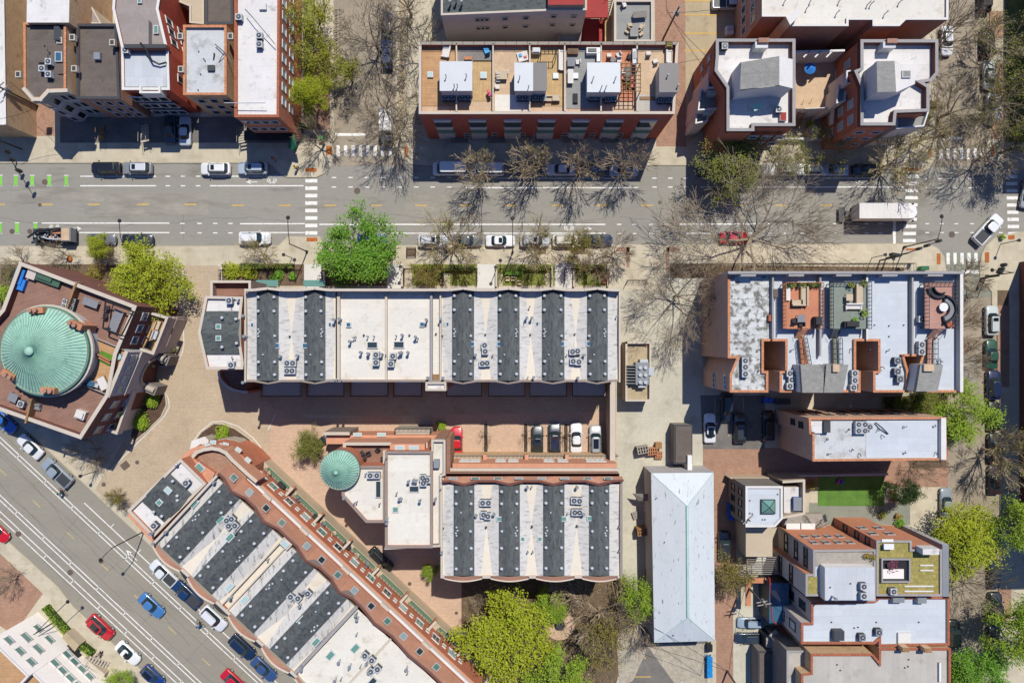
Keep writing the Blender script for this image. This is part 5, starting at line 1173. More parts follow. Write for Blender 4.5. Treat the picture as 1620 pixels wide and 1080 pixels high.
boxy('planter_box','timber planter at the top of the grey roof deck','planter',906,84,zD,[('planter_body',(0,0,0),(1.5,.7,.6),'timber'),('soil',(0,0,.6),(1.3,.5,.03),'soil')]); boxy('outdoor_kitchen','white outdoor kitchen counter in the corner of the grey roof deck','counter',938,88,zD,[('counter',(0,.35,0),(2.0,.8,.9),'white_paint'),('counter_return',(.75,-.6,0),(.6,1.2,.9),'white_paint'),('grill_top',(-.2,.35,.9),(1.2,.5,.08),'metal_dark')])
boxy('garden_lounger','dark draped lounger at the front of the grey roof deck','lounger',910,157,zD,[('base',(0,0,0),(.7,1.4,.3),'metal_dark'),('mattress',(0,0,.3),(.6,1.3,.12),'fabric_dark')])
for i,(x,y,m) in enumerate(((963,90,'fabric_white'),(969,97,'fabric_grey'),(978,89,'fabric_white'),(979,97,'fabric_white'),(995,92,'fabric_dark'))): chair(x,y,zD,60*i,f'{ORD[i]} chair from the left on the rust coloured roof deck',m)
boxy('outdoor_kitchen','grey outdoor counter by the trellis on the rust coloured deck','counter',1003,94,zD,[('counter',(0,0,0),(.7,2.2,.9),'metal_light'),('grill_top',(0,.2,.9),(.5,1.0,.08),'metal_mid')])
PG=root('pergola','brown timber lattice pergola beside the third penthouse','pergola',W(997,122,zD)); b=MB()
for i in range(5): b.tube([W(983+i*7.5,100,13.8),W(983+i*7.5,146,13.8)],.07,'timber',4)
b.build('rafters',PG); b=MB()
for j in range(8): b.tube([W(982,101+j*6.2,13.9),W(1014,101+j*6.2,13.9)],.06,'timber',4)
b.build('battens',PG)
for x in(983,1013):
    for y in(101,145): p=W(x,y,13.8); b=MB(); b.tube([(p.x,p.y,11.1),(p.x,p.y,13.8)],.08,'timber',4); b.build('post',PG)
table(992,120,zD,'dark dining table under the lattice pergola',1.0,2.0,0,'metal_dark')
for i,(x,y,m) in enumerate(((986,116,'fabric_white'),(986,124,'red_paint'),(999,118,'fabric_dark'),(999,127,'red_paint'),(993,134,'yellow_paint'),(1001,137,'red_paint'))): chair(x,y,zD,90*i,f'{ORD[i]} chair around the table under the lattice pergola',m)
for i,(x,y) in enumerate(((1025,87),(1036,99))): chair(x,y,zD,20*i,['upper','lower'][i]+' wood framed armchair on the easternmost tan deck','fabric_white')
boxy('planter_box','olive planter at the top right corner of the easternmost deck','planter',1056,75,zD,[('planter_body',(0,0,0),(1.0,.9,.9),'timber'),('shrub',(0,0,.9),(.8,.7,.2),'leaf_gold')]); sofa(1057,92,zD,'white bench with red cushion at the right of the easternmost deck',1.8,.9,-90,'fabric_white')
boxy('floor_grate','long dark slatted grate at the front of the easternmost deck','grate',1024,156,zD+.08,[('frame',(0,0,0),(2.2,.5,.06),'metal_dark'),('slats',(0,0,.06),(2.0,.4,.02),'timber')])
# red gallery and grey deck behind
RG=root('timber_gallery','red timber gallery with stairs behind the roof deck building','gallery',W(945,30,0)); b=MB(); b.prism(PW(rect(925,-60,962,28),8),7.7,8,'red_timber','red_timber'); b.prism(PW(rect(922,30,955,66),4),0,4,'red_timber','red_timber'); b.build('gallery_floor',RG)
stairs(RG,(946,66),(966,-10),1,9,1.0,'red_paint','stair_flight',30)
block(RG,'timber_landing',rect(957,25,972,66),0,5.2,'timber','deck_wood')
N8=building('deck_building','low building with grey roof deck behind the red timber gallery',rect(972,0,1033,66),8.5,'deck_grey','stucco_tan','coping',pt=.25,ph=.5)
table(1011,27,8.0,'square dark dining table on the grey deck behind the red gallery',2.0,.9,5,'stone_dark'); table(1002,55,8.0,'round mesh table at the front of the grey deck behind the red gallery',1.2,1.2,0,'deck_grey',)
for i,(x,y) in enumerate(((996,42),(1014,44),(992,51),(1013,55),(987,10))): chair(x,y,8.0,72*i,f'{ORD[i]} pale chair on the grey deck behind the red gallery','fabric_beige' if i<4 else 'fabric_white')
# stair hut
HT=building('stair_hut','small taupe stair enclosure at the back of the roof deck building',[(884,42),(921,42),(918,67),(884,67)],6,'roof_grey','stucco_taupe','coping_taupe',ph=.8,pt=.2)
stairs(HT,(896,52),(916,63),5.2,2.5,1,'metal_mid')
# ================================================================ white roofed pair right of the brick alley
N9=building('apartment_building','large white roofed brick building at the top right edge',[(1206,-140),(1501,-140),(1500,31),(1433,31),(1423,41),(1381,41),(1381,31),(1342,31),(1342,41),(1250,41),(1250,26),(1206,26)],12.5,'roof_cream','brick_brown','coping_white',pt=.25,ph=.3)
for x,y in((1241,3),(1276,14),(1282,2),(1327,3),(1323,22),(1372,8),(1377,8),(1399,23),(1422,5)): vent(N9,x,y,12.2,'pipe')
b=MB(); b.prism(PW([(1243,26),(1264,13),(1264,26),(1250,40)],13.5),0,13.5,'brick_tan','coping_white'); b.build('chimney_stack',N9)
facade(N9,(1206,-60),(1206,26),12.5,[5,9],4,1.2,1.8,'frame_white','glass')
def white_pair(nm,label,poly,wallm='brick_red'):
    return building(nm,label,poly,12.2,'roof_white','brick_orange','coping_grey',pt=.35,ph=1.0,inner='brick_parapet')
N10=white_pair('apartment_building','west one of two matching white roofed brick buildings right of the brick alley',[(1133,62),(1258,62),(1258,199),(1193,199),(1193,207),(1150,207),(1150,139),(1131,112),(1133,90)])
b=MB(); P=PW([(1172,98),(1233,89),(1254,94),(1254,139),(1233,136),(1172,143)],15.2)
o=b.prism(P,11.2,15.0,'stucco_light'); A=[W(1172,99,15.0),W(1233,89,15.8),W(1233,135,15.8),W(1171,142,15.0)]; b.face(A if area(A)>0 else A[::-1],'shingle_light'); A=[W(1233,89,15.8),W(1254,94,15.1),W(1254,140,15.1),W(1233,135,15.8)]; b.face(A if area(A)>0 else A[::-1],'roof_white'); b.face([W(1172,143,15.0),W(1233,136,15.8),W(1254,140,15.1)],'stucco_light'); b.build('roof_penthouse',N10)
block(N10,'chimney_stack',rect(1200,60,1217,67),11.2,13.2,'brick_brown','brick_brown'); block(N10,'chimney_shaft',rect(1195,66,1215,76),11.2,12.8,'metal_light','metal_light')
block(N10,'roof_patio',[(1150,200),(1192,200),(1190,206),(1150,206)],0,11.5,'stucco_light','roof_white')
acs([(1144,77)],11.25,'at the top left of the west matching white roof','dark'); acs([(1229,176)],11.25,'at the lower right of the west matching white roof','grey')
boxy('shade_frame','small turquoise covered frame on the west matching white roof','frame',1195,172,11.25,[('cover',(0,0,.9),(1.4,.9,.06),'patina_line'),('leg',(-.6,0,0),(.06,.06,.9),'metal_mid'),('leg',(.6,0,0),(.06,.06,.9),'metal_mid')],25); boxy('lattice_box','small lattice box at the lower right of the west matching white roof','box',1237,186,11.25,[('box_body',(0,0,0),(.9,1.2,.5),'fabric_white'),('grid_top',(0,0,.5),(.8,1.1,.04),'red_timber')])
for k,(poly,zz) in enumerate((([(1121,112),(1150,112),(1150,137),(1119,140)],9.0),([(1108,140),(1136,145),(1138,172),(1104,175)],7.6),([(1102,170),(1124,172),(1120,192),(1100,196)],6.2))):
    b=MB(); b.prism(PW(poly,zz),0,zz-.6,'stucco_light','deck_grey'); I=PW(poly,zz); b.ring(ccw(I),inset(I,.2),zz-.7,zz,'frame_white'); o=b.build('balcony',N10)
    p=W(poly[0][0]+14,poly[0][1]+12,zz-.6); bb=MB(); bb.box((p.x,p.y,zz-.6),(1.2,.6,1.5),'glass_pale'); bb.build('glazed_screen',o)
facade(N10,(1133,62),(1133,112),12.2,[5,8.8],[.3,.7],.9,1.2,'frame_white','glass_pale')
facade(N10,(1150,206),(1258,206),12.2,[3,6,9],[.5,.7,.9],1.3,1.3,'frame_white','glass')
N11=white_pair('apartment_building','east one of two matching white roofed brick buildings near the top right crossing',[(1362,63),(1484,63),(1484,116),(1474,128),(1460,130),(1470,136),(1470,176),(1418,178),(1416,198),(1362,198),(1362,136),(1352,112),(1362,108)])
b=MB(); P=PW([(1387,98),(1419,95),(1433,107),(1449,112),(1449,132),(1420,145),(1388,146)],14.8); b.prism(P,11.2,14.6,'stucco_light','roof_white'); 
A=[W(1387,97,15.3),W(1417,95,15.6),W(1420,144,15.6),W(1388,146,15.3)]; b.prism([(v.x,v.y) for v in A],14.6,15.3,'stucco_light','shingle_light'); b.build('roof_penthouse',N11); skylight(N11,1433,118,14.6,1.2,1.0,gm='shingle_light')
block(N11,'chimney_stack',rect(1404,61,1420,68),11.2,13.2,'brick_brown','brick_brown'); block(N11,'chimney_shaft',rect(1397,66,1417,76),11.2,12.8,'metal_light','metal_light')
for k,(poly,zz) in enumerate((([(1339,112),(1362,108),(1365,130),(1339,133)],10.2),([(1326,136),(1340,128),(1338,160),(1323,164)],8.4),([(1418,178),(1470,176),(1462,200),(1418,204)],9.6))):
    b=MB(); b.prism(PW(poly,zz),0,zz-.6,'stucco_light','deck_grey'); I=PW(poly,zz); b.ring(ccw(I),inset(I,.2),zz-.7,zz,'frame_white'); b.build('balcony',N11)
facade(N11,(1362,136),(1362,198),12.2,[3.2,6.4,9.4],[.3,.7],1.3,1.5,'frame_white','glass_pale'); facade(N11,(1362,63),(1362,108),12.2,[4,8.4],[.5],1.3,1.7,'frame_white','glass_pale'); facade(N11,(1362,198),(1416,198),12.2,[3,6,9],[.3,.8],1.3,1.2,'frame_white','glass')
# courtyard between the pair
CT=root('raised_terrace','tan raised terrace between the two matching white roofed buildings','terrace',W(1290,140,0)); b=MB(); b.prism(PW(rect(1256,84,1345,172),4.5),0,4.5,'stucco_light','deck_pale'); b.build('terrace_slab',CT)
stairs(CT,(1260,203),(1274,160),.4,4.4,1.2,'timber','stair_flight',14); wallpar(CT,[(1260,82),(1335,80)],4.5,8.5,.3,'frame_white','frame_white',name='screen_wall'); wallpar(CT,[(1274,172),(1320,170),(1318,195)],4.4,5.6,.1,'frame_white','frame_white',name='railing')
for x in(1272,1290,1308): wallpar(CT,[(x,90),(x+8,82)],8.2,8.5,.2,'frame_white','frame_white',name='pergola_beam')
bb=MB(); p=W(1281,109,6.4); e=root('parasol','round bright blue parasol on the tan raised terrace','parasol',(p.x,p.y,4.5)); bb.cyl((p.x,p.y,4.5),.04,2.3,'metal_light',6); bb.build('pole',e); bb=MB(); bb.cyl((p.x,p.y,6.5),.85,.35,'fabric_blue',16,.05); bb.build('canopy',e)
stoop(1255,225,200,1.0,'pale steps below the tan raised terrace',1.2); 
WL=root('garden_wall','low pale wall with arched planter below the tan raised terrace','wall',W(1285,215,0)); wallpar(WL,[(1228,220),(1310,219)],0,1.1,.3,'frame_white','frame_white',name='wall'); b=MB(); p=W(1287,207,1.6); b.cyl((p.x,p.y,0),.9,1.6,'stucco_tan',16); b.build('arched_planter',WL)
PP=root('parking_bays','tan concrete parking bays','x',(0,0,0)) if False else None
# building at right edge
N12=building('corner_building','brick corner building at the right edge south of the crossing',[(1731,396),(1900,396),(1900,900),(1731,900)],14,'roof_brown','brick_dark','coping_red',pt=.3,ph=.6)
N13=building('corner_building','tall brick building just beyond the top right corner',[(1749,-300),(1900,-300),(1900,171),(1749,171)],15,'roof_grey','brick_dark','coping_grey',pt=.3,ph=.6)
# ================================================================ big east block with wells and roof decks
zB=13.3
PB=[(1152,430),(1523,430),(1523,620),(1452,620),(1452,587),(1459,563),(1430,563),(1437,587),(1437,620),(1382,620),(1382,587),(1390,587),(1390,539),(1354,539),(1354,587),(1361,587),(1361,620),(1234,620),(1234,587),(1243,587),(1243,539),(1208,539),(1208,587),(1215,587),(1215,620),(1155,620),(1155,592),(1166,566),(1152,566)]
E1=building('apartment_building','long brick apartment block with three furnished roof decks and brick light wells',PB,13.7,'roof_white_blue','brick_pink','coping_orange',pt=.25,ph=.4)
b=MB(); b.prism(PW(rect(1152,429,1524,433),14.9),13.2,14.9,'stucco_grey','coping_grey'); b.build('front_parapet',E1); b=MB(); b.prism(PW(rect(1519,433,1524,620),14.3),13.2,14.3,'stucco_grey','coping_white'); b.build('side_parapet',E1)
for i,(x,wd) in enumerate(((1184,60),(1260,66),(1335,66),(1408,60),(1480,60))):
    b=MB(); b.prism(PW(rect(x-12,433,x+12,437),14.8),13.2,14.8,'stucco_grey','coping_grey'); b.build('parapet_pier',E1)
b=MB(); P=PW([(1155,436),(1221,436),(1221,537),(1206,537),(1206,589),(1213,589),(1213,617),(1158,617),(1158,593),(1169,564),(1155,564)],zB+.03); b.face([(x,y,zB+.03) for x,y in ccw(P)],'roof_patchy'); b.build('worn_roof',E1)
for x,m,y1 in((1223,'coping_grey',537),(1298,'coping_grey',563),(1372,'coping_white',537),(1444,'coping_grey',561)):
    b=MB(); b.prism(PW(rect(x-1.4,434,x+1.4,y1),14.1),13.2,14.1,'coping_grey',m); b.build('party_wall',E1)
def rdeck(x0,y0,x1,y1,dm,sm,z=14.6):
    o=MB(); o.prism(PW(rect(x0,y0,x1,y1),z),z-.3,z,sm,dm); 
    for q in((x0+2,y0+2),(x1-2,y0+2),(x0+2,y1-2),(x1-2,y1-2),((x0+x1)/2,y1-2)): p=W(*q,z); o.cyl((p.x,p.y,zB),.08,z-zB-.3,sm,6)
    d=o.build('roof_deck',E1); railing(d,[(x0,y1),(x0,y0),(x1,y0),(x1,y1)],z,sm,h=1.0,step=.5,t=.05); return d
rdeck(1239,448,1298,520,'deck_rust','timber_orange'); rdeck(1313,447,1373,520,'deck_green','metal_dark'); rdeck(1463,447,1509,520,'deck_pink','metal_dark')
stairs(E1,(1272,520),(1264,535),14.6,13.4,1.1,'timber_orange','stair_flight',6); stairs(E1,(1324,520),(1319,535),14.6,13.4,1.1,'metal_dark','stair_flight',6); stairs(E1,(1486,520),(1473,535),14.6,13.4,1.1,'brick_brown','stair_flight',6)
for x0,x1,xa,xb,m in((1264,1272,1268,1279,'deck_rust'),(1318,1327,1319,1328,'deck_green'),(1468,1477,1467,1477,'deck_pink')):
    b=MB(); b.prism(PW([(x0,535),(x1,535),(xb,576),(xa,576)],13.9),13.6,13.9,'timber',m); o=b.build('catwalk',E1); railing(o,[(x0,535),(xa,576)],13.9,'metal_black',t=.05); railing(o,[(x1,535),(xb,576)],13.9,'metal_black',t=.05)
for (a,bb,c,d) in(((1267,577),(1296,577),(1304,590),(1303,621)),((1308,577),(1343,577),(1334,621),(1304,621)),((1457,577),(1493,577),(1484,619),(1450,619))):
    P=PW([a,bb,c,d] if a[0]>1270 else [a,bb,c,d,(1270,621)],16.0); b=MB(); P=ccw(P); b.prism(P,zB,15.3,'stucco_light'); n=len(P)
    I=inset(P,.1); b.prism(P,15.3,15.9,'shingle_light','shingle_light'); b.build('stair_penthouse',E1)
block(E1,'roof_hatch',rect(1318,576,1328,588),zB,16.3,'coping','deck_pale'); block(E1,'roof_hatch',rect(1462,576,1478,587),zB,16.3,'coping','deck_pale')
block(E1,'roof_hatch',rect(1224,457,1231,470),zB,14.2,'roof_brown','roof_brown'); block(E1,'roof_hatch',rect(1216,498,1221,508),zB,13.9,'coping_red','coping_red')
acs([(1176,570),(1176,580),(1176,591)],zB,'on the worn left roof of the long brick apartment block','grey',order='from the top'); acs([(1246,590),(1249,600),(1246,610)],zB,'right of the first brick well on the long apartment block','grey',order='from the top')
acs([(1348,590),(1348,601),(1346,612)],zB,'left of the third brick well on the long apartment block','grey',order='from the top'); acs([(1415,570),(1415,587),(1419,599)],zB,'left of the V shaped well on the long apartment block','dark',order='from the top'); acs([(1453,545),(1453,556)],zB,'below the pink deck on the long apartment block','light',order='from the top')
acs([(1453,505)],zB,'left of the pink roof deck','light')
for x,y in((1197,554),(1199,586),(1250,554),(1345,552),(1373,555),(1402,555),(1424,563),(1394,580),(1383,514),(1406,515),(1429,514),(1406,532),(1484,570),(1488,572),(1158,468),(1420,575),(1425,580),(1482,575)): vent(E1,x,y,zB,'goose' if y>550 else 'stub')
facade(E1,(1155,592),(1155,620),13.7,[6.5,9.5],3,.8,1.1,'frame_white','glass_pale') if False else None
for zz,sz in((8.8,(.9,1.0)),(11.6,(.6,.7))):
    facade(E1,(1155,593),(1155,619),13.7,[zz-(2.4 if zz<10 else 0)],[.2,.5,.8],*sz,'frame_white','glass',off=.02)
for yy in(0,): facade(E1,(1152,440),(1152,566),13.7,[],2)
# deck furniture
z6=14.6
sofa(1270,469,z6,'long beige lounge seat down the middle of the rust roof deck',2.6,1.0,90,'fabric_beige'); sofa(1260,479,z6,'short beige lounge seat on the rust roof deck',1.6,.9,0,'fabric_beige'); table(1264,504,z6,'small grey table on the rust roof deck',1.0,1.0,0,'fabric_grey')
for i,(x,y) in enumerate(((1255,507),(1266,513))): chair(x,y,z6,90*i,['left','lower'][i]+' dark chair at the small table on the rust roof deck')
boxy('barbecue_grill','round black covered barbecue at the right edge of the rust roof deck','barbecue',1290,508,z6,[('firebox',(0,0,.2),(1.0,1.2,.7),'fabric_dark'),('lid',(0,0,.9),(.8,1.0,.25),'fabric_dark')],0,'barbecues')
boxy('side_bench','white slatted bench at the left edge of the rust roof deck','bench',1245,465,z6,[('seat',(0,0,.35),(.6,1.8,.08),'fabric_white'),('leg',(0,-.8,0),(.5,.08,.35),'timber'),('leg',(0,.8,0),(.5,.08,.35),'timber')])
def pot(x,y,z,label,m='leaf_green',pm='coping_orange',r=.3):
    e=root('potted_plant',label,'potted plant',W(x,y,z),'potted plants'); b=MB(); b.cyl((0,0,0),r*.7,.4,pm,10,r*.85); b.build('pot',e,world=False); b=MB(); 
    for _ in range(40):
        a=R.uniform(0,6.28);q=R.uniform(0,r*1.3); c=(q*math.cos(a),q*math.sin(a),.45+R.uniform(0,.35)); s=.1; t=R.uniform(0,3.14); dx,dy=s*math.cos(t),s*math.sin(t); b.face([(c[0]-dx,c[1]-dy,c[2]),(c[0]+dy,c[1]-dx,c[2]+.04),(c[0]+dx,c[1]+dy,c[2]),(c[0]-dy,c[1]+dx,c[2]-.03)],m)
    b.build('foliage',e,world=False)
for i in range(7): pot(1244+i*8,451,z6,f'{ORD[i]} potted plant from the left along the back railing of the rust roof deck',('leaf_dark','leaf_olive')[i%2])
sofa(1357,465,z6,'long beige sofa on the right of the green roof deck',2.6,1.1,-90,'fabric_beige'); table(1340,471,z6,'round beige drum table on the green roof deck',.9,.9,0,'fabric_beige'); sofa(1348,485,z6,'pale grey sofa across the green roof deck',2.2,.9,180,'fabric_white')
boxy('barbecue_grill','long black covered barbecue at the front of the green roof deck','barbecue',1343,513,z6,[('firebox',(0,0,.2),(2.0,.8,.7),'fabric_dark'),('lid',(0,0,.9),(1.6,.6,.25),'fabric_dark')],0,'barbecues')
pot(1365,495,z6,'bright green plant in a dark pot on the green roof deck','leaf_fresh','metal_dark',.45); pot(1350,506,z6,'small vivid green pot on the green roof deck','leaf_green','plastic_green'); pot(1363,449,z6,'plant in the top right corner of the green roof deck','leaf_olive','metal_dark',.4); pot(1344,451,z6,'plant in the middle back of the green roof deck','leaf_olive','metal_dark',.35)
e=root('curved_sofa','curved black outdoor sofa on the pink roof deck','sofa',W(1492,487,z6)); b=MB(); c=W(1487,489,z6)-W(1492,487,z6)
def arcband(b,c,r0,r1,a0,a1,z0,z1,m,n=12):
    for i in range(n):
        t0=math.radians(a0+(a1-a0)*i/n);t1=math.radians(a0+(a1-a0)*(i+1)/n); P=[(c.x+r0*math.cos(t0),c.y+r0*math.sin(t0)),(c.x+r1*math.cos(t0),c.y+r1*math.sin(t0)),(c.x+r1*math.cos(t1),c.y+r1*math.sin(t1)),(c.x+r0*math.cos(t1),c.y+r0*math.sin(t1))]; b.prism(P,z0,z1,m,m)
arcband(b,c,1.0,1.7,-80,75,0,.4,'fabric_dark'); b.build('seat',e,world=False); b=MB(); arcband(b,c,1.7,1.95,-80,75,0,.8,'metal_black'); b.build('backrest',e,world=False); b=MB(); arcband(b,c,1.1,1.65,-75,70,.4,.5,'fabric_grey'); b.build('cushion',e,world=False)
e=root('round_table','round white table inside the curved sofa on the pink roof deck','table',W(1489,486,z6)); b=MB(); b.cyl((0,0,.5),.6,.08,'white_paint',20); b.build('tabletop',e,world=False); b=MB(); b.cyl((0,0,0),.1,.5,'metal_dark',8); b.build('leg',e,world=False)
e=root('curved_sofa','short curved dark bench near the top of the pink roof deck','sofa',W(1481,462,z6)); b=MB(); arcband(b,Vector((0.3,.8,0)),1.0,1.7,190,300,0,.4,'fabric_dark'); b.build('seat',e,world=False); b=MB(); arcband(b,Vector((.3,.8,0)),.95,1.1,190,300,.4,.8,'metal_black'); b.build('backrest',e,world=False)
chair(1499,513,z6,30,'small red and white chair at the front of the pink roof deck','coping_red')
# ================================================================ narrow brick building to the south
E2=building('apartment_building','narrow tan brick building with long white roof and north windows',[(1280,661),(1496,660),(1498,727),(1286,729),(1286,686),(1281,686)],12.5,'roof_blotchy','brick_pink','coping_orange',pt=.22,ph=.4)
b=MB(); b.prism(PW(rect(1489,661,1497,727),12.8),12.1,12.8,'coping_white','coping_white'); b.build('side_parapet',E2); b=MB(); b.face([(x,y,12.14) for x,y in ccw(PW([(1370,665),(1488,664),(1488,724),(1370,724)],12.14))],'roof_white_blue'); b.build('roof_patch',E2)
block(E2,'roof_hatch',rect(1304,666,1314,684),12.1,13.0,'metal_dark','metal_dark'); block(E2,'roof_hatch',rect(1283,666,1303,685),12.1,12.5,'coping_white','roof_white')
acs([(1354,670),(1364,670),(1354,680),(1364,680),(1372,674)],12.1,'on the narrow tan brick building','light',order='in reading order',sc=.95)
for x,y in((1308,693),(1309,717),(1348,711),(1358,717),(1430,716),(1479,715),(1428,674),(1477,674),(1394,688),(1342,678),(1388,678)): vent(E2,x,y,12.1,'goose')
b=MB(); b.tube([W(1385,668,12.4),W(1395,676,12.6),W(1405,686,12.3)],.1,'metal_dark',6); b.build('duct',E2)
facade(E2,(1280,661),(1496,660),12.5,[4.5,8.5],8,1.0,1.5,'frame_dark','glass'); facade(E2,(1280,661),(1281,686),12.5,[6.5,9.5],[.35,.75],1.0,1.2,'frame_dark','glass') if False else None
for yy in(-.4,.5): 
    p=W(1280,672,0); 
for x,y in ((1253,667),(1269,672)): 
    zz=7.0 if x<1260 else 9.8; px=W(1280.5,0,12.5).x; py=W(0,y,zz).y; place_win(E2,(px-.03,py,zz),math.pi/2,.9,1.3,'frame_dark','glass')
# ================================================================ house with pyramid skylight
E3=building('house','pale roofed house with square green pyramid skylight',[(1180,769),(1238,769),(1238,820),(1226,833),(1180,833)],8.2,'roof_white_blue','stone_dark','coping_white',pt=.25,ph=.25)
sk=MB(); p=W(1215,801,8.2); sk.box((p.x,p.y,7.95),(2.1,2.1,.35),'glass_black'); o=sk.build('skylight',E3); sk=MB()
h_=.98; q=[(p.x-h_,p.y-h_,8.3),(p.x+h_,p.y-h_,8.3),(p.x+h_,p.y+h_,8.3),(p.x-h_,p.y+h_,8.3)]; ap=(p.x,p.y,8.9)
for i in range(4): sk.face([q[i],q[(i+1)%4],ap],'leaf_olive' if False else 'glass_green'); 
sk.build('pane',o); sk=MB(); 
for i in range(4): sk.tube([q[i],ap],.05,'frame_dark',4); sk.tube([q[i],q[(i+1)%4]],.05,'frame_dark',4)
sk.build('frame',o)
for x,y in((1186,791),(1186,811),(1190,812),(1206,821),(1210,821),(1230,781)): vent(E3,x,y,7.95,'stub')
facade(E3,(1180,769),(1180,833),8.2,[2.5,5.8],3,1.0,1.4,'frame_dark','glass_black'); block(E3,'north_slope',[(1153,755),(1228,755),(1238,768),(1180,768)],0,2.2,'stucco_tan','stucco_tan')
block(E3,'entry_court',rect(1180,834,1222,880),0,5,'stucco_tan','stucco_tan'); 
wallpar(E3,[(1240,762),(1272,760),(1272,812),(1240,818)],0,6.4,.35,'stucco_tan','coping',name='terrace_wall'); block(E3,'roof_terrace',rect(1240,770,1271,811),0,5.4,'stucco_tan','roof_white')
boxy('hot_tub','dark blue oval hot tub on the walled terrace beside the pyramid skylight house','hot tub',1260,795,5.4,[('tub',(0,0,0),(1.4,1.9,.7),'plastic_blue'),('rim',(0,0,.7),(1.5,2.0,.06),'metal_mid')])
PR=root('timber_pergola','slatted timber pergola south of the pyramid skylight house','pergola',W(1205,890,0)); b=MB()
for x in(1182,1206,1230): b.tube([W(x,881,3.4),W(x,908,3.4)],.08,'timber',4)
for y in range(881,910,3): b.tube([W(1181,y,3.5),W(1232,y,3.5)],.05,'timber_grey',4)
b.build('battens',PR); b=MB()
for x in(1183,1230):
    for y in(882,907): p=W(x,y,3.4); b.tube([(p.x,p.y,0),(p.x,p.y,3.4)],.08,'timber',4)
b.build('post',PR)
block(PR,'paved_pad',rect(1182,880,1232,908),0,.4,'concrete_white','concrete_white')
# ================================================================ orange fronted houses with green roofs
E4=building('modern_house','left orange fronted house with white roof and timber roof terrace',[(1287,870),(1385,869),(1385,950),(1304,950),(1304,942),(1275,942),(1275,908),(1287,908)],12.8,'roof_silver','metal_orange','coping_grey',pt=.22,ph=.3)
block(E4,'terrace_recess',rect(1290,873,1383,895),12.3,12.62,'timber_grey','timber_grey'); block(E4,'upper_roof',rect(1305,897,1384,949),12.4,14.2,'stucco_light','roof_silver'); block(E4,'green_roof',rect(1277,912,1293,940),12.3,12.7,'stucco_grey','sedum')
b=MB(); 
for (p,q) in (((1287,870),(1287,908)),((1275,908),(1275,942))):
    A=W(*p,12.8);B=W(*q,12.8); b.face([(A.x-.05,A.y,0),(B.x-.05,B.y,0),(B.x-.05,B.y,12.8),(A.x-.05,A.y,12.8)],'stucco_taupe')
A=W(1275,942,12.8);B=W(1275,908,12.8);b.build('side_cladding',E4)
facade(E4,(1287,870),(1385,869),12.8,[6.4,9.4],[.18,.38,.58,.78],.9,1.2,'coping_grey','glass',off=.03)
facade(E4,(1287,870),(1287,908),12.8,[3.5,7.2,10.5],[.3,.72],1.3,1.1,'frame_dark','glass',off=.08); facade(E4,(1275,908),(1275,942),12.8,[4,8],[.3,.75],1.2,1.1,'frame_dark','glass_black',off=.08)
for x,z in((1248,2.4),(1270,2.4)):
    A=W(1287,870,12.8); bb=MB(); bx=W(x,0,2.4).x; bb.box((bx+.8,A.y+.5,2.2),(2.3,.9,.12),'white_paint'); bb.build('entry_canopy',E4)
acs([(1362,924),(1362,939)],14.2,'on the raised white roof of the left orange fronted house','grey',order='from the top'); vent(E4,1345,922,14.2,'stub'); vent(E4,1313,928,14.2,'stub'); vent(E4,1316,942,14.2,'flue')
pot(1369,878,12.6,'left of two round brown planters on the timber terrace','leaf_gold','timber',.4); pot(1378,879,12.6,'right of two round brown planters on the timber terrace','leaf_gold','timber',.4)
E5=building('modern_house','right orange fronted house with planted green roof and sunken court',[(1387,855),(1442,855),(1442,869),(1490,869),(1490,942),(1387,942)],12.8,'sedum','metal_orange','coping_grey',pt=.22,ph=.25)
b=MB(); A=W(1387,855,12.8);B=W(1387,942,12.8); b.face([(A.x-.05,A.y,0),(B.x-.05,B.y,0),(B.x-.05,B.y,12.8),(A.x-.05,A.y,12.8)],'tile_orange'); b.build('side_cladding',E5)
facade(E5,(1387,855),(1442,855),12.8,[6.4,9.4],[.25,.75],1.1,1.2,'coping_grey','glass',off=.03); facade(E5,(1387,855),(1387,900),12.8,[4,7.5,10.5],[.2],1.3,1.1,'frame_dark','glass',off=.08)
b=MB(); P=PW(rect(1394,883,1440,921),12.9); b.ring(ccw(P),inset(P,.2),12.5,13.0,'coping_grey'); b.face([(x,y,12.6) for x,y in ccw(P)],'metal_black'); o=b.build('sunken_court',E5); block(E5,'court_canopy',rect(1395,900,1430,915),12.55,12.8,'stucco_light','stucco_light')
pot(1408,892,12.6,'bright red leaved plant in the sunken court of the green roof','leaf_red','metal_dark',.75)
boxy('patio_set','white table and chairs at the top of the planted green roof','patio set',1402,862,12.55,[('tabletop',(0,0,.65),(1.4,.8,.06),'white_paint'),('leg',(-.5,0,0),(.08,.5,.65),'metal_light'),('leg',(.5,0,0),(.08,.5,.65),'metal_light'),('bench_seat',(0,.75,.3),(1.6,.4,.08),'white_paint')])
for (x0,y0,x1,y1) in((1456,893,1477,895),(1456,901,1477,903),(1431,926,1477,928),(1431,934,1477,936)): block(E5,'roof_grille',rect(x0,y0,x1,y1),12.55,12.7,'coping_white','coping_white')
block(E5,'roof_hatch',rect(1460,868,1486,877),12.55,14.3,'coping_white','roof_white'); acs([(1409,932)],12.55,'at the lower left of the planted green roof','light')
b=MB(); b.prism(PW(rect(1491,861,1501,946),11),0,11,'stucco_grey','metal_mid'); b.build('side_wing',E5)
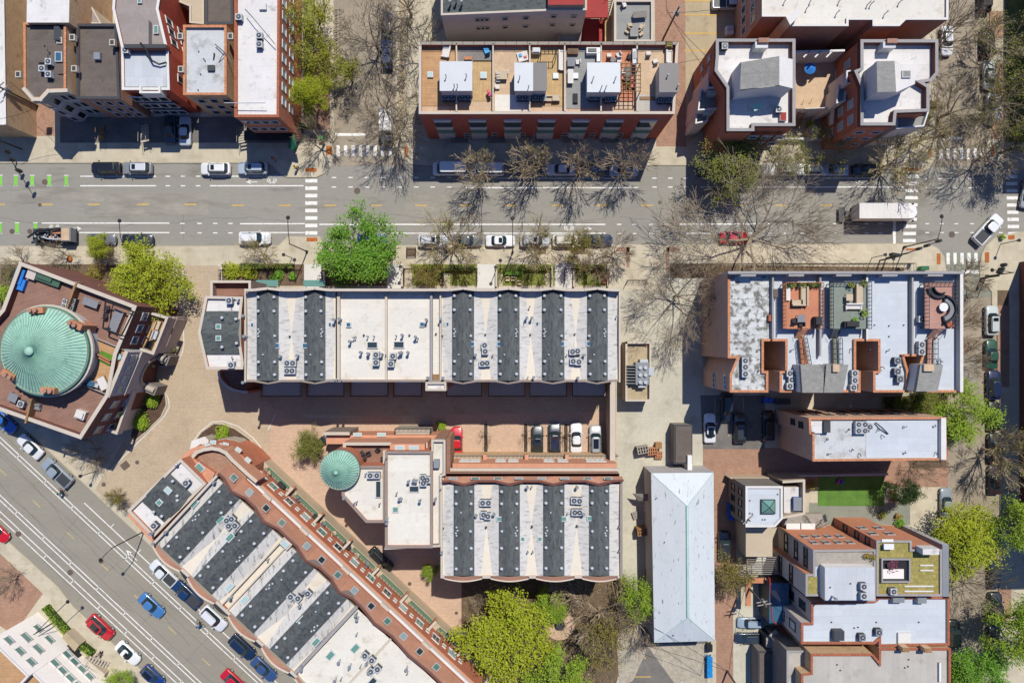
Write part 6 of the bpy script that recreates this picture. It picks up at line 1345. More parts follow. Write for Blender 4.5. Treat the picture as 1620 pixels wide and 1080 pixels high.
# ================================================================ southern white and grey roofs
E6=building('brick_building','white membrane roof with red brick coping south of the orange fronted houses',[(1284,953),(1384,950),(1391,944),(1502,944),(1502,1020),(1391,1022),(1391,1012),(1384,1018),(1268,1018),(1268,985),(1284,985)],11,'roof_white_blue','stucco_taupe','coping_red',pt=.25,ph=.35)
block(E6,'roof_hatch',rect(1320,998,1336,1013),10.65,11.7,'metal_dark','metal_dark'); block(E6,'roof_hatch',rect(1421,1001,1441,1017),10.65,11.0,'coping_white','coping_white'); block(E6,'dormer',rect(1413,944,1431,953),10.65,11.6,'coping','metal_mid'); block(E6,'dormer',rect(1452,944,1466,954),10.65,11.6,'coping','metal_mid')
acs([(1386,996),(1360,1004)],10.65,'on the white membrane roof with red brick coping','dark',order='from the right'); 
for x,y in((1315,983),(1386,983),(1453,983),(1351,992),(1357,991)): vent(E6,x,y,10.65,'stub')
facade(E6,(1284,953),(1284,985),11,[4,8],[.5],1.3,2.0,'frame_dark','glass'); facade(E6,(1268,985),(1268,1018),11,[4,8],[.5],1.3,2.0,'frame_dark','glass_pale')
E7=building('brick_building','grey roofed building with red brick coping at the bottom right edge',[(1283,1034),(1381,1034),(1391,1046),(1391,1025),(1504,1025),(1504,1300),(1268,1300),(1268,1066),(1283,1064)],11,'roof_grey','brick_tan','coping_red',pt=.25,ph=.35)
for x,y in((1324,1050),(1329,1059),(1431,1055),(1436,1053),(1437,1042)): vent(E7,x,y,10.65,'stub')
for i,(x,y) in enumerate(((1433,1028),(1468,1029))): block(E7,'chimney_stack',rect(x-5,y-4,x+6,y+3),10.65,12.2,'brick_tan','timber')
block(E7,'duct',rect(1486,1048,1489,1078),10.65,11.0,'metal_light','white_paint')
E8=building('brick_building','low grey side roof left of the bottom right grey building',[(1245,1029),(1276,1029),(1276,1300),(1245,1300)],9,'roof_grey','stone_dark','coping_grey',pt=.2,ph=.3)
E9=root('red_deck','red timber deck structure left of the white membrane roof','deck',W(1200,940,0)); block(E9,'deck_floor',rect(1180,914,1212,922),2.8,3.0,'timber_orange','timber_orange'); block(E9,'deck_floor',rect(1180,922,1188,958),2.8,3.0,'timber_orange','timber_orange'); block(E9,'rear_shed',rect(1217,922,1248,985),0,4.5,'metal_dark','glass_blue'); 
wallpar(E9,[(1218,915),(1222,980),(1250,1010)],3.9,4.6,.15,'red_timber','red_timber',name='side_fence')
stairs(E9,(1222,1000),(1248,1030),4.2,1.0,1.2,'timber_grey','stair_flight',10); block(E9,'landing',rect(1212,1005,1245,1024),0,3,'metal_dark','timber_grey')
E10=building('shed','dark roofed garage in the shaded yard at the bottom right',[(1200,1030),(1240,1030),(1240,1100),(1200,1100)],3.6,'roof_brown','stone_dark','metal_dark',ph=.2,pt=.15)
# ================================================================ hipped metal roof
zE,zT=6,7.7
E11=root('warehouse','long pale hipped metal roof building with mint green ridge','warehouse',W(1080,880,0)); P=[W(1030,748,zE),W(1129,747,zE),W(1131,1013,zE),W(1035,1016,zE)]; r0,r1=W(1087,800,zT),W(1088,976,zT)
b=MB(); b.prism([(p.x*1,p.y) for p in P],0,zE-.3,'stucco_grey'); b.build('wall',E11)
b=MB()
for f in([P[0],P[1],r0],[P[1],P[2],r1,r0],[P[2],P[3],r1],[P[3],P[0],r0,r1]): b.face(f if area(f)>0 else f[::-1],'metal_hip')
b.prism([(p.x,p.y) for p in P],zE-.3,zE-.01,'metal_mid'); b.build('hipped_roof',E11)
b=MB(); b.tube([r0,r1],.2,'patina_line',6); 
for a,c in((P[0],r0),(P[1],r0),(P[2],r1),(P[3],r1)): b.tube([a,c],.05,'patina_line',4)
b.build('ridge_flashing',E11)
for x,y in((1039,787),(1051,857),(1065,1004),(1064,870)): vent(E11,x,y,6.6,'stub')
# ================================================================ alley things
T=root('transformer_enclosure','sandy walled enclosure in the alley right of the long townhouse row','enclosure',W(1008,587,0)); b=MB(); b.prism(PW(rect(990,541,1030,634),3.7),0,2.9,'stucco_tan','lot_sand'); b.build('floor_slab',T); wallpar(T,[(991,542),(1029,542),(1029,633),(991,633)],2.9,3.7,.3,'stucco_tan','coping',closed=True,name='wall')
b=MB(); c=W(1008,590,2.9)
e=root('transformer','silver grey electrical transformer with cooling fins inside the sandy enclosure','transformer',(c.x+.5,c.y,2.9)); b.box((0,0,0),(2.0,3.4,1.5),'metal_mid'); b.build('tank',e,world=False)
b=MB()
for i in range(7): b.box((-1.6,-1.5+i*.45,.2),(1.3,.12,1.1),'metal_mid')
b.build('cooling_fins',e,world=False); b=MB(); 
for i in range(6): b.cyl((-.35+(i%2)*.8,-1.3+(i//2)*1.1,1.5),.28,.35,'metal_light',10)
b.box((0,-1.9,0),(1.1,.5,1.2),'metal_light'); b.box((.3,1.9,0),(1.2,.5,1.4),'metal_light'); b.build('bushings',e,world=False); b=MB(); b.box((1.5,.3,.2),(.8,1.2,.9),'metal_light'); b.build('control_box',e,world=False)
bb=MB(); p=W(1022,545,2.95); bb.cyl((p.x,p.y,2.91),.25,.3,'coping_orange',12); bb.build('drain_cap',T)
wl=root('courtyard_wall','cream wall dividing the parking court from the alley','wall',W(968,680,0)); wallpar(wl,[(969,606),(969,742)],0,5,.75,'stucco_tan','coping',name='wall')
wl2=root('courtyard_wall','low cream wall top running beside the scalloped townhouse row','wall',W(985,850,0)); wallpar(wl2,[(984,762),(984,912)],0,3.4,.25,'stucco_tan','coping_grey',name='wall')
E12=building('shed','small dark grey roofed shed in the alley',rect(1067,672,1095,733),3.2,'shingle_light','stone_dark','metal_dark',ph=.1,pt=.15); block(E12,'side_vent',rect(1088,720,1095,745),0,3.9,'stucco_light','white_paint'); block(E12,'roof_sheet',rect(1069,674,1094,731),3.1,3.3,'metal_dark','roof_brown')
def pallets(x,y,n,label,m,rot=0,w=1.2):
    e=root('pallet_stack',label,'pallets',W(x,y,0.14),'pallet stacks',math.radians(rot)); b=MB()
    for k in range(n): 
        for i in range(5): b.box((-w/2+.1+i*(w-.2)/4,0,k*.15+.1),(.15,1.1,.03),m)
        for j in(-.5,0,.5): b.box((0,j,k*.15),(w,.1,.09),m)
    b.build('slats',e,world=False); return e
pallets(1014,709,12,'tall stack of grey white pallets in the alley','timber_grey',10,1.8); pallets(1030,712,8,'orange brown pallet pile right of the grey pallets','timber_orange',5,1.6); pallets(1041,719,4,'low orange brown pallet pile by the warehouse corner','timber_orange',0,1.2)
pallets(1012,836,14,'tall brown pallet stack beside the hipped roof building','timber',5,1.5); pallets(1005,814,3,'few pallets lying above the tall brown stack','timber_grey',20,1.0)
boxy('wooden_crate','orange brown crate on the pallets at the alley corner','crate',1040,703,.14,[('crate_body',(0,0,0),(.9,.9,1.0),'timber_orange'),('lid',(0,0,1.0),(1.0,1.0,.06),'timber')])
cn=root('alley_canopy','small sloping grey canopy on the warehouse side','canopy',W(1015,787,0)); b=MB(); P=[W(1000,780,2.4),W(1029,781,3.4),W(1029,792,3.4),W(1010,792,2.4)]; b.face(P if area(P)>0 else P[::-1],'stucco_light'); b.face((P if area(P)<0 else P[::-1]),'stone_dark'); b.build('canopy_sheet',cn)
boxy('rail_bench','orange brown handrail box against the warehouse','bench',1022,906,.14,[('seat',(0,0,.5),(.5,1.6,.1),'timber_orange'),('leg',(0,-.6,0),(.4,.1,.5),'timber'),('leg',(0,.6,0),(.4,.1,.5),'timber')])
for i,(x,y) in enumerate(((1023,798),(1023,805))): boxy('gas_meter',['upper','lower'][i]+' white and red gas meter on the warehouse wall','gas meter',x,y,.3,[('meter_box',(0,0,0),(.9,.35,.7),'white_paint'),('pipe',(.3,0,.7),(.12,.2,.3),'red_paint')])
def bin_(x,y,label,m,rot=0,cat='bin',w=.75,g='wheeled bins'):
    return boxy('wheeled_bin',label,cat,x,y,.14,[('bin_body',(0,0,.08),(w*.85,.7,.9),m),('lid',(0,0,.98),(w,.8,.07),m),('handle',(0,-.43,.9),(w*.7,.06,.06),m),('wheel',(-w/2+.05,-.35,0),(.08,.2,.2),'rubber'),('wheel',(w/2-.05,-.35,0),(.08,.2,.2),'rubber')],rot,g)
for i in range(4): bin_(1120,1038+i*8.2,f'{ORD[i]} bright blue wheeled bin from the top behind the warehouse','plastic_cyan',90)
bin_(1120,1020,'black dumpster sized bin above the bright blue bins','metal_black',90,w=1.2)
for i in range(4): bin_(1153+(i%2),797+i*6.5,f'{ORD[i]} dark blue bin from the top beside the pyramid skylight house','plastic_blue',90)
for i in range(2): bin_(1208+i*8,632,['left','right'][i]+' blue bin by the shaded parking court','plastic_blue',0)
for i in range(5): bin_(1224+i*5,634,f'{ORD[i]} dark bin from the left by the shaded parking court','metal_dark',0,w=.5)
# ================================================================ southwest corner buildings
mat('stucco_warm',(.84,.78,.70),var=.04,scale=.3,fvar=.05)
SW1=building('corner_building','pale stucco building with rows of green tinted windows at the bottom left corner',[(-15,1011),(45,1069),(-60,1180),(-130,1110)],10,'deck_tan','stucco_warm','coping_white',pt=.2,ph=.3)
facade(SW1,(-15,1011),(45,1069),10,[5.4],[.33,.66],1.6,1.0,'stucco_grey','glass_green',off=.02); facade(SW1,(-15,1011),(45,1069),10,[2.6],[.3,.62],1.4,.9,'stucco_grey','glass_green',off=.02); facade(SW1,(-15,1011),(45,1069),10,[8.0],[.2,.5,.8],1.3,1.0,'stucco_grey','glass_green',off=.02)
SW2=building('corner_building','stepped orange and pale building at the bottom left edge',[(50,1062),(140,1150),(60,1230),(-30,1140)],9,'deck_tan','stucco_warm','coping_white',pt=.2,ph=.3)
facade(SW2,(50,1062),(140,1150),9,[2.2,5],[.08,.22,.36,.5],1.3,1.1,'frame_white','glass_green',off=.02)
b=MB(); b.prism(PW([(104,1000),(125,1020),(118,1030),(98,1008)],2.0),0,2.0,'stucco_tan','lot_sand'); b.build('entry_terrace',SW2)
for k in range(6): block(SW2,'entry_step',[(134+k*2,1040+k*3),(166+k*2,1066),(163+k,1071),(130+k,1046+k*2)],0,1.2-k*.18+.14,'stucco_tan','coping') if k<1 else None
stairs(SW2,(135,1048),(168,1058),1.5,.3,2.4,'stone','stair_flight',7)
boxy('covered_furniture','black covered furniture beside the bottom left building','covered furniture',118,1032,.14,[('cover',(0,0,0),(2.2,1.2,1.0),'fabric_dark'),('raised_cover',(-.9,.6,0),(1.2,1.0,.9),'fabric_dark')],-43)
# more courtyard pieces
boxy('motorcycle_cover','white covered equipment in the sand coloured parking lot','covered equipment',1152,52,.14,[('cover',(0,0,0),(1.1,1.3,1.0),'coping_white'),('raised_cover',(0,.3,1.0),(.8,.5,.2),'metal_light')],5)
LW=root('garden_wall','long grey wall north of the green lawn','wall',W(1330,752,0)); wallpar(LW,[(1240,753),(1404,750)],0,2.4,.3,'stucco_grey','stone',name='wall')
for i,(x,y) in enumerate(((1411,779),(1412,788),(1419,815))): pot(x,y,.15,f'{ORD[i]} large round timber planter from the top right of the lawn','leaf_gold','timber',.55)
boxy('childrens_slide','pink and blue toy slide at the shaded back of the lawn','toy slide',1326,761,.2,[('slide',(0,0,.2),(.35,1.0,.1),'pink_paint'),('ladder',(.35,.2,.1),(.3,.6,.5),'plastic_blue'),('base',(0,0,0),(.6,.9,.1),'plastic_blue')],-35)
DK=root('garden_deck','grey slatted garden deck with steps below the walled terrace','deck',W(1270,820,0)); block(DK,'deck_floor',[(1236,815),(1300,812),(1308,838),(1240,838)],.14,1.3,'timber_grey','timber_grey'); stairs(DK,(1294,826),(1308,818),1.3,.3,1.0,'metal_dark'); 
railing(DK,[(1272,814),(1286,836),(1300,822)],1.3,'metal_black')
# ================================================================ vehicles
def rrect(x0,x1,hw,rf,rb,n=8):
    """rounded plan outline, nose towards +x; 4*n points"""
    pts=[]
    for cx,cy,rx,a0 in((x1-rf,hw-min(rf,hw*.8),rf,0),(x0+rb,hw-min(rb,hw*.8),rb,90),(x0+rb,-hw+min(rb,hw*.8),rb,180),(x1-rf,-hw+min(rf,hw*.8),rf,270)):
        ry=hw-abs(cy)
        for i in range(n):
            t=math.radians(a0+90*(i+.5)/n); pts.append((cx+rx*math.cos(t),cy+ry*math.sin(t)))
    return pts
CARP={}
def carproto(kind):
    if kind in CARP: return CARP[kind]
    S_={'sedan':(4.7,1.84,1.42,-1.45,.95,-.95,.35,.9,.62,.9),'suv':(4.75,1.92,1.68,-2.05,1.15,-1.75,.6,1.0,.5,.35),'hatch':(4.1,1.78,1.5,-1.85,.95,-1.5,.35,.95,.5,.35),
        'pickup':(5.6,2.0,1.8,-.55,1.55,-.4,.95,1.05,.5,.3),'van':(5.6,2.05,2.2,-2.65,2.1,-2.55,1.55,1.1,.4,.3),'coupe':(4.5,1.85,1.32,-1.6,.8,-.8,.15,.88,.7,1.0)}[kind]
    L,Wd,Hh,gb0,gb1,gr0,gr1,belt,rf,rb=S_; x0,x1=-L/2,L/2; hw=Wd/2
    e=root('car','','car',(0,0,0)); n=8
    nose=belt-.22; tail=belt-.1 if kind in('sedan','coupe') else belt
    def zb(x,k=1.0):
        if x>gb1: return belt+(nose-belt)*((x-gb1)/(x1-gb1))**1.3*k
        if x<gb0: return belt+(tail-belt)*((gb0-x)/(gb0-x0+1e-6))
        return belt
    lo=[(rrect(x0+.12,x1-.15,hw-.1,rf,.35),lambda x:.22),(rrect(x0,x1,hw,rf,.35),lambda x:.42),(rrect(x0,x1-.02,hw,rf,.35),lambda x:min(.62,zb(x)-.12)),(rrect(x0+.05,x1-.1,hw-.04,rf,.32),lambda x:zb(x)-.03),(rrect(x0+.16,x1-.22,hw-.12,rf,.3),lambda x:zb(x)+.01)]
    g0=rrect(gb0,gb1,hw-.14,.5,.35); hr=hw-.30 if kind!='van' else hw-.18
    g1=rrect(gr0,gr1,hr,.35,.28)
    N=4*n; b=MB(); V=[]
    for pts,zf in lo: V+=[(x,y,zf(x)) for x,y in pts]
    V+=[(x,y,belt+.02) for x,y in g0]
    F=[(j*N+i,j*N+(i+1)%N,(j+1)*N+(i+1)%N,(j+1)*N+i) for j in range(5) for i in range(N)]
    b.add(V,F,'white_paint'); 
    o=b.build('body',e,world=False,smooth=True)
    # glasshouse
    parts={'windshield':MB(),'rear_window':MB(),'side_window':MB(),'side_window ':MB()}
    zr=Hh-.04
    for i in range(N):
        j=(i+1)%N; f=[(*g0[i],belt+.02),(*g0[j],belt+.02),(*g1[j],zr),(*g1[i],zr)]; mx=(g0[i][0]+g0[j][0])/2; my=(g0[i][1]+g0[j][1])/2
        dx,dy=g0[j][0]-g0[i][0],g0[j][1]-g0[i][1]; nx,ny=dy,-dx; l=math.hypot(nx,ny); nx/=l
        k='windshield' if nx>.62 else 'rear_window' if nx<-.62 else ('side_window' if my>0 else 'side_window ')
        parts[k].face(f,'car_glass')
    for k,m in parts.items():
        if kind=='van' and k!='windshield':
            for q in range(len(m.m)): pass
        m.build(k.strip(),e,world=False)
    b=MB(); P=[(*g1[i],zr) for i in range(N)]; I=rrect(gr0+.15,gr1-.15,hr-.12,.3,.2); Q=[(x,y,Hh) for x,y in I]
    b.add(P+Q,[(i,(i+1)%N,N+(i+1)%N,N+i) for i in range(N)]+[tuple(range(N,2*N))],'white_paint'); rf_=b.build('roof',e,world=False)
    if kind=='suv':
        for s in(-1,1): b=MB(); b.tube([(gr0+.2,s*(hr-.08),Hh+.03),(gr1-.2,s*(hr-.08),Hh+.03)],.03,'metal_dark',4); b.build('roof_rail',rf_,world=False)
    # pillars
    b=MB()
    for s in(-1,1):
        for xx in((gb0+gb1)/2-.1,): b.tube([(xx,s*(hw-.135),belt),((gr0+gr1)/2-.05,s*(hr+.005),zr)],.05,'metal_black',4)
    b.build('door_pillar',e,world=False)
    for sx in(-1,1):
        for sy in(-1,1):
            w=MB(); w.tube([(sx*L*.31,sy*(hw-.22),.33),(sx*L*.31,sy*(hw+.0),.33)],.33,'rubber',14); wo=w.build('wheel',e,world=False); w=MB(); w.tube([(sx*L*.31,sy*(hw-.02),.33),(sx*L*.31,sy*(hw+.02),.33)],.2,'metal_light',10); w.build('rim',wo,world=False)
    for sy in(-1,1):
        b=MB(); b.box((x1-.28,sy*(hw-.32),nose-.16),(.3,.34,.14),'glass_pale'); b.build('headlight',e,world=False)
        b=MB(); b.box((x0+.12,sy*(hw-.28),tail-.2),(.16,.3,.16),'red_paint'); b.build('taillight',e,world=False)
        b=MB(); b.box((gb1-.25,sy*(hw+.07),belt-.02),(.16,.2,.14),'white_paint'); b.build('wing_mirror',e,world=False)
    if kind=='pickup':
        b=MB(); b.box(((x0+gb0)/2+.05,0,belt-.02),(gb0-x0-.35,Wd-.42,.045),'metal_dark'); b.build('cargo_bed',e,world=False)
        b=MB(); 
        for s in(-1,1): b.box(((x0+gb0)/2+.05,s*(hw-.13),belt),(gb0-x0-.2,.1,.1),'white_paint')
        b.box((x0+.12,0,belt),(.1,Wd-.3,.1),'white_paint'); b.build('bed_rail',e,world=False)
    CARP[kind]=e; CARP[kind+'u']=False; return e
PAINTED=('body','roof','wing_mirror','bed_rail')
def car(px,py,ang,kind,col,label,sunroof=None,group=None,sc=1.0,roofcol=None,metal=0.0,z=.0,cat=None):
    e=carproto(kind)
    if CARP[kind+'u']: e=copy_tree(e)
    CARP[kind+'u']=True
    e.location=W(px,py,z); e.rotation_euler=(0,0,math.radians(ang)); e.scale=(sc,sc,sc)
    c=cat or {'pickup':'pickup','van':'van'}.get(kind,'car'); tag(e,label,c,group)
    m=paint('paint_'+col,col,metal); rm=paint('paint_'+roofcol,roofcol) if roofcol else m
    for o in children(e):
        nm=o.name.split('.')[0]
        if nm in PAINTED:
            for s in o.material_slots:
                s.link='OBJECT'; s.material=rm if (nm=='roof') else m
        if nm=='roof' and sunroof:
            bb=MB(); kx={'sedan':-.3,'suv':-.2,'hatch':-.4,'pickup':.3,'coupe':-.3,'van':0}[kind]; hh={'sedan':1.42,'suv':1.68,'hatch':1.5,'pickup':1.8,'coupe':1.32,'van':2.2}[kind]
            if sunroof=='big': bb.box((kx-.25,0,hh),(1.5,.85,.015),'glass_black')
            else: bb.box((kx+.3,0,hh),(.55,.8,.015),'glass_black')
            bb.build('sunroof',o,world=False)
    return e
GN='cars parked along the north kerb of the main street'; GS='cars parked along the south kerb of the main street'; GD='cars parked along the slanted street'; GE='cars parked along the east side street'; GY='cars parked in courts and alleys'
# north kerb, facing left
car(172,268,180,'suv','1c1c1c','black car at the left end of the north kerb by the grey bay house',None,GN); car(221,268,180,'suv','8b9092','grey car with pale roof right behind the leftmost black car','small',GN,roofcol='d8dade')
car(344,269,180,'suv','f0f0ee','white car with dark sunroof parked alone in the sun on the north kerb','small',GN); car(402,268,180,'suv','b6c4d0','pale blue silver car in the shade of the orange brick corner building','small',GN)
car(713,269,180,'van','e6eaee','long white van at the left of the shaded north kerb',None,GN); car(771,270,180,'van','dfe4e8','second pale van right behind the long white van',None,GN,sc=.95)
car(833,270,180,'sedan','4a5058','dark grey car under the second fan shaped bare tree',None,GN); car(886,270,180,'sedan','dfe3e6','white car under the third fan shaped bare tree',None,GN); car(938,271,180,'suv','3d4a5c','dark blue car between the third and fourth fan shaped bare trees',None,GN); car(985,271,180,'sedan','b8c0c6','silver car under the fourth fan shaped bare tree','small',GN)
car(1124,271,180,'suv','161a1e','black car at the left edge of the olive tree on the north kerb',None,GN); car(1190,271,180,'sedan','a8aeb2','silver car at the right edge of the olive tree on the north kerb',None,GN)
car(1236,270,180,'suv','e6e8ea','white car with pale bars left of the sparse olive trees','small',GN); car(1278,270,180,'suv','eceef0','white car under the sparse olive trees',None,GN,sc=.9); car(1316,270,180,'sedan','a4bede','light blue car on the north kerb second from the east crossing','small',GN); car(1366,271,180,'hatch','0f1a1c','black car nearest the east crossing on the north kerb',None,GN,sc=1.05)
# south kerb, facing right
car(165,380,0,'coupe','6b6c72','grey car right of the utility truck on the south kerb',None,GS); car(222,381,0,'sedan','26282a','black car second from the utility truck on the south kerb',None,GS,sc=1.05)
car(406,378,0,'suv','eef0f0','white car left of the south kerb corner bulge',None,GS,sc=1.05); car(590,380,0,'sedan','1c4f8a','blue car mostly hidden under the bright green tree',None,GS)
car(686,382,0,'suv','d8dadc','silver white car at the left end of the long south kerb row','small',GS); car(740,382,0,'sedan','5d6266','dark grey car under the branches of the first bare tree on the south kerb',None,GS); car(792,382,0,'sedan','f2f2f2','bright white car with black sunroof in the middle of the south kerb row','small',GS); car(846,382,0,'suv','c4c6c8','silver car under the second bare tree on the south kerb','small',GS); car(897,382,0,'suv','dcd8c8','cream car right of the second bare tree on the south kerb',None,GS); car(945,381,0,'sedan','2c3a4c','dark blue car at the right end of the long south kerb row',None,GS)
car(1160,377,0,'sedan','c0202c','red car under the huge bare tree on the south kerb',None,GS)
car(1558,364,47,'pickup','f0f0f0','white pickup turning out of the east side street',None); car(1621,308,80,'sedan','a8b0b4','silver car entering at the right edge of the crossing',None)
# side streets
car(613,89,90,'suv','2a3a5a','dark blue car driving up the north side street',None); car(613,45,90,'sedan','2c3034','dark car above the blue car in the north side street',None)
car(1494,68,-90,'sedan','eef0f0','white car beside the top right white roofed building',None,GE); car(1557,70,90,'suv','101214','black car opposite the white one in the upper east street',None,GE,sc=.97); car(1560,121,90,'sedan','b4bab8','silver car below the black one in the upper east street',None,GE); car(1565,173,90,'van','c8ccce','silver white van under branches near the upper east crossing',None,GE,sc=.85); car(1553,0,90,'suv','141414','black car cut by the top edge in the upper east street',None,GE)
car(1564,507,90,'suv','c9d2d0','silver white car at the head of the lower east street row','small',GE); car(1564,560,90,'sedan','2e5a4c','dark green car second in the lower east street row',None,GE); car(1567,608,90,'suv','1c2c50','navy car third in the lower east street row',None,GE); car(1568,657,90,'sedan','20242a','black car fourth in the lower east street row, by the bright green tree',None,GE); car(1569,707,90,'suv','2a2e30','dark car opposite the narrow tan building',None,GE); car(1569,757,90,'sedan','3a3030','dark brown car facing the green lawn across the street',None,GE); car(1567,842,90,'suv','15181c','black car under the yellow green tree on the east street',None,GE); car(1569,905,90,'sedan','1e2426','dark car below the yellow green tree on the east street',None,GE); car(1570,957,90,'suv','22262a','dark car in the lowest part of the east street',None,GE); car(1568,1010,90,'sedan','3a4248','grey car beside the lowest green trees of the east street',None,GE)
car(1492,793,90,'sedan','8d979c','grey silver car alone on the west side of the lower east street',None,GE); car(1504,1000,90,'suv','1a2420','dark green car hugging the white membrane building',None,GE)
# alleys
car(1121,676,90,'sedan','f0f0f0','white car in the shaded parking court','big',GY); car(1148,644,-90,'suv','22262a','black car furthest up in the shaded parking court',None,GY); car(1168,676,90,'suv','33383c','dark grey car in the middle of the shaded parking court',None,GY); car(1213,672,90,'suv','1a1c1e','black car right of the shaded parking court beside the tan building',None,GY)
car(1144,861,90,'suv','2a2e32','black car in the brick alley beside the bins',None,GY); car(1184,982,180,'suv','9fb2c2','silver blue car in the shaded yard at the bottom right',None,GY,sc=.85); car(1181,1006,180,'suv','2e3c4c','dark blue car below the silver one in the shaded yard',None,GY,sc=.85)
car(1152,9,0,'pickup','d0d2d6','white and black pickup in the sand coloured lot',None,GY); car(296,209,90,'sedan','ccd4da','silver car on the driveway below the tapered roof house',None,GY,z=.15); car(272,206,90,'sedan','2c4650','dark teal car in deep shade left of the silver driveway car',None,GY,z=.15)
for x,y,k,c,l,s in((723,697,'sedan','d01828','bright red car in the courtyard parking',None),(850,695,'sedan','232b2e','black green car right of the second planting strip','small'),(877,692,'suv','1e2c40','navy car dusted with pink blossom in the courtyard parking',None),(911,691,'sedan','f0f0f0','white car dusted with pink blossom in the courtyard parking',None),(941,695,'suv','a8acae','silver car nearest the courtyard wall','big')): car(x,y,90,k,c,l,s,GY,z=.15)
car(603,884,-46,'suv','15181c','black car in the courtyard below the turret block',None,GY,z=.15); car(510,698,35,'hatch','14171a','black car nosing out by the small turret',None,GY,sc=.7,z=.15)
# slanted street (axis runs -43 deg)
A_=-43
car(10,665,A_,'sedan','2a6fc8','bright blue car at the top left of the slanted street',None,GD); car(52,705,A_+180,'sedan','e8e8e6','white car between the blue car and the grey pickup',None,GD); car(95,746,A_+180,'pickup','9aa4ae','grey pickup with open dark bed at the slanted kerb',None,GD)
car(0,838,A_,'sedan','d41c28','red car cut by the left edge of the slanted street',None,GD,sc=.95)
car(262,904,A_+180,'pickup','e4e8ea','white pickup under the scalloped front of the slanted row',None,GD,sc=.9); car(299,937,A_+180,'pickup','1c3a62','dark blue pickup under the scalloped front',None,GD,sc=.95); car(341,975,A_,'suv','e6e8ec','white car with blue windscreen beside the lower cyclist',None,GD); car(386,1020,A_,'suv','1c2f4c','navy car near the bottom of the slanted row',None,GD); car(420,1055,A_,'sedan','3a5684','blue car lowest along the slanted row',None,GD)
car(243,955,A_,'sedan','4a7fb8','blue car driving down the middle of the slanted street',None); car(373,1075,A_,'sedan','c81c30','red car leaving at the bottom of the slanted street',None)
car(163,989,A_,'suv','c4101e','red car with sunroofs parked on the lower left kerb','big',GD); car(206,1030,A_,'coupe','f4f4f2','white car with red seat visible on the lower left kerb','small',GD); car(245,1066,A_,'hatch','1c3f80','deep blue small car at the bottom of the lower left kerb','big',GD)
# box truck
TK=root('box_truck','long white box truck driving on the main street near the east crossing','truck',W(1386,340,0))
b=MB(); b.box((-.6,0,1.0),(7.6,2.35,2.5),'coping_white'); b.build('cargo_box',TK,world=False)
b=MB(); 
for i in range(9): b.box((-4.1+i*.88,0,3.5),(.03,2.3,.012),'fabric_white')
b.build('roof_seams',TK,world=False)
g0=rrect(3.3,5.2,1.15,.9,.2); g1=rrect(3.3,4.7,1.05,.8,.2); b=MB(); N=len(g0); b.add([(x,y,.6) for x,y in g0]+[(x,y,1.7) for x,y in g0]+[(x,y,2.9) for x,y in g1],[(j*N+i,j*N+(i+1)%N,(j+1)*N+(i+1)%N,(j+1)*N+i) for j in range(2) for i in range(N)]+[tuple(range(2*N,3*N))],'white_paint'); b.build('cab',TK,world=False,smooth=False)
b=MB(); P=[(5.12,-.85,1.75),(5.12,.85,1.75),(4.78,.8,2.7),(4.78,-.8,2.7)]; b.face(P,'car_glass'); b.build('windshield',TK,world=False); b=MB(); b.box((-.5,0,.5),(9.6,.9,.5),'metal_dark'); b.build('chassis',TK,world=False); b=MB(); b.box((-5.7,0,.5),(1.0,2.2,.15),'metal_dark'); b.build('tail_lift',TK,world=False)
for x in(-3.6,-2.5,3.9):
    for s in(-1,1): b=MB(); b.tube([(x,s*.85,.48),(x,s*1.2,.48)],.48,'rubber',14); b.build('wheel',TK,world=False)
for s in(-1,1): b=MB(); b.box((4.6,s*1.3,1.8),(.12,.25,.5),'metal_dark'); b.build('wing_mirror',TK,world=False)
TV=root('box_truck','small white box van waiting in the north side street','truck',W(614,206,0),rz=math.radians(-90))
b=MB(); b.box((-.8,0,.8),(3.4,1.9,1.9),'white_paint'); b.build('cargo_box',TV,world=False)
b=MB(); b.add([(x,y,z) for z,k in((.5,1),(1.1,1),(1.9,.8)) for x,y in [( (.9+ (px_-.9)*k), py_) for px_,py_ in rrect(.9,2.6,.92,.5,.1)]],[(j*32+i,j*32+(i+1)%32,(j+1)*32+(i+1)%32,(j+1)*32+i) for j in range(2) for i in range(32)]+[tuple(range(64,96))],'metal_dark'); b.build('cab',TV,world=False)
b=MB(); b.face([(2.4,-.7,1.2),(2.4,.7,1.2),(2.2,.7,1.75),(2.2,-.7,1.75)],'car_glass'); b.build('windshield',TV,world=False)
for x in(-1.5,1.7):
    for s in(-1,1): b=MB(); b.tube([(x,s*.7,.35),(x,s*.95,.35)],.35,'rubber',12); b.build('wheel',TV,world=False)
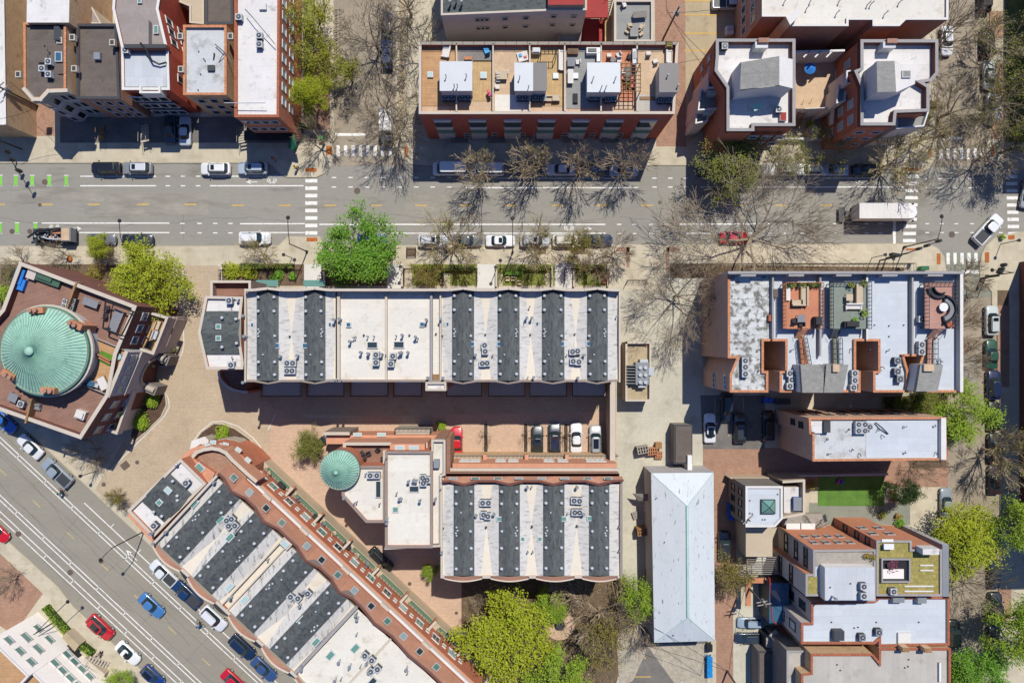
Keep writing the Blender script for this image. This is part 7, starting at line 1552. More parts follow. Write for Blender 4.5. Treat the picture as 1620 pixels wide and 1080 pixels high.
# utility machine
UT=root('utility_truck','dark utility truck loaded with booms and orange machinery on the south kerb','utility truck',W(92,374,0))
b=MB(); b.box((0,0,.55),(6.8,2.2,.3),'metal_dark'); b.build('chassis',UT,world=False); b=MB(); b.box((2.6,0,.85),(1.5,2.1,1.3),'metal_mid'); b.box((2.6,0,2.15),(1.2,1.9,.1),'deck_pale'); b.build('cab',UT,world=False)
b=MB()
for (x,y,sx,sy,h,m) in((.9,.5,1.2,.7,.9,'coping_orange'),(.2,-.5,1.4,.6,.6,'metal_light'),(-1.3,.1,1.3,1.4,.8,'metal_black'),(-2.2,-.4,.9,.7,.5,'metal_mid'),(1.4,-.7,.6,.5,1.1,'timber')): b.box((x,y,.85),(sx,sy,h),m)
for _ in range(26): x=R.uniform(-2.6,2.0);y=R.uniform(-.9,.9); b.box((x,y,1.2+R.random()*.5),(R.uniform(.15,.6),R.uniform(.1,.35),R.uniform(.1,.4)),R.choice(['metal_light','metal_dark','metal_black','metal_mid','timber_orange','metal_light']),R.uniform(0,3))
b.build('machinery',UT,world=False)
b=MB(); b.tube([(-3.9,-.3,1.2),(-1.5,.6,2.4),(1.8,.9,2.2)],.18,'metal_black',6); b.tube([(-3.2,.2,1.0),(-.2,-.7,2.0),(2.9,-.8,2.0)],.12,'metal_light',6); b.build('boom',UT,world=False)
for x in(-2.2,-1.1,2.4):
    for s in(-1,1): b=MB(); b.tube([(x,s*.8,.5),(x,s*1.15,.5)],.5,'rubber',12); b.build('wheel',UT,world=False)
# ---------------------------------------------------------------- people
def person(px,py,rot,label,shirt,pants,z=0.14,seat=0,hair='metal_black'):
    e=root('person',label,'person',W(px,py,z),None,math.radians(rot))
    me=D.meshes.new('body'); s=seat
    J=[(0,0,.95+s),(0,0,1.2+s),(.03,0,1.45+s),(.04,0,1.55+s),(.05,0,1.68+s),
       (0,.2,1.42+s),(.15 if not s else .28,.27,1.15+s),(.32 if not s else .55,.24,1.08+s),
       (0,-.2,1.42+s),(.0 if not s else .28,-.27,1.13+s),(.1 if not s else .55,-.24,.88+s*2.0),
       (.02,.1,.9+s),(.12 if not s else .4,.12,.5+s),(-.0 if not s else .15,.13,.06+s*.6),(.16 if not s else .3,.14,.03+s*.6),
       (.02,-.1,.9+s),(-.1 if not s else .35,-.12,.5+s*.6),(-.25 if not s else .1,-.13,.08),(-.1 if not s else .25,-.14,.03)]
    E=[(0,1),(1,2),(2,3),(3,4),(2,5),(5,6),(6,7),(2,8),(8,9),(9,10),(0,11),(11,12),(12,13),(13,14),(0,15),(15,16),(16,17),(17,18)]
    rad=[.15,.16,.15,.06,.11,.07,.05,.035,.07,.05,.035,.1,.065,.045,.04,.1,.065,.045,.04]
    me.from_pydata(J,E,[]); o=D.objects.new('body',me); COL.objects.link(o); o.parent=e; me.materials.append(M['skin']); me.materials.append(M[shirt]); me.materials.append(M[pants])
    sk=o.modifiers.new('skin','SKIN'); L=me.skin_vertices[0] if me.skin_vertices else None
    if L is None: pass
    for i,v in enumerate(me.skin_vertices[0].data): v.radius=(rad[i],rad[i]); v.use_root=(i==0)
    o.modifiers.new('sub','SUBSURF').levels=1; o.modifiers['sub'].render_levels=1
    b=MB(); b.ball((.04,0,1.70+s),.125,hair,12,8,1.0); b.build('hair',e,world=False,smooth=True)
    b=MB(); b.tube([(0,0,.98+s),(0,0,1.2+s),(.02,0,1.4+s),(.03,0,1.5+s)],[.19,.2,.21,.12],shirt,12); b.tube([(0,-.2,1.42+s),(0,.2,1.42+s)],.1,shirt,10)
    b.build('shirt',e,world=False,smooth=True)
    b=MB(); 
    for k,(a,c,d_) in enumerate(((11,12,13),(15,16,17))): b.tube([J[a],J[c],J[d_]],[.13,.1,.075],pants,10)
    b.build('trousers',e,world=False,smooth=True)
    return e
def bicycle(px,py,rot,label,z=0,cat='bicycle',nm='bicycle',m='metal_black'):
    e=root(nm,label,cat,W(px,py,z),None,math.radians(rot))
    for x in(-.52,.52):
        b=MB(); pts=[(x+.33*math.cos(t*math.pi/8),0,.34+.33*math.sin(t*math.pi/8)) for t in range(17)]; b.tube(pts,.03,'rubber',6,cap=False); b.build('wheel',e,world=False)
    b=MB(); b.tube([(-.52,0,.34),(-.15,0,.85),(.4,0,.85),(.52,0,.34)],.025,m,6); b.tube([(-.15,0,.85),(-.02,0,.3),(.4,0,.85)],.025,m,6); b.build('frame',e,world=False)
    b=MB(); b.tube([(.36,-.28,1.0),(.42,0,1.0),(.36,.28,1.0)],.02,'metal_black',6); b.build('handlebar',e,world=False); b=MB(); b.box((-.2,0,.88),(.26,.14,.06),'metal_black'); b.build('saddle',e,world=False); return e
bicycle(102,777,137,'bicycle of the upper cyclist on the slanted street'); person(102.5,777.5,137,'cyclist in a teal top riding below the grey pickup','teal_paint','fabric_dark',.02,.06)
bicycle(319,984,137,'bicycle of the lower cyclist on the slanted street'); person(319.5,984.5,137,'cyclist in a light blue top riding beside the scalloped fronts','tarp_blue','fabric_dark',.02,.06)
person(162,1030,-43,'pedestrian in dark clothes on the pavement by the bottom left steps','fabric_grey','fabric_dark'); person(471,267,200,'pedestrian in a yellow top on the corner bulge at the north side street','yellow_paint','fabric_dark'); 
person(417,262,20,'pedestrian in a dark top in the shade of the orange brick corner building','fabric_dark','fabric_dark'); person(436,254,60,'pedestrian in a reddish top in the shade near the green awning','coping_red','fabric_grey')
# ---------------------------------------------------------------- street furniture
def lamp(base,head,label,h=8.8,g='street lamps',two=None):
    p=W(*base,.14); e=root('street_lamp',label,'street lamp',(p.x,p.y,.14),g); b=MB(); b.tube([(0,0,0),(0,0,h)],[.11,.07],'metal_black',8); b.cyl((0,0,0),.2,.5,'metal_black',8); b.build('pole',e,world=False)
    q=W(*head,h+.5)-p; b=MB(); b.tube([(0,0,h-.3),(q.x*.35,q.y*.35,h+.2),(q.x,q.y,h+.35)],.055,'metal_black',6); b.build('arm',e,world=False); b=MB(); b.cyl((q.x,q.y,h+.2),.3,.16,'metal_black',12,.16); b.cyl((q.x,q.y,h+.17),.2,.04,'white_paint',10); b.build('lamp_head',e,world=False); return e
lamp((243,400),(188,349),'street lamp on the south kerb beside the two dark cars'); lamp((486,398),(455,344),'street lamp at the south end of the west crosswalk'); lamp((811,399),(811,345),'street lamp in the middle of the south kerb'); lamp((1430,391),(1491,342),'street lamp at the southwest corner of the east crossing')
lamp((228,840),(158,886),'street lamp on the slanted street by the corner townhouse'); lamp((480,1060),(420,1085),'street lamp at the bottom of the slanted row'); lamp((1560,437),(1571,427),'street lamp on the southeast corner of the east crossing',6); lamp((88,982),(106,952),'street lamp by the hedge at the bottom left',5)
def small_lamp(x,y,label,h=3.6):
    p=W(x,y,.14); e=root('garden_lamp',label,'lamp post',(p.x,p.y,.14),'small lamp posts'); b=MB(); b.tube([(0,0,0),(0,0,h)],.06,'metal_black',6); b.build('pole',e,world=False); b=MB(); b.cyl((0,0,h),.16,.4,'metal_black',8,.28); b.build('lantern',e,world=False)
for x,y,l in((264,577,'small lamp post at the upper planting bed of the drive'),(278,424,'small lamp post at the drive entrance'),(640,426,'small lamp post at the first front walk'),(785,427,'small lamp post at the second front walk'),(152,745,'small dark lamp post by the slanted kerb drive'),(462,408,'small lamp post on the south kerb corner bulge'),(1379,408,'sign post left of the traffic signals'),(1583,386,'post with small plant on the southeast corner')): small_lamp(x,y,l)
def signal(base,arm,label,h=6):
    p=W(*base,.14); e=root('traffic_signal',label,'traffic signal',(p.x,p.y,.14),'traffic signals'); b=MB(); b.tube([(0,0,0),(0,0,h)],.12,'metal_black',8); b.build('pole',e,world=False)
    q=W(*arm,h)-p; b=MB(); b.tube([(0,0,h-.2),(q.x,q.y,h)],[.09,.05],'metal_black',6); b.build('mast_arm',e,world=False)
    for k in(.35,.95,.6): b=MB(); b.box((q.x*k,q.y*k,h-.9),(.4,.4,1.1),'metal_black',math.atan2(q.y,q.x)); b.build('signal_head',e,world=False)
signal((1402,408),(1489,380),'traffic signal mast at the southwest corner of the east crossing'); signal((1392,412),(1412,402),'short traffic signal mast left of the long one'); signal((34,236),(30,272),'traffic signal mast at the far left north kerb',5); signal((1552,440),(1590,418),'traffic signal at the southeast corner of the east crossing',4)
def fence(pts,label,h=1.1,m='metal_black',cat='fence',step=.8,z=.14):
    c=W(*pts[0],z); e=root('iron_fence',label,cat,c,'iron fences'); P=[W(*p,z) for p in pts]; r=MB(); 
    for a,d in zip(P,P[1:]):
        for hh in(h,.2,h*.6): r.tube([a+Vector((0,0,hh)),d+Vector((0,0,hh))],.03,m,4)
    r.build('rails',e); r=MB()
    for a,d in zip(P,P[1:]):
        n=max(1,int((d-a).length/step))
        for i in range(n+1): q=a+(d-a)*i/n; r.tube([q,q+Vector((0,0,h))],.035,m,4)
    r.build('balusters',e)
fence([(1060,419),(1440,418),(1440,430)],'long black fence in front of the long brick apartment block',1.6)
fence([(988,452),(992,444),(1022,444),(1022,450)],'short black gate fence at the head of the alley'); fence([(350,446),(350,428),(478,428)],'black fence around the west front gardens'); fence([(512,449),(512,430),(605,430),(605,449)],'black fence around the front garden behind the bright green tree')
for i,(a,c) in enumerate(((640,700),(702,755),(790,812),(815,872),(893,925),(927,962))): fence([(a,450),(a,426),(c,426),(c,450)],f'{ORD[i]} front garden fence from the left in the front garden row')
def lowwall(pts,label,h=.8,t=.25,m='stucco_tan',cop='coping'):
    e=root('garden_wall',label,'wall',W(*pts[0],0)); wallpar(e,pts,0,h,t,m,cop,name='wall')
lowwall([(512,421),(512,450)],'low wall left of the bright green tree garden'); lowwall([(636,421),(636,452)],'low wall beside the first pale front walk'); lowwall([(785,421),(785,452)],'low wall left of the third pale front walk'); lowwall([(962,420),(962,452)],'low wall at the right end of the front gardens'); lowwall([(873,421),(873,452)],'low wall left of the last pale front walk'); lowwall([(908,421),(908,452)],'low wall right of the last pale front walk')
for x0,x1 in((481,508),(612,636),(755,784),(878,906)): sheet('front_walk',rect(x0,418,x1,456),.17,'concrete_white')
for x0,x1 in((640,652),(700,712),(788,795),(862,872),(910,920)): sheet('garden_patio',rect(x0,432,x1,452),.172,'concrete')
for x0,y0,x1,y1 in((644,393,658,406),(170,392,180,404),(705,392,720,402),(852,390,864,402),(906,390,926,402)): sheet('tree_pit_soil',rect(x0,y0,x1,y1),.16,'soil'); 
fence([(644,392),(658,392),(658,406),(644,406),(644,392)],'small square fence around the empty tree pit on the south pavement',.6)
for i,(x,y) in enumerate(((803,442),(812,442),(822,448),(700,447),(955,446))): chair(x,y,.17,180,f'{ORD[i]} garden chair from the left in the front gardens of the long row' if i<3 else ('garden chair beside the first lamp of the front gardens' if i==3 else 'red garden chair at the right end of the front gardens'),'fabric_beige' if i<4 else 'coping_red')
BN=root('bus_stop_bench','round orange brown planter cap on the southwest pavement','planter',W(111,410,.14)); b=MB(); b.cyl((0,0,0),.42,.3,'tactile',14); b.build('planter_body',BN,world=False)
boxy('utility_box','green utility cabinet at the southwest corner of the east crossing','cabinet',1458,425,.14,[('cabinet_body',(0,0,0),(1.2,.6,.9),'plastic_green'),('lid',(0,0,.9),(1.25,.65,.06),'sign_green')]); boxy('green_bin','bright green bin by the orange corner building','bin',478,200,.14,[('bin_body',(0,0,0),(.6,.6,.9),'plastic_green'),('lid',(0,0,.9),(.66,.66,.08),'plastic_green')]); boxy('green_bin','bright green bin on the corner bulge under the lime tree','bin',510,221,.14,[('bin_body',(0,0,0),(.6,.6,.9),'plastic_green'),('lid',(0,0,.9),(.66,.66,.08),'plastic_green')])
for i,(x,y) in enumerate(((492,222),(501,219),(518,214),(524,219))): bicycle(x,y,70+i*15,f'{ORD[i]} parked bicycle from the left in the bike rack under the lime tree',.14)
for i in range(6): bicycle(536,20+i*13,10+i*7,f'{ORD[i]} bicycle from the top parked beside the north side street',0.02)
FP=root('fire_pit','round grey fire bowl in the middle of the park plaza','fire pit',W(885,988,.17)); b=MB(); b.cyl((0,0,0),.55,.45,'stone_dark',20); b.build('bowl',FP,world=False); b=MB(); b.cyl((0,0,.45),.62,.06,'stone',20,top='metal_dark'); b.build('rim',FP,world=False)
def cable(a,za,b_,zb,sag,label,n=10):
    P=W(*a,za);Q=W(*b_,zb); o=MB(); o.tube([P.lerp(Q,i/n)-Vector((0,0,sag*4*(i/n)*(1-i/n))) for i in range(n+1)],.03,'metal_black',4,cap=False); tag(o.build('overhead_cable'),label,'cable','overhead cables')
def upole(x,y,label,h=10,arm=40):
    p=W(x,y,.1); e=root('utility_pole',label,'utility pole',(p.x,p.y,.1),'utility poles'); b=MB(); b.tube([(0,0,0),(0,0,h)],[.17,.12],'bark_grey',8); b.build('pole',e,world=False); b=MB(); b.box((0,0,h-.8),(2.0,.12,.14),'timber_grey',math.radians(arm)); b.box((0,0,h-1.8),(1.6,.12,.14),'timber_grey',math.radians(arm)); b.build('crossarm',e,world=False); b=MB(); b.cyl((.35,0,h-2.6),.22,.9,'metal_mid',10); b.build('transformer_can',e,world=False)
upole(1050,60,'utility pole in the brick alley at the top'); upole(1155,800,'leaning utility pole by the pyramid skylight house',9); upole(1175,920,'utility pole with crossarm above the red timber deck',10,10); upole(60,168,'utility pole beside the far left house',9); upole(1150,1060,'utility pole at the bottom of the brick alley',9)
for k,(a,za,b_,zb,l) in enumerate(((( 1055,20),9.5,(1056,-60),9.5,'cable running up the brick alley from its pole'),((1055,20),9.5,(1130,100),8,'cable crossing the sand coloured lot to the west matching building'),((1055,20),9.5,(1160,10),8,'cable crossing the top of the sand coloured lot'),((1055,15),9.3,(1120,115),7,'lower cable across the sand coloured lot'),((1160,795),8,(1180,925),9,'cable along the brick alley to the pole by the red deck'),((1180,925),9,(1153,1062),8.5,'cable along the bottom of the brick alley'),((1180,925),9,(1275,1000),9,'cable from the red deck pole to the white membrane building'),((1153,1062),8.5,(980,1010),6,'long cable over the vacant drive'),((1153,1062),8.5,(975,960),6,'second long cable over the vacant drive'),((60,168),8.5,(15,130),7,'cable at the far left house'),((60,168),8.5,(-10,190),8,'second cable at the far left house'))): cable(a,za,b_,zb,.6,l)
# ================================================================ trees and plants
def skel(seed,h=10,rad=5,style='spread',twig=.03,dens=1.0,MX=4,r0k=.024):
    r=random.Random(seed); big=MB(); fine=MB(); tips=[]
    def rnd(d,a):
        v=Vector((r.gauss(0,1),r.gauss(0,1),r.gauss(0,1))); v-=d*v.dot(d); v.normalize(); return (d+v*math.tan(a)).normalized()
    def grow(p,d,L,rad_,dep,mx):
        n=3 if dep<2 else 2; pts=[p]; q=p; dd=d; up={'vase':.10,'spread':.04,'round':.08,'wide':.03}[style]
        for i in range(n):
            dd=rnd(dd,r.uniform(.05,.22)); dd=(dd+Vector((0,0,up*(1 if dep<3 else .2)))).normalized(); q=q+dd*L/n; pts.append(q)
        rr=[max(twig,rad_*(1-.45*i/n)) for i in range(n+1)]
        (big if dep<3 else fine).tube(pts,rr,'bark',5 if dep<2 else 3,cap=False)
        if dep>=mx: tips.append((q,dd)); return
        k=(4 if dep==0 else r.choice((3,3,4)) if dep<3 else r.choice((2,3,3)))
        k=max(2,int(round(k*dens)))
        for i in range(k):
            t=1.0 if i==0 else r.uniform(.35,1.0); ip=min(n-1,int(t*n)); s=pts[ip].lerp(pts[ip+1],t*n-ip) if t<1 else q
            a=r.uniform(.35,.75) if i else r.uniform(.05,.25)
            if style=='vase': a*=.75
            if style=='wide': a*=1.1
            grow(s,rnd(dd,a),L*r.uniform(.62,.82),rr[-1]*(.8 if i==0 else .6),dep+1,mx)
    tk=h*({'vase':.22,'spread':.22,'round':.25,'wide':.16}[style]); r0=r0k*h
    tp=Vector((r.uniform(-.2,.2),r.uniform(-.2,.2),tk)); big.tube([(0,0,0),(tp.x*.4,tp.y*.4,tk*.5),tp],[r0*1.25,r0,r0*.85],'bark',8,cap=False)
    m={'vase':7,'spread':6,'round':6,'wide':7}[style]
    for i in range(m):
        a=2*math.pi*i/m+r.uniform(-.3,.3); el={'vase':r.uniform(.9,1.25),'spread':r.uniform(.35,1.0),'round':r.uniform(.3,1.3),'wide':r.uniform(.15,.75)}[style]
        d=Vector((math.cos(a)*math.cos(el),math.sin(a)*math.cos(el),math.sin(el)))
        grow(tp*(1-.15*r.random()),d,h*.27*r.uniform(.8,1.1),r0*.55,0,MX)
    # normalise to height h and radius rad
    zs=[t[0].z for t in tips]; rs=sorted(math.hypot(t[0].x,t[0].y) for t in tips); kz=(h-tk)/(max(zs)-tk); kr=rad/rs[int(len(rs)*.93)]
    f=lambda v:(v[0]*kr*min(1,.0+abs(v[2])/tk) if v[2]<tk else v[0]*kr,(v[1]*kr if v[2]>=tk else v[1]*kr*min(1,abs(v[2])/tk)),v[2] if v[2]<tk else tk+(v[2]-tk)*kz)
    # keep branch thickness: scaling is mild
    def g(v):
        if v[2]<tk: return v
        w=min(1,(v[2]-tk)/(.15*h)+.0); s=1+(kr-1)*w; return (v[0]*s,v[1]*s,tk+(v[2]-tk)*kz)
    big.v=[g(v) for v in big.v]; fine.v=[g(v) for v in fine.v]; tips=[(Vector(g(t)),d) for t,d in tips]
    return big,fine,tips
def leafs(mb,tips,n,sz,spread,m,r):
    for p,d in tips:
        for _ in range(n if isinstance(n,int) else (1 if r.random()<n else 0)):
            c=p+Vector((r.gauss(0,spread),r.gauss(0,spread),r.gauss(0,spread*.8))); s=sz*r.uniform(.6,1.3)
            a=r.uniform(0,6.28); t=r.uniform(-.7,.7); u=Vector((math.cos(a),math.sin(a),r.uniform(-.5,.5)))*s; w=Vector((-math.sin(a),math.cos(a),t))*s*.7
            mb.add([c-u,c+w*.6,c+u,c-w*.6],[(0,1,2,3)],m)
TP={}
def treeproto(key,style,seed,bark,leaf=None,n=0,sz=.2,spread=.4,dens=1.0,twig=.03,MX=4,r0k=.024):
    r=random.Random(seed*7+1); big,fine,tips=skel(seed,10,5,style,twig,dens,MX,r0k)
    big.mats=[bark if m=='bark' else m for m in big.mats]; fine.mats=[bark]
    e=root('tree','','tree',(0,0,0)); t=big.build('trunk',e,world=False)
    lf=fine
    if leaf and n: 
        leafs(lf,tips,n,sz,spread,leaf,r)
    c=lf.build('crown',e,world=False); TP[key]=[e,False]; return e
treeproto('bareA','spread',11,'bark_pale',twig=.026,dens=.9); treeproto('bareB','wide',23,'bark_pale',twig=.026); treeproto('bareC','spread',5,'bark_mix',twig=.02,dens=.88,r0k=.018); treeproto('huge','wide',29,'bark_mix',twig=.011,MX=5,r0k=.013,dens=.95); treeproto('bigbud','spread',37,'bark_mix','leaf_gold',.5,.07,.2,twig=.02,dens=.9,r0k=.017); treeproto('fan','vase',31,'bark_pale','leaf_lime',.5,.10,.25,twig=.022,dens=.85,r0k=.016); treeproto('fan2','vase',32,'bark_pale',twig=.022,dens=.85,r0k=.016)
treeproto('budA','spread',41,'bark_pale','leaf_yellow',1,.10,.2,twig=.028); treeproto('olive','round',51,'bark_grey','leaf_olive',9,.14,.38); treeproto('oliveB','spread',52,'bark_mix','leaf_olive',3,.12,.35)
treeproto('lime','round',61,'bark_grey','leaf_lime',13,.15,.40); treeproto('limeB','spread',62,'bark_grey','leaf_fresh',6,.2,.45); treeproto('green','round',71,'bark_grey','leaf_green',15,.17,.40); treeproto('greenB','round',72,'bark_grey','leaf_fresh',12,.16,.42); treeproto('limeS','spread',63,'bark_grey','leaf_yellow',4,.17,.4,dens=.9); treeproto('gold','round',81,'bark_grey','leaf_gold',4,.15,.3); treeproto('red','spread',91,'bark_dark','leaf_red',2,.09,.25,dens=.8); treeproto('dark','round',95,'bark_dark','leaf_dark',9,.2,.4)
def tree(key,cx,cy,rpx,h,label,rot=None,group='trees of the block',zc=.58,nm=None,cat='tree',sy=1.0):
    """cx,cy,rpx: crown centre and radius as seen; h: height in metres"""
    e,used=TP[key]
    if used: e=copy_tree(e)
    else: TP[key][1]=True
    z=h*zc; p=W(cx,cy,z); k=(H-z)/H; rr=rpx/S*k
    e.location=(p.x,p.y,0); e.scale=(rr/5,rr/5*sy,h/10); e.rotation_euler=(0,0,R.uniform(0,6.28) if rot is None else rot); tag(e,label,cat,group)
    if nm: e.name=nm
    return e
tree('green',562,396,57,11,'bright green leafy tree in front of the long townhouse row'); tree('lime',228,442,58,10,'yellow green leafy tree beside the rotunda building',rot=1)
tree('fan',765,266,42,10.5,'first of the fan shaped bare trees from the left, over the long white van',sy=1.0); tree('fan',849,258,42,10.5,'second fan shaped bare tree with yellow buds'); tree('fan2',919,258,42,10.5,'third fan shaped bare tree'); tree('fan2',993,256,42,10.5,'fourth fan shaped bare tree nearest the brick alley',rot=2)
tree('olive',1150,250,56,9,'olive green leafy tree at the end of the brick alley'); tree('oliveB',1245,240,36,8,'left of the two sparse olive trees on the north pavement'); tree('oliveB',1312,240,42,8,'right of the two sparse olive trees on the north pavement'); tree('budA',1425,252,55,9,'sparse budding tree on the corner by the east matching building')
tree('budA',716,380,52,10,'spreading bare tree over the first silver cars of the south kerb'); tree('budA',850,388,42,9,'spreading bare tree over the middle of the south kerb',rot=3); tree('gold',916,390,30,8,'small yellow green tree near the right end of the south kerb cars'); tree('bareB',975,395,32,8,'small bare tree at the driveway apron')
tree('huge',1205,368,150,15,'huge bare tree leaning over the main street above the long brick apartment block',rot=.4,zc=.5); tree('huge',1085,465,90,13,'large bare tree over the head of the alley',rot=2,zc=.55)
tree('bareC',585,50,70,13,'large bare tree over the top of the north side street',rot=1); tree('bigbud',600,160,68,12,'large bare tree over the lower north side street',rot=2.4); tree('bareC',660,60,50,12,'bare tree left of the taupe building',rot=.3)
tree('bareC',622,200,52,12,'bare tree arching over the small white box van',rot=5)
tree('limeS',490,35,38,10,'yellow green tree at the top beside the orange corner building'); tree('limeS',498,92,34,9,'yellow green tree second from the top beside the orange corner building',rot=2); tree('lime',492,150,30,9,'yellow green tree lowest beside the orange corner building',rot=3); tree('limeS',547,112,30,8,'small bright tree over the bicycles of the north side street',rot=4)
tree('bareA',500,215,40,8,'bare tree on the corner bulge by the bikes',rot=1)
tree('bareC',1520,50,62,13,'large bare tree at the top of the east street',rot=1.5); tree('bigbud',1535,160,75,13,'large bare tree over the silver cars of the upper east street',rot=.2); tree('bareC',1590,235,60,12,'large bare tree at the northeast corner of the east crossing',rot=3.2); tree('budA',1472,215,40,9,'budding tree by the upper east crosswalk',rot=2)
tree('oliveB',1612,60,52,12,'olive tree highest on the right edge'); tree('oliveB',1615,150,55,12,'olive tree second on the right edge above the crossing',rot=2); tree('olive',1626,225,40,11,'olive tree just above the crossing at the right edge')
tree('bareB',1545,440,34,7,'small bare tree leaning over the street mouth south of the crossing',rot=1); tree('bareA',1530,520,44,9,'bare tree over the east street beside the pink deck',rot=2); tree('bareB',1530,580,40,9,'bare tree at the east wall of the long brick apartment block')
tree('greenB',1522,655,50,10,'fresh green tree between the long apartment block and the narrow tan building'); tree('lime',1520,855,55,10,'yellow green tree right of the orange fronted houses',rot=2); tree('green',1545,1065,48,10,'bright green tree at the bottom of the east street',rot=1); tree('greenB',1606,830,42,11,'fresh green tree on the right edge across from the lawn',rot=2); tree('greenB',1612,1000,52,12,'fresh green tree low on the right edge',rot=4); tree('budA',1600,720,45,11,'budding tree on the right edge beside the dark parked cars'); tree('bareC',1550,935,52,10,'bare tree over the lower east street',rot=2.2); tree('olive',1455,640,30,7,'dark leafed tree in the yard behind the narrow tan building')
tree('dark',1427,777,23,7,'dark green conifer like tree at the right end of the lawn',sy=.9); tree('bareC',1460,745,26,6,'small leafless tree between the lawn and the narrow tan building')
tree('greenB',1450,668-30,20,6,'small green tree beside the long block rear yard')
tree('lime',795,1000,72,11,'large yellow green tree in the park, widest of the park trees',rot=.7,sy=1.05); tree('greenB',885,1075,52,9,'fresh green tree at the bottom of the park',rot=2); tree('bareA',955,985,62,10,'large bare tree in the park right of the round plaza',rot=1.2); tree('gold',955,1010,45,9,'olive gold tree behind the bare park tree'); tree('limeB',1005,950,30,8,'yellow green tree between the park and the hipped roof building'); tree('bareB',905,935,40,7,'bare bushy tree above the round plaza'); tree('greenB',868,958,30,4.5,'low green tree mass left of the round plaza'); tree('bareB',1015,1000,40,8,'bare tree at the lower corner of the hipped roof building'); 
tree('bareC',760,955,22,5,'small plum brown tree at the courtyard edge of the park'); tree('red',742,990,18,4,'reddish small tree at the left edge of the widest park tree')
tree('olive',484,702,26,5,'olive bushy tree beside the small copper turret'); tree('gold',1160,905,34,7,'bare gold tree in the brick alley below the pyramid skylight house'); tree('bareB',1160,925,26,6,'bare tree over the pole by the red deck'); tree('greenB',679,905,13,4,'small green tree at the corner of the scalloped row')
tree('bareB',140,715,34,5,'grey bushy bare tree below the rotunda building',rot=1); tree('gold',183,787,18,4,'tan grassy tree at the slanted kerb by the corner townhouse'); tree('bareA',88,400,26,6,'bare tree below the utility truck'); tree('lime',158,390,20,5,'small lime tree beside the grey parked car'); tree('bareB',160,405,22,5,'small bare tree behind the small lime tree'); tree('bareA',20,412,30,6,'bare tree at the far left south pavement'); tree('budA',410,400,30,6,'sparse tree behind the white car at the corner bulge'); 
tree('red',768,690,13,3.5,'pink blossom tree in the first courtyard planting strip'); tree('red',833,690,12,3.5,'leafless pink budded tree in the second courtyard planting strip'); tree('red',895,692,20,4,'pink blossom tree in the third courtyard planting strip between parked cars'); tree('red',955,435,16,3.5,'red leaved small tree at the right end of the front gardens'); tree('gold',677,430,26,5,'yellow green shrub tree in the front gardens behind the first bare tree'); tree('bareB',945,420,30,6,'small bare tree at the right end of the front gardens')
tree('bareA',5,920,26,6,'small bare tree at the left edge by the red brick plaza'); tree('gold',750,1060,30,5,'brownish tree at the bottom left of the widest park tree'); tree('limeB',190,1080,22,4,'yellow shrub at the bottom near the deep blue small car')
tree('bareC',640,-10,60,12,'bare tree cut by the top edge right of the north side street',rot=2); tree('gold',1470,175,18,4,'bright shrub at the corner of the east matching building')
# shrubs and hedges
def shrub(px,py,r,h,leaf,label,n=500,sq=1.0,nm='shrub',sz=.13,cat='shrub',g='shrubs'):
    p=W(px,py,h*.5); e=root(nm,label,cat,(p.x,p.y,.15),g); rr=random.Random(int(px*7+py)); b=MB(); R_=r/S
    lumps=[(rr.uniform(-.45,.45)*R_,rr.uniform(-.45,.45)*R_*sq,rr.uniform(.35,.65)*h,rr.uniform(.45,.65)) for _ in range(7)]
    for _ in range(n):
        L=rr.choice(lumps); u=Vector((rr.gauss(0,1),rr.gauss(0,1),abs(rr.gauss(0,1)))).normalized(); k=R_*L[3]*rr.uniform(.75,1.05); c=Vector((L[0]+u.x*k,L[1]+u.y*k*sq,max(.05,L[2]*.5+u.z*h*.5)))
        s=sz*rr.uniform(.6,1.4); a=rr.uniform(0,6.28); w1=Vector((math.cos(a),math.sin(a),rr.uniform(-.5,.5)))*s; w2=Vector((-math.sin(a),math.cos(a),rr.uniform(-.5,.5)))*s*.7
        b.add([c-w1,c-w2*.7,c+w1,c+w2*.7],[(0,1,2,3)],leaf)
    b.build('foliage',e,world=False); b=MB(); 
    for i in range(5): a=i*1.3; b.tube([(0,0,0),(math.cos(a)*R_*.5,math.sin(a)*R_*.5*sq,h*.6)],.04,'bark_dark',4)
    b.build('stems',e,world=False); return e
shrub(235,628,19,1.8,'leaf_fresh','round fresh green shrub, upper of two in the drive bed',900); shrub(222,663,19,1.8,'leaf_fresh','round fresh green shrub, lower of two in the drive bed',900); shrub(352,685,14,1.5,'leaf_fresh','round green shrub in the bed at the top of the slanted row',600); shrub(327,695,8,1,'leaf_dark','small dark shrub left of the round green one',200); shrub(268,545,14,1.6,'leaf_olive','olive shrub in the bed below the yellow green tree',400); shrub(148,432,16,1.5,'leaf_gold','golden shrub left of the yellow green tree',500); shrub(5,470,22,2,'leaf_fresh','green shrub at the left edge beside the rotunda building',600)
shrub(20,430,26,1.4,'leaf_olive','dull scrubby shrub behind the rotunda building corner',500,sz=.1)
shrub(368,428,16,1.4,'leaf_lime','yellow green shrub at the west end of the front gardens',600); shrub(395,432,16,1.3,'leaf_lime','second yellow green shrub of the west front gardens',500); shrub(438,436,12,1.1,'leaf_green','green shrub in the west front gardens',400); shrub(462,436,7,1,'leaf_green','small green shrub left of the pale walk',200)
shrub(540,440,22,1.8,'leaf_green','green shrub below the bright green tree',700)
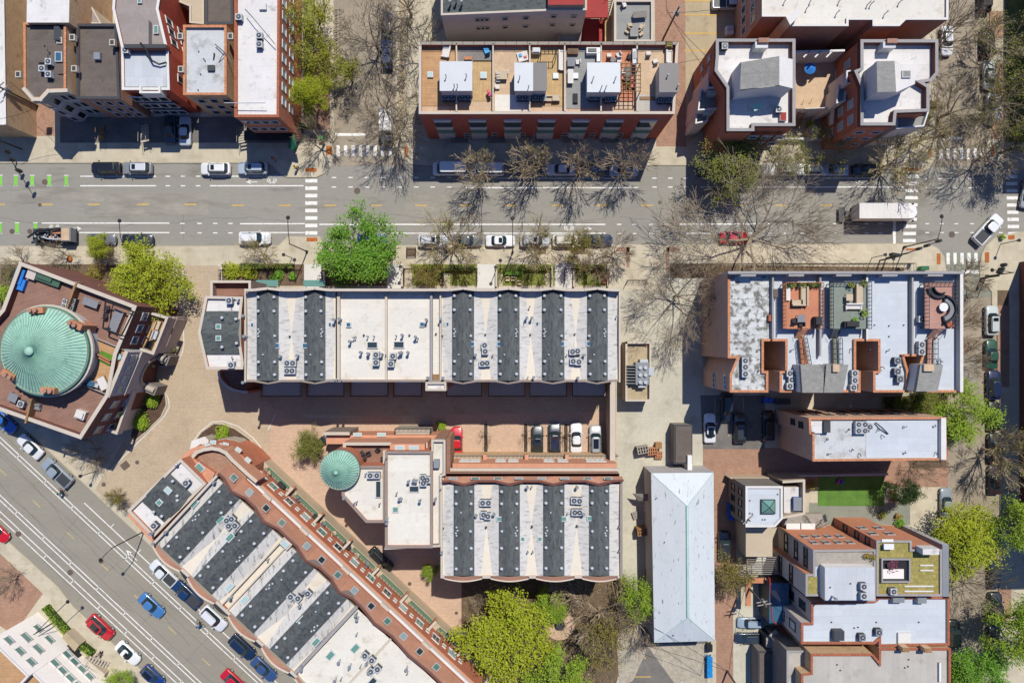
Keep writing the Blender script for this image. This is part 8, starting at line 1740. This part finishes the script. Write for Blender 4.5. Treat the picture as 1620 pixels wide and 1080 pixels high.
shrub(697,674,10,.9,'leaf_fresh','pale green shrub in the planter by the red car',300); shrub(1463,183,10,1.5,'leaf_fresh','bright shrub beside the east matching building',300); shrub(1320,122,8,4.9+.6,'leaf_lime','shrub on the tan raised terrace',260); shrub(1282,200,10,1.4,'leaf_lime','shrub by the steps below the tan raised terrace',300); shrub(1425,828,9,1.2,'leaf_green','rounded dark green bush right of the orange fronted houses',300); shrub(1395,815,7,1.2,'leaf_olive','square olive bush beside the garden path',200,nm='bush'); shrub(1247,770,11,1.8,'leaf_fresh','green shrub beside the walled terrace',350); shrub(1286,768,10,2,'leaf_gold','gold brown shrub at the left of the lawn',250); shrub(1292,887-3,9,13.4,'leaf_gold','gold shrub on the timber roof terrace',260) if False else None
shrub(1586,375,5,1,'leaf_fresh','tiny green plant on the southeast corner',80); shrub(650,1000-5,1,1,'leaf_green','x') if False else None
def hedge(pts,w_,h,leaf,label,n=60):
    P=[W(*p,h*.5) for p in pts]; e=root('hedge',label,'hedge',(P[0].x,P[0].y,.15),'clipped hedges'); rr=random.Random(len(label)); b=MB(); b2=MB()
    for a,c in zip(P,P[1:]):
        d=c-a; L=d.length; d.normalize(); nn=Vector((-d.y,d.x,0)); k=int(L*n); mid=(a+c)/2-P[0]; b2.box((mid.x,mid.y,0),(L*.96,w_*.8,h*.82),'leaf_dark',math.atan2(d.y,d.x))
        for _ in range(k):
            t=rr.random()*L; s_=rr.uniform(-.5,.5)*w_; z=h*rr.uniform(.85,1.05) if rr.random()<.7 else h*rr.random(); 
            if z<h*.85: s_=w_*.5*rr.choice((-1,1))
            q=a-P[0]+d*t+nn*s_; q=Vector((q.x,q.y,z)); s=.1*rr.uniform(.6,1.4); an=rr.uniform(0,6.28); w1=Vector((math.cos(an),math.sin(an),rr.uniform(-.5,.5)))*s; w2=Vector((-math.sin(an),math.cos(an),rr.uniform(-.5,.5)))*s*.7; b.add([q-w1,q-w2*.7,q+w1,q+w2*.7],[(0,1,2,3)],leaf)
    b.build('foliage',e,world=False); b2.build('hedge_core',e,world=False)
hedge([(380,421),(466,421)],.8,1,'leaf_olive','long clipped hedge in front of the west front gardens'); hedge([(656,424),(690,424)],.9,1.1,'leaf_lime','clipped hedge right of the first pale walk'); hedge([(704,424),(750,424)],.9,1.1,'leaf_olive','clipped hedge between the second lamp and the third walk'); hedge([(796,424),(868,424)],.8,1,'leaf_olive','clipped hedge left of the last pale walk'); hedge([(797,432),(828,432)],.7,.7,'leaf_green','low bright green hedge behind the garden chairs'); hedge([(925,424),(955,424)],.8,1,'leaf_olive','clipped hedge at the right end of the front gardens')
hedge([(72,958),(95,985),(118,1010),(148,1033)],1.0,1.1,'leaf_fresh','slanting fresh green hedge on the lower left pavement'); hedge([(1483,782),(1483,826)],.9,.7,'leaf_olive','brown green planting strip beside the grey silver car') if False else None
hedge([(866,940),(850,968),(862,990)],1.6,1.0,'leaf_green','bright green planting around the round plaza'); hedge([(918,722),(955,722)],.5,.5,'leaf_dark','dark planter hedge on the terrace above the scalloped row') 
# ground cover
def cover(name,poly,n,leaf,label,zz=.18,sz=.09,hh=.15):
    b=MB(); rr=random.Random(n); xs=[p[0] for p in poly]; ys=[p[1] for p in poly]
    def inside(x,y):
        c=False
        for i in range(len(poly)):
            (x1,y1),(x2,y2)=poly[i-1],poly[i]
            if (y1>y)!=(y2>y) and x<(x2-x1)*(y-y1)/(y2-y1)+x1: c=not c
        return c
    for _ in range(n):
        x=rr.uniform(min(xs),max(xs));y=rr.uniform(min(ys),max(ys))
        if not inside(x,y): continue
        c=W(x,y,zz)+Vector((0,0,rr.uniform(0,hh))); s=sz*rr.uniform(.5,1.5); a=rr.uniform(0,6.28); w1=Vector((math.cos(a),math.sin(a),rr.uniform(-.4,.4)))*s; w2=Vector((-math.sin(a),math.cos(a),rr.uniform(-.4,.4)))*s*.7
        b.add([c-w1,c-w2*.7,c+w1,c+w2*.7],[(0,1,2,3)],leaf if isinstance(leaf,str) else rr.choice(leaf))
    o=b.build(name); o['kind']='stuff'; tag(o,label,name.replace('_',' '))
cover('ground_cover',[(730,905),(985,905),(1010,960),(975,1090),(700,1090),(735,1000)],5000,['leaf_olive','leaf_gold','bark_pale','leaf_dark'],'patchy green and brown ground cover under the park trees'); cover('ground_cover',[(0,418),(272,418),(272,440),(200,480),(20,470),(0,500)],2500,['leaf_olive','leaf_gold','leaf_dark'],'scrubby ground cover behind the rotunda building'); 
for x0,x1,l in((656,752,'mixed planting between the first and third pale walks'),(790,872,'mixed planting between the third and last pale walks'),(912,958,'mixed planting right of the last pale walk')): cover('ground_cover',[(x0,420),(x1,420),(x1,450),(x0,450)],900,['leaf_olive','leaf_fresh','leaf_gold'],l)

cover('ground_cover',[(1395,628),(1497,622),(1497,660),(1395,660)],1500,['leaf_olive','leaf_fresh','leaf_dark'],'weedy cover in the yard behind the narrow tan building'); cover('fallen_blossom',[(1040,415),(1440,415),(1440,428),(1040,428)],900,['bark_pale','leaf_gold'],'dry leaf litter along the long black fence',sz=.06)
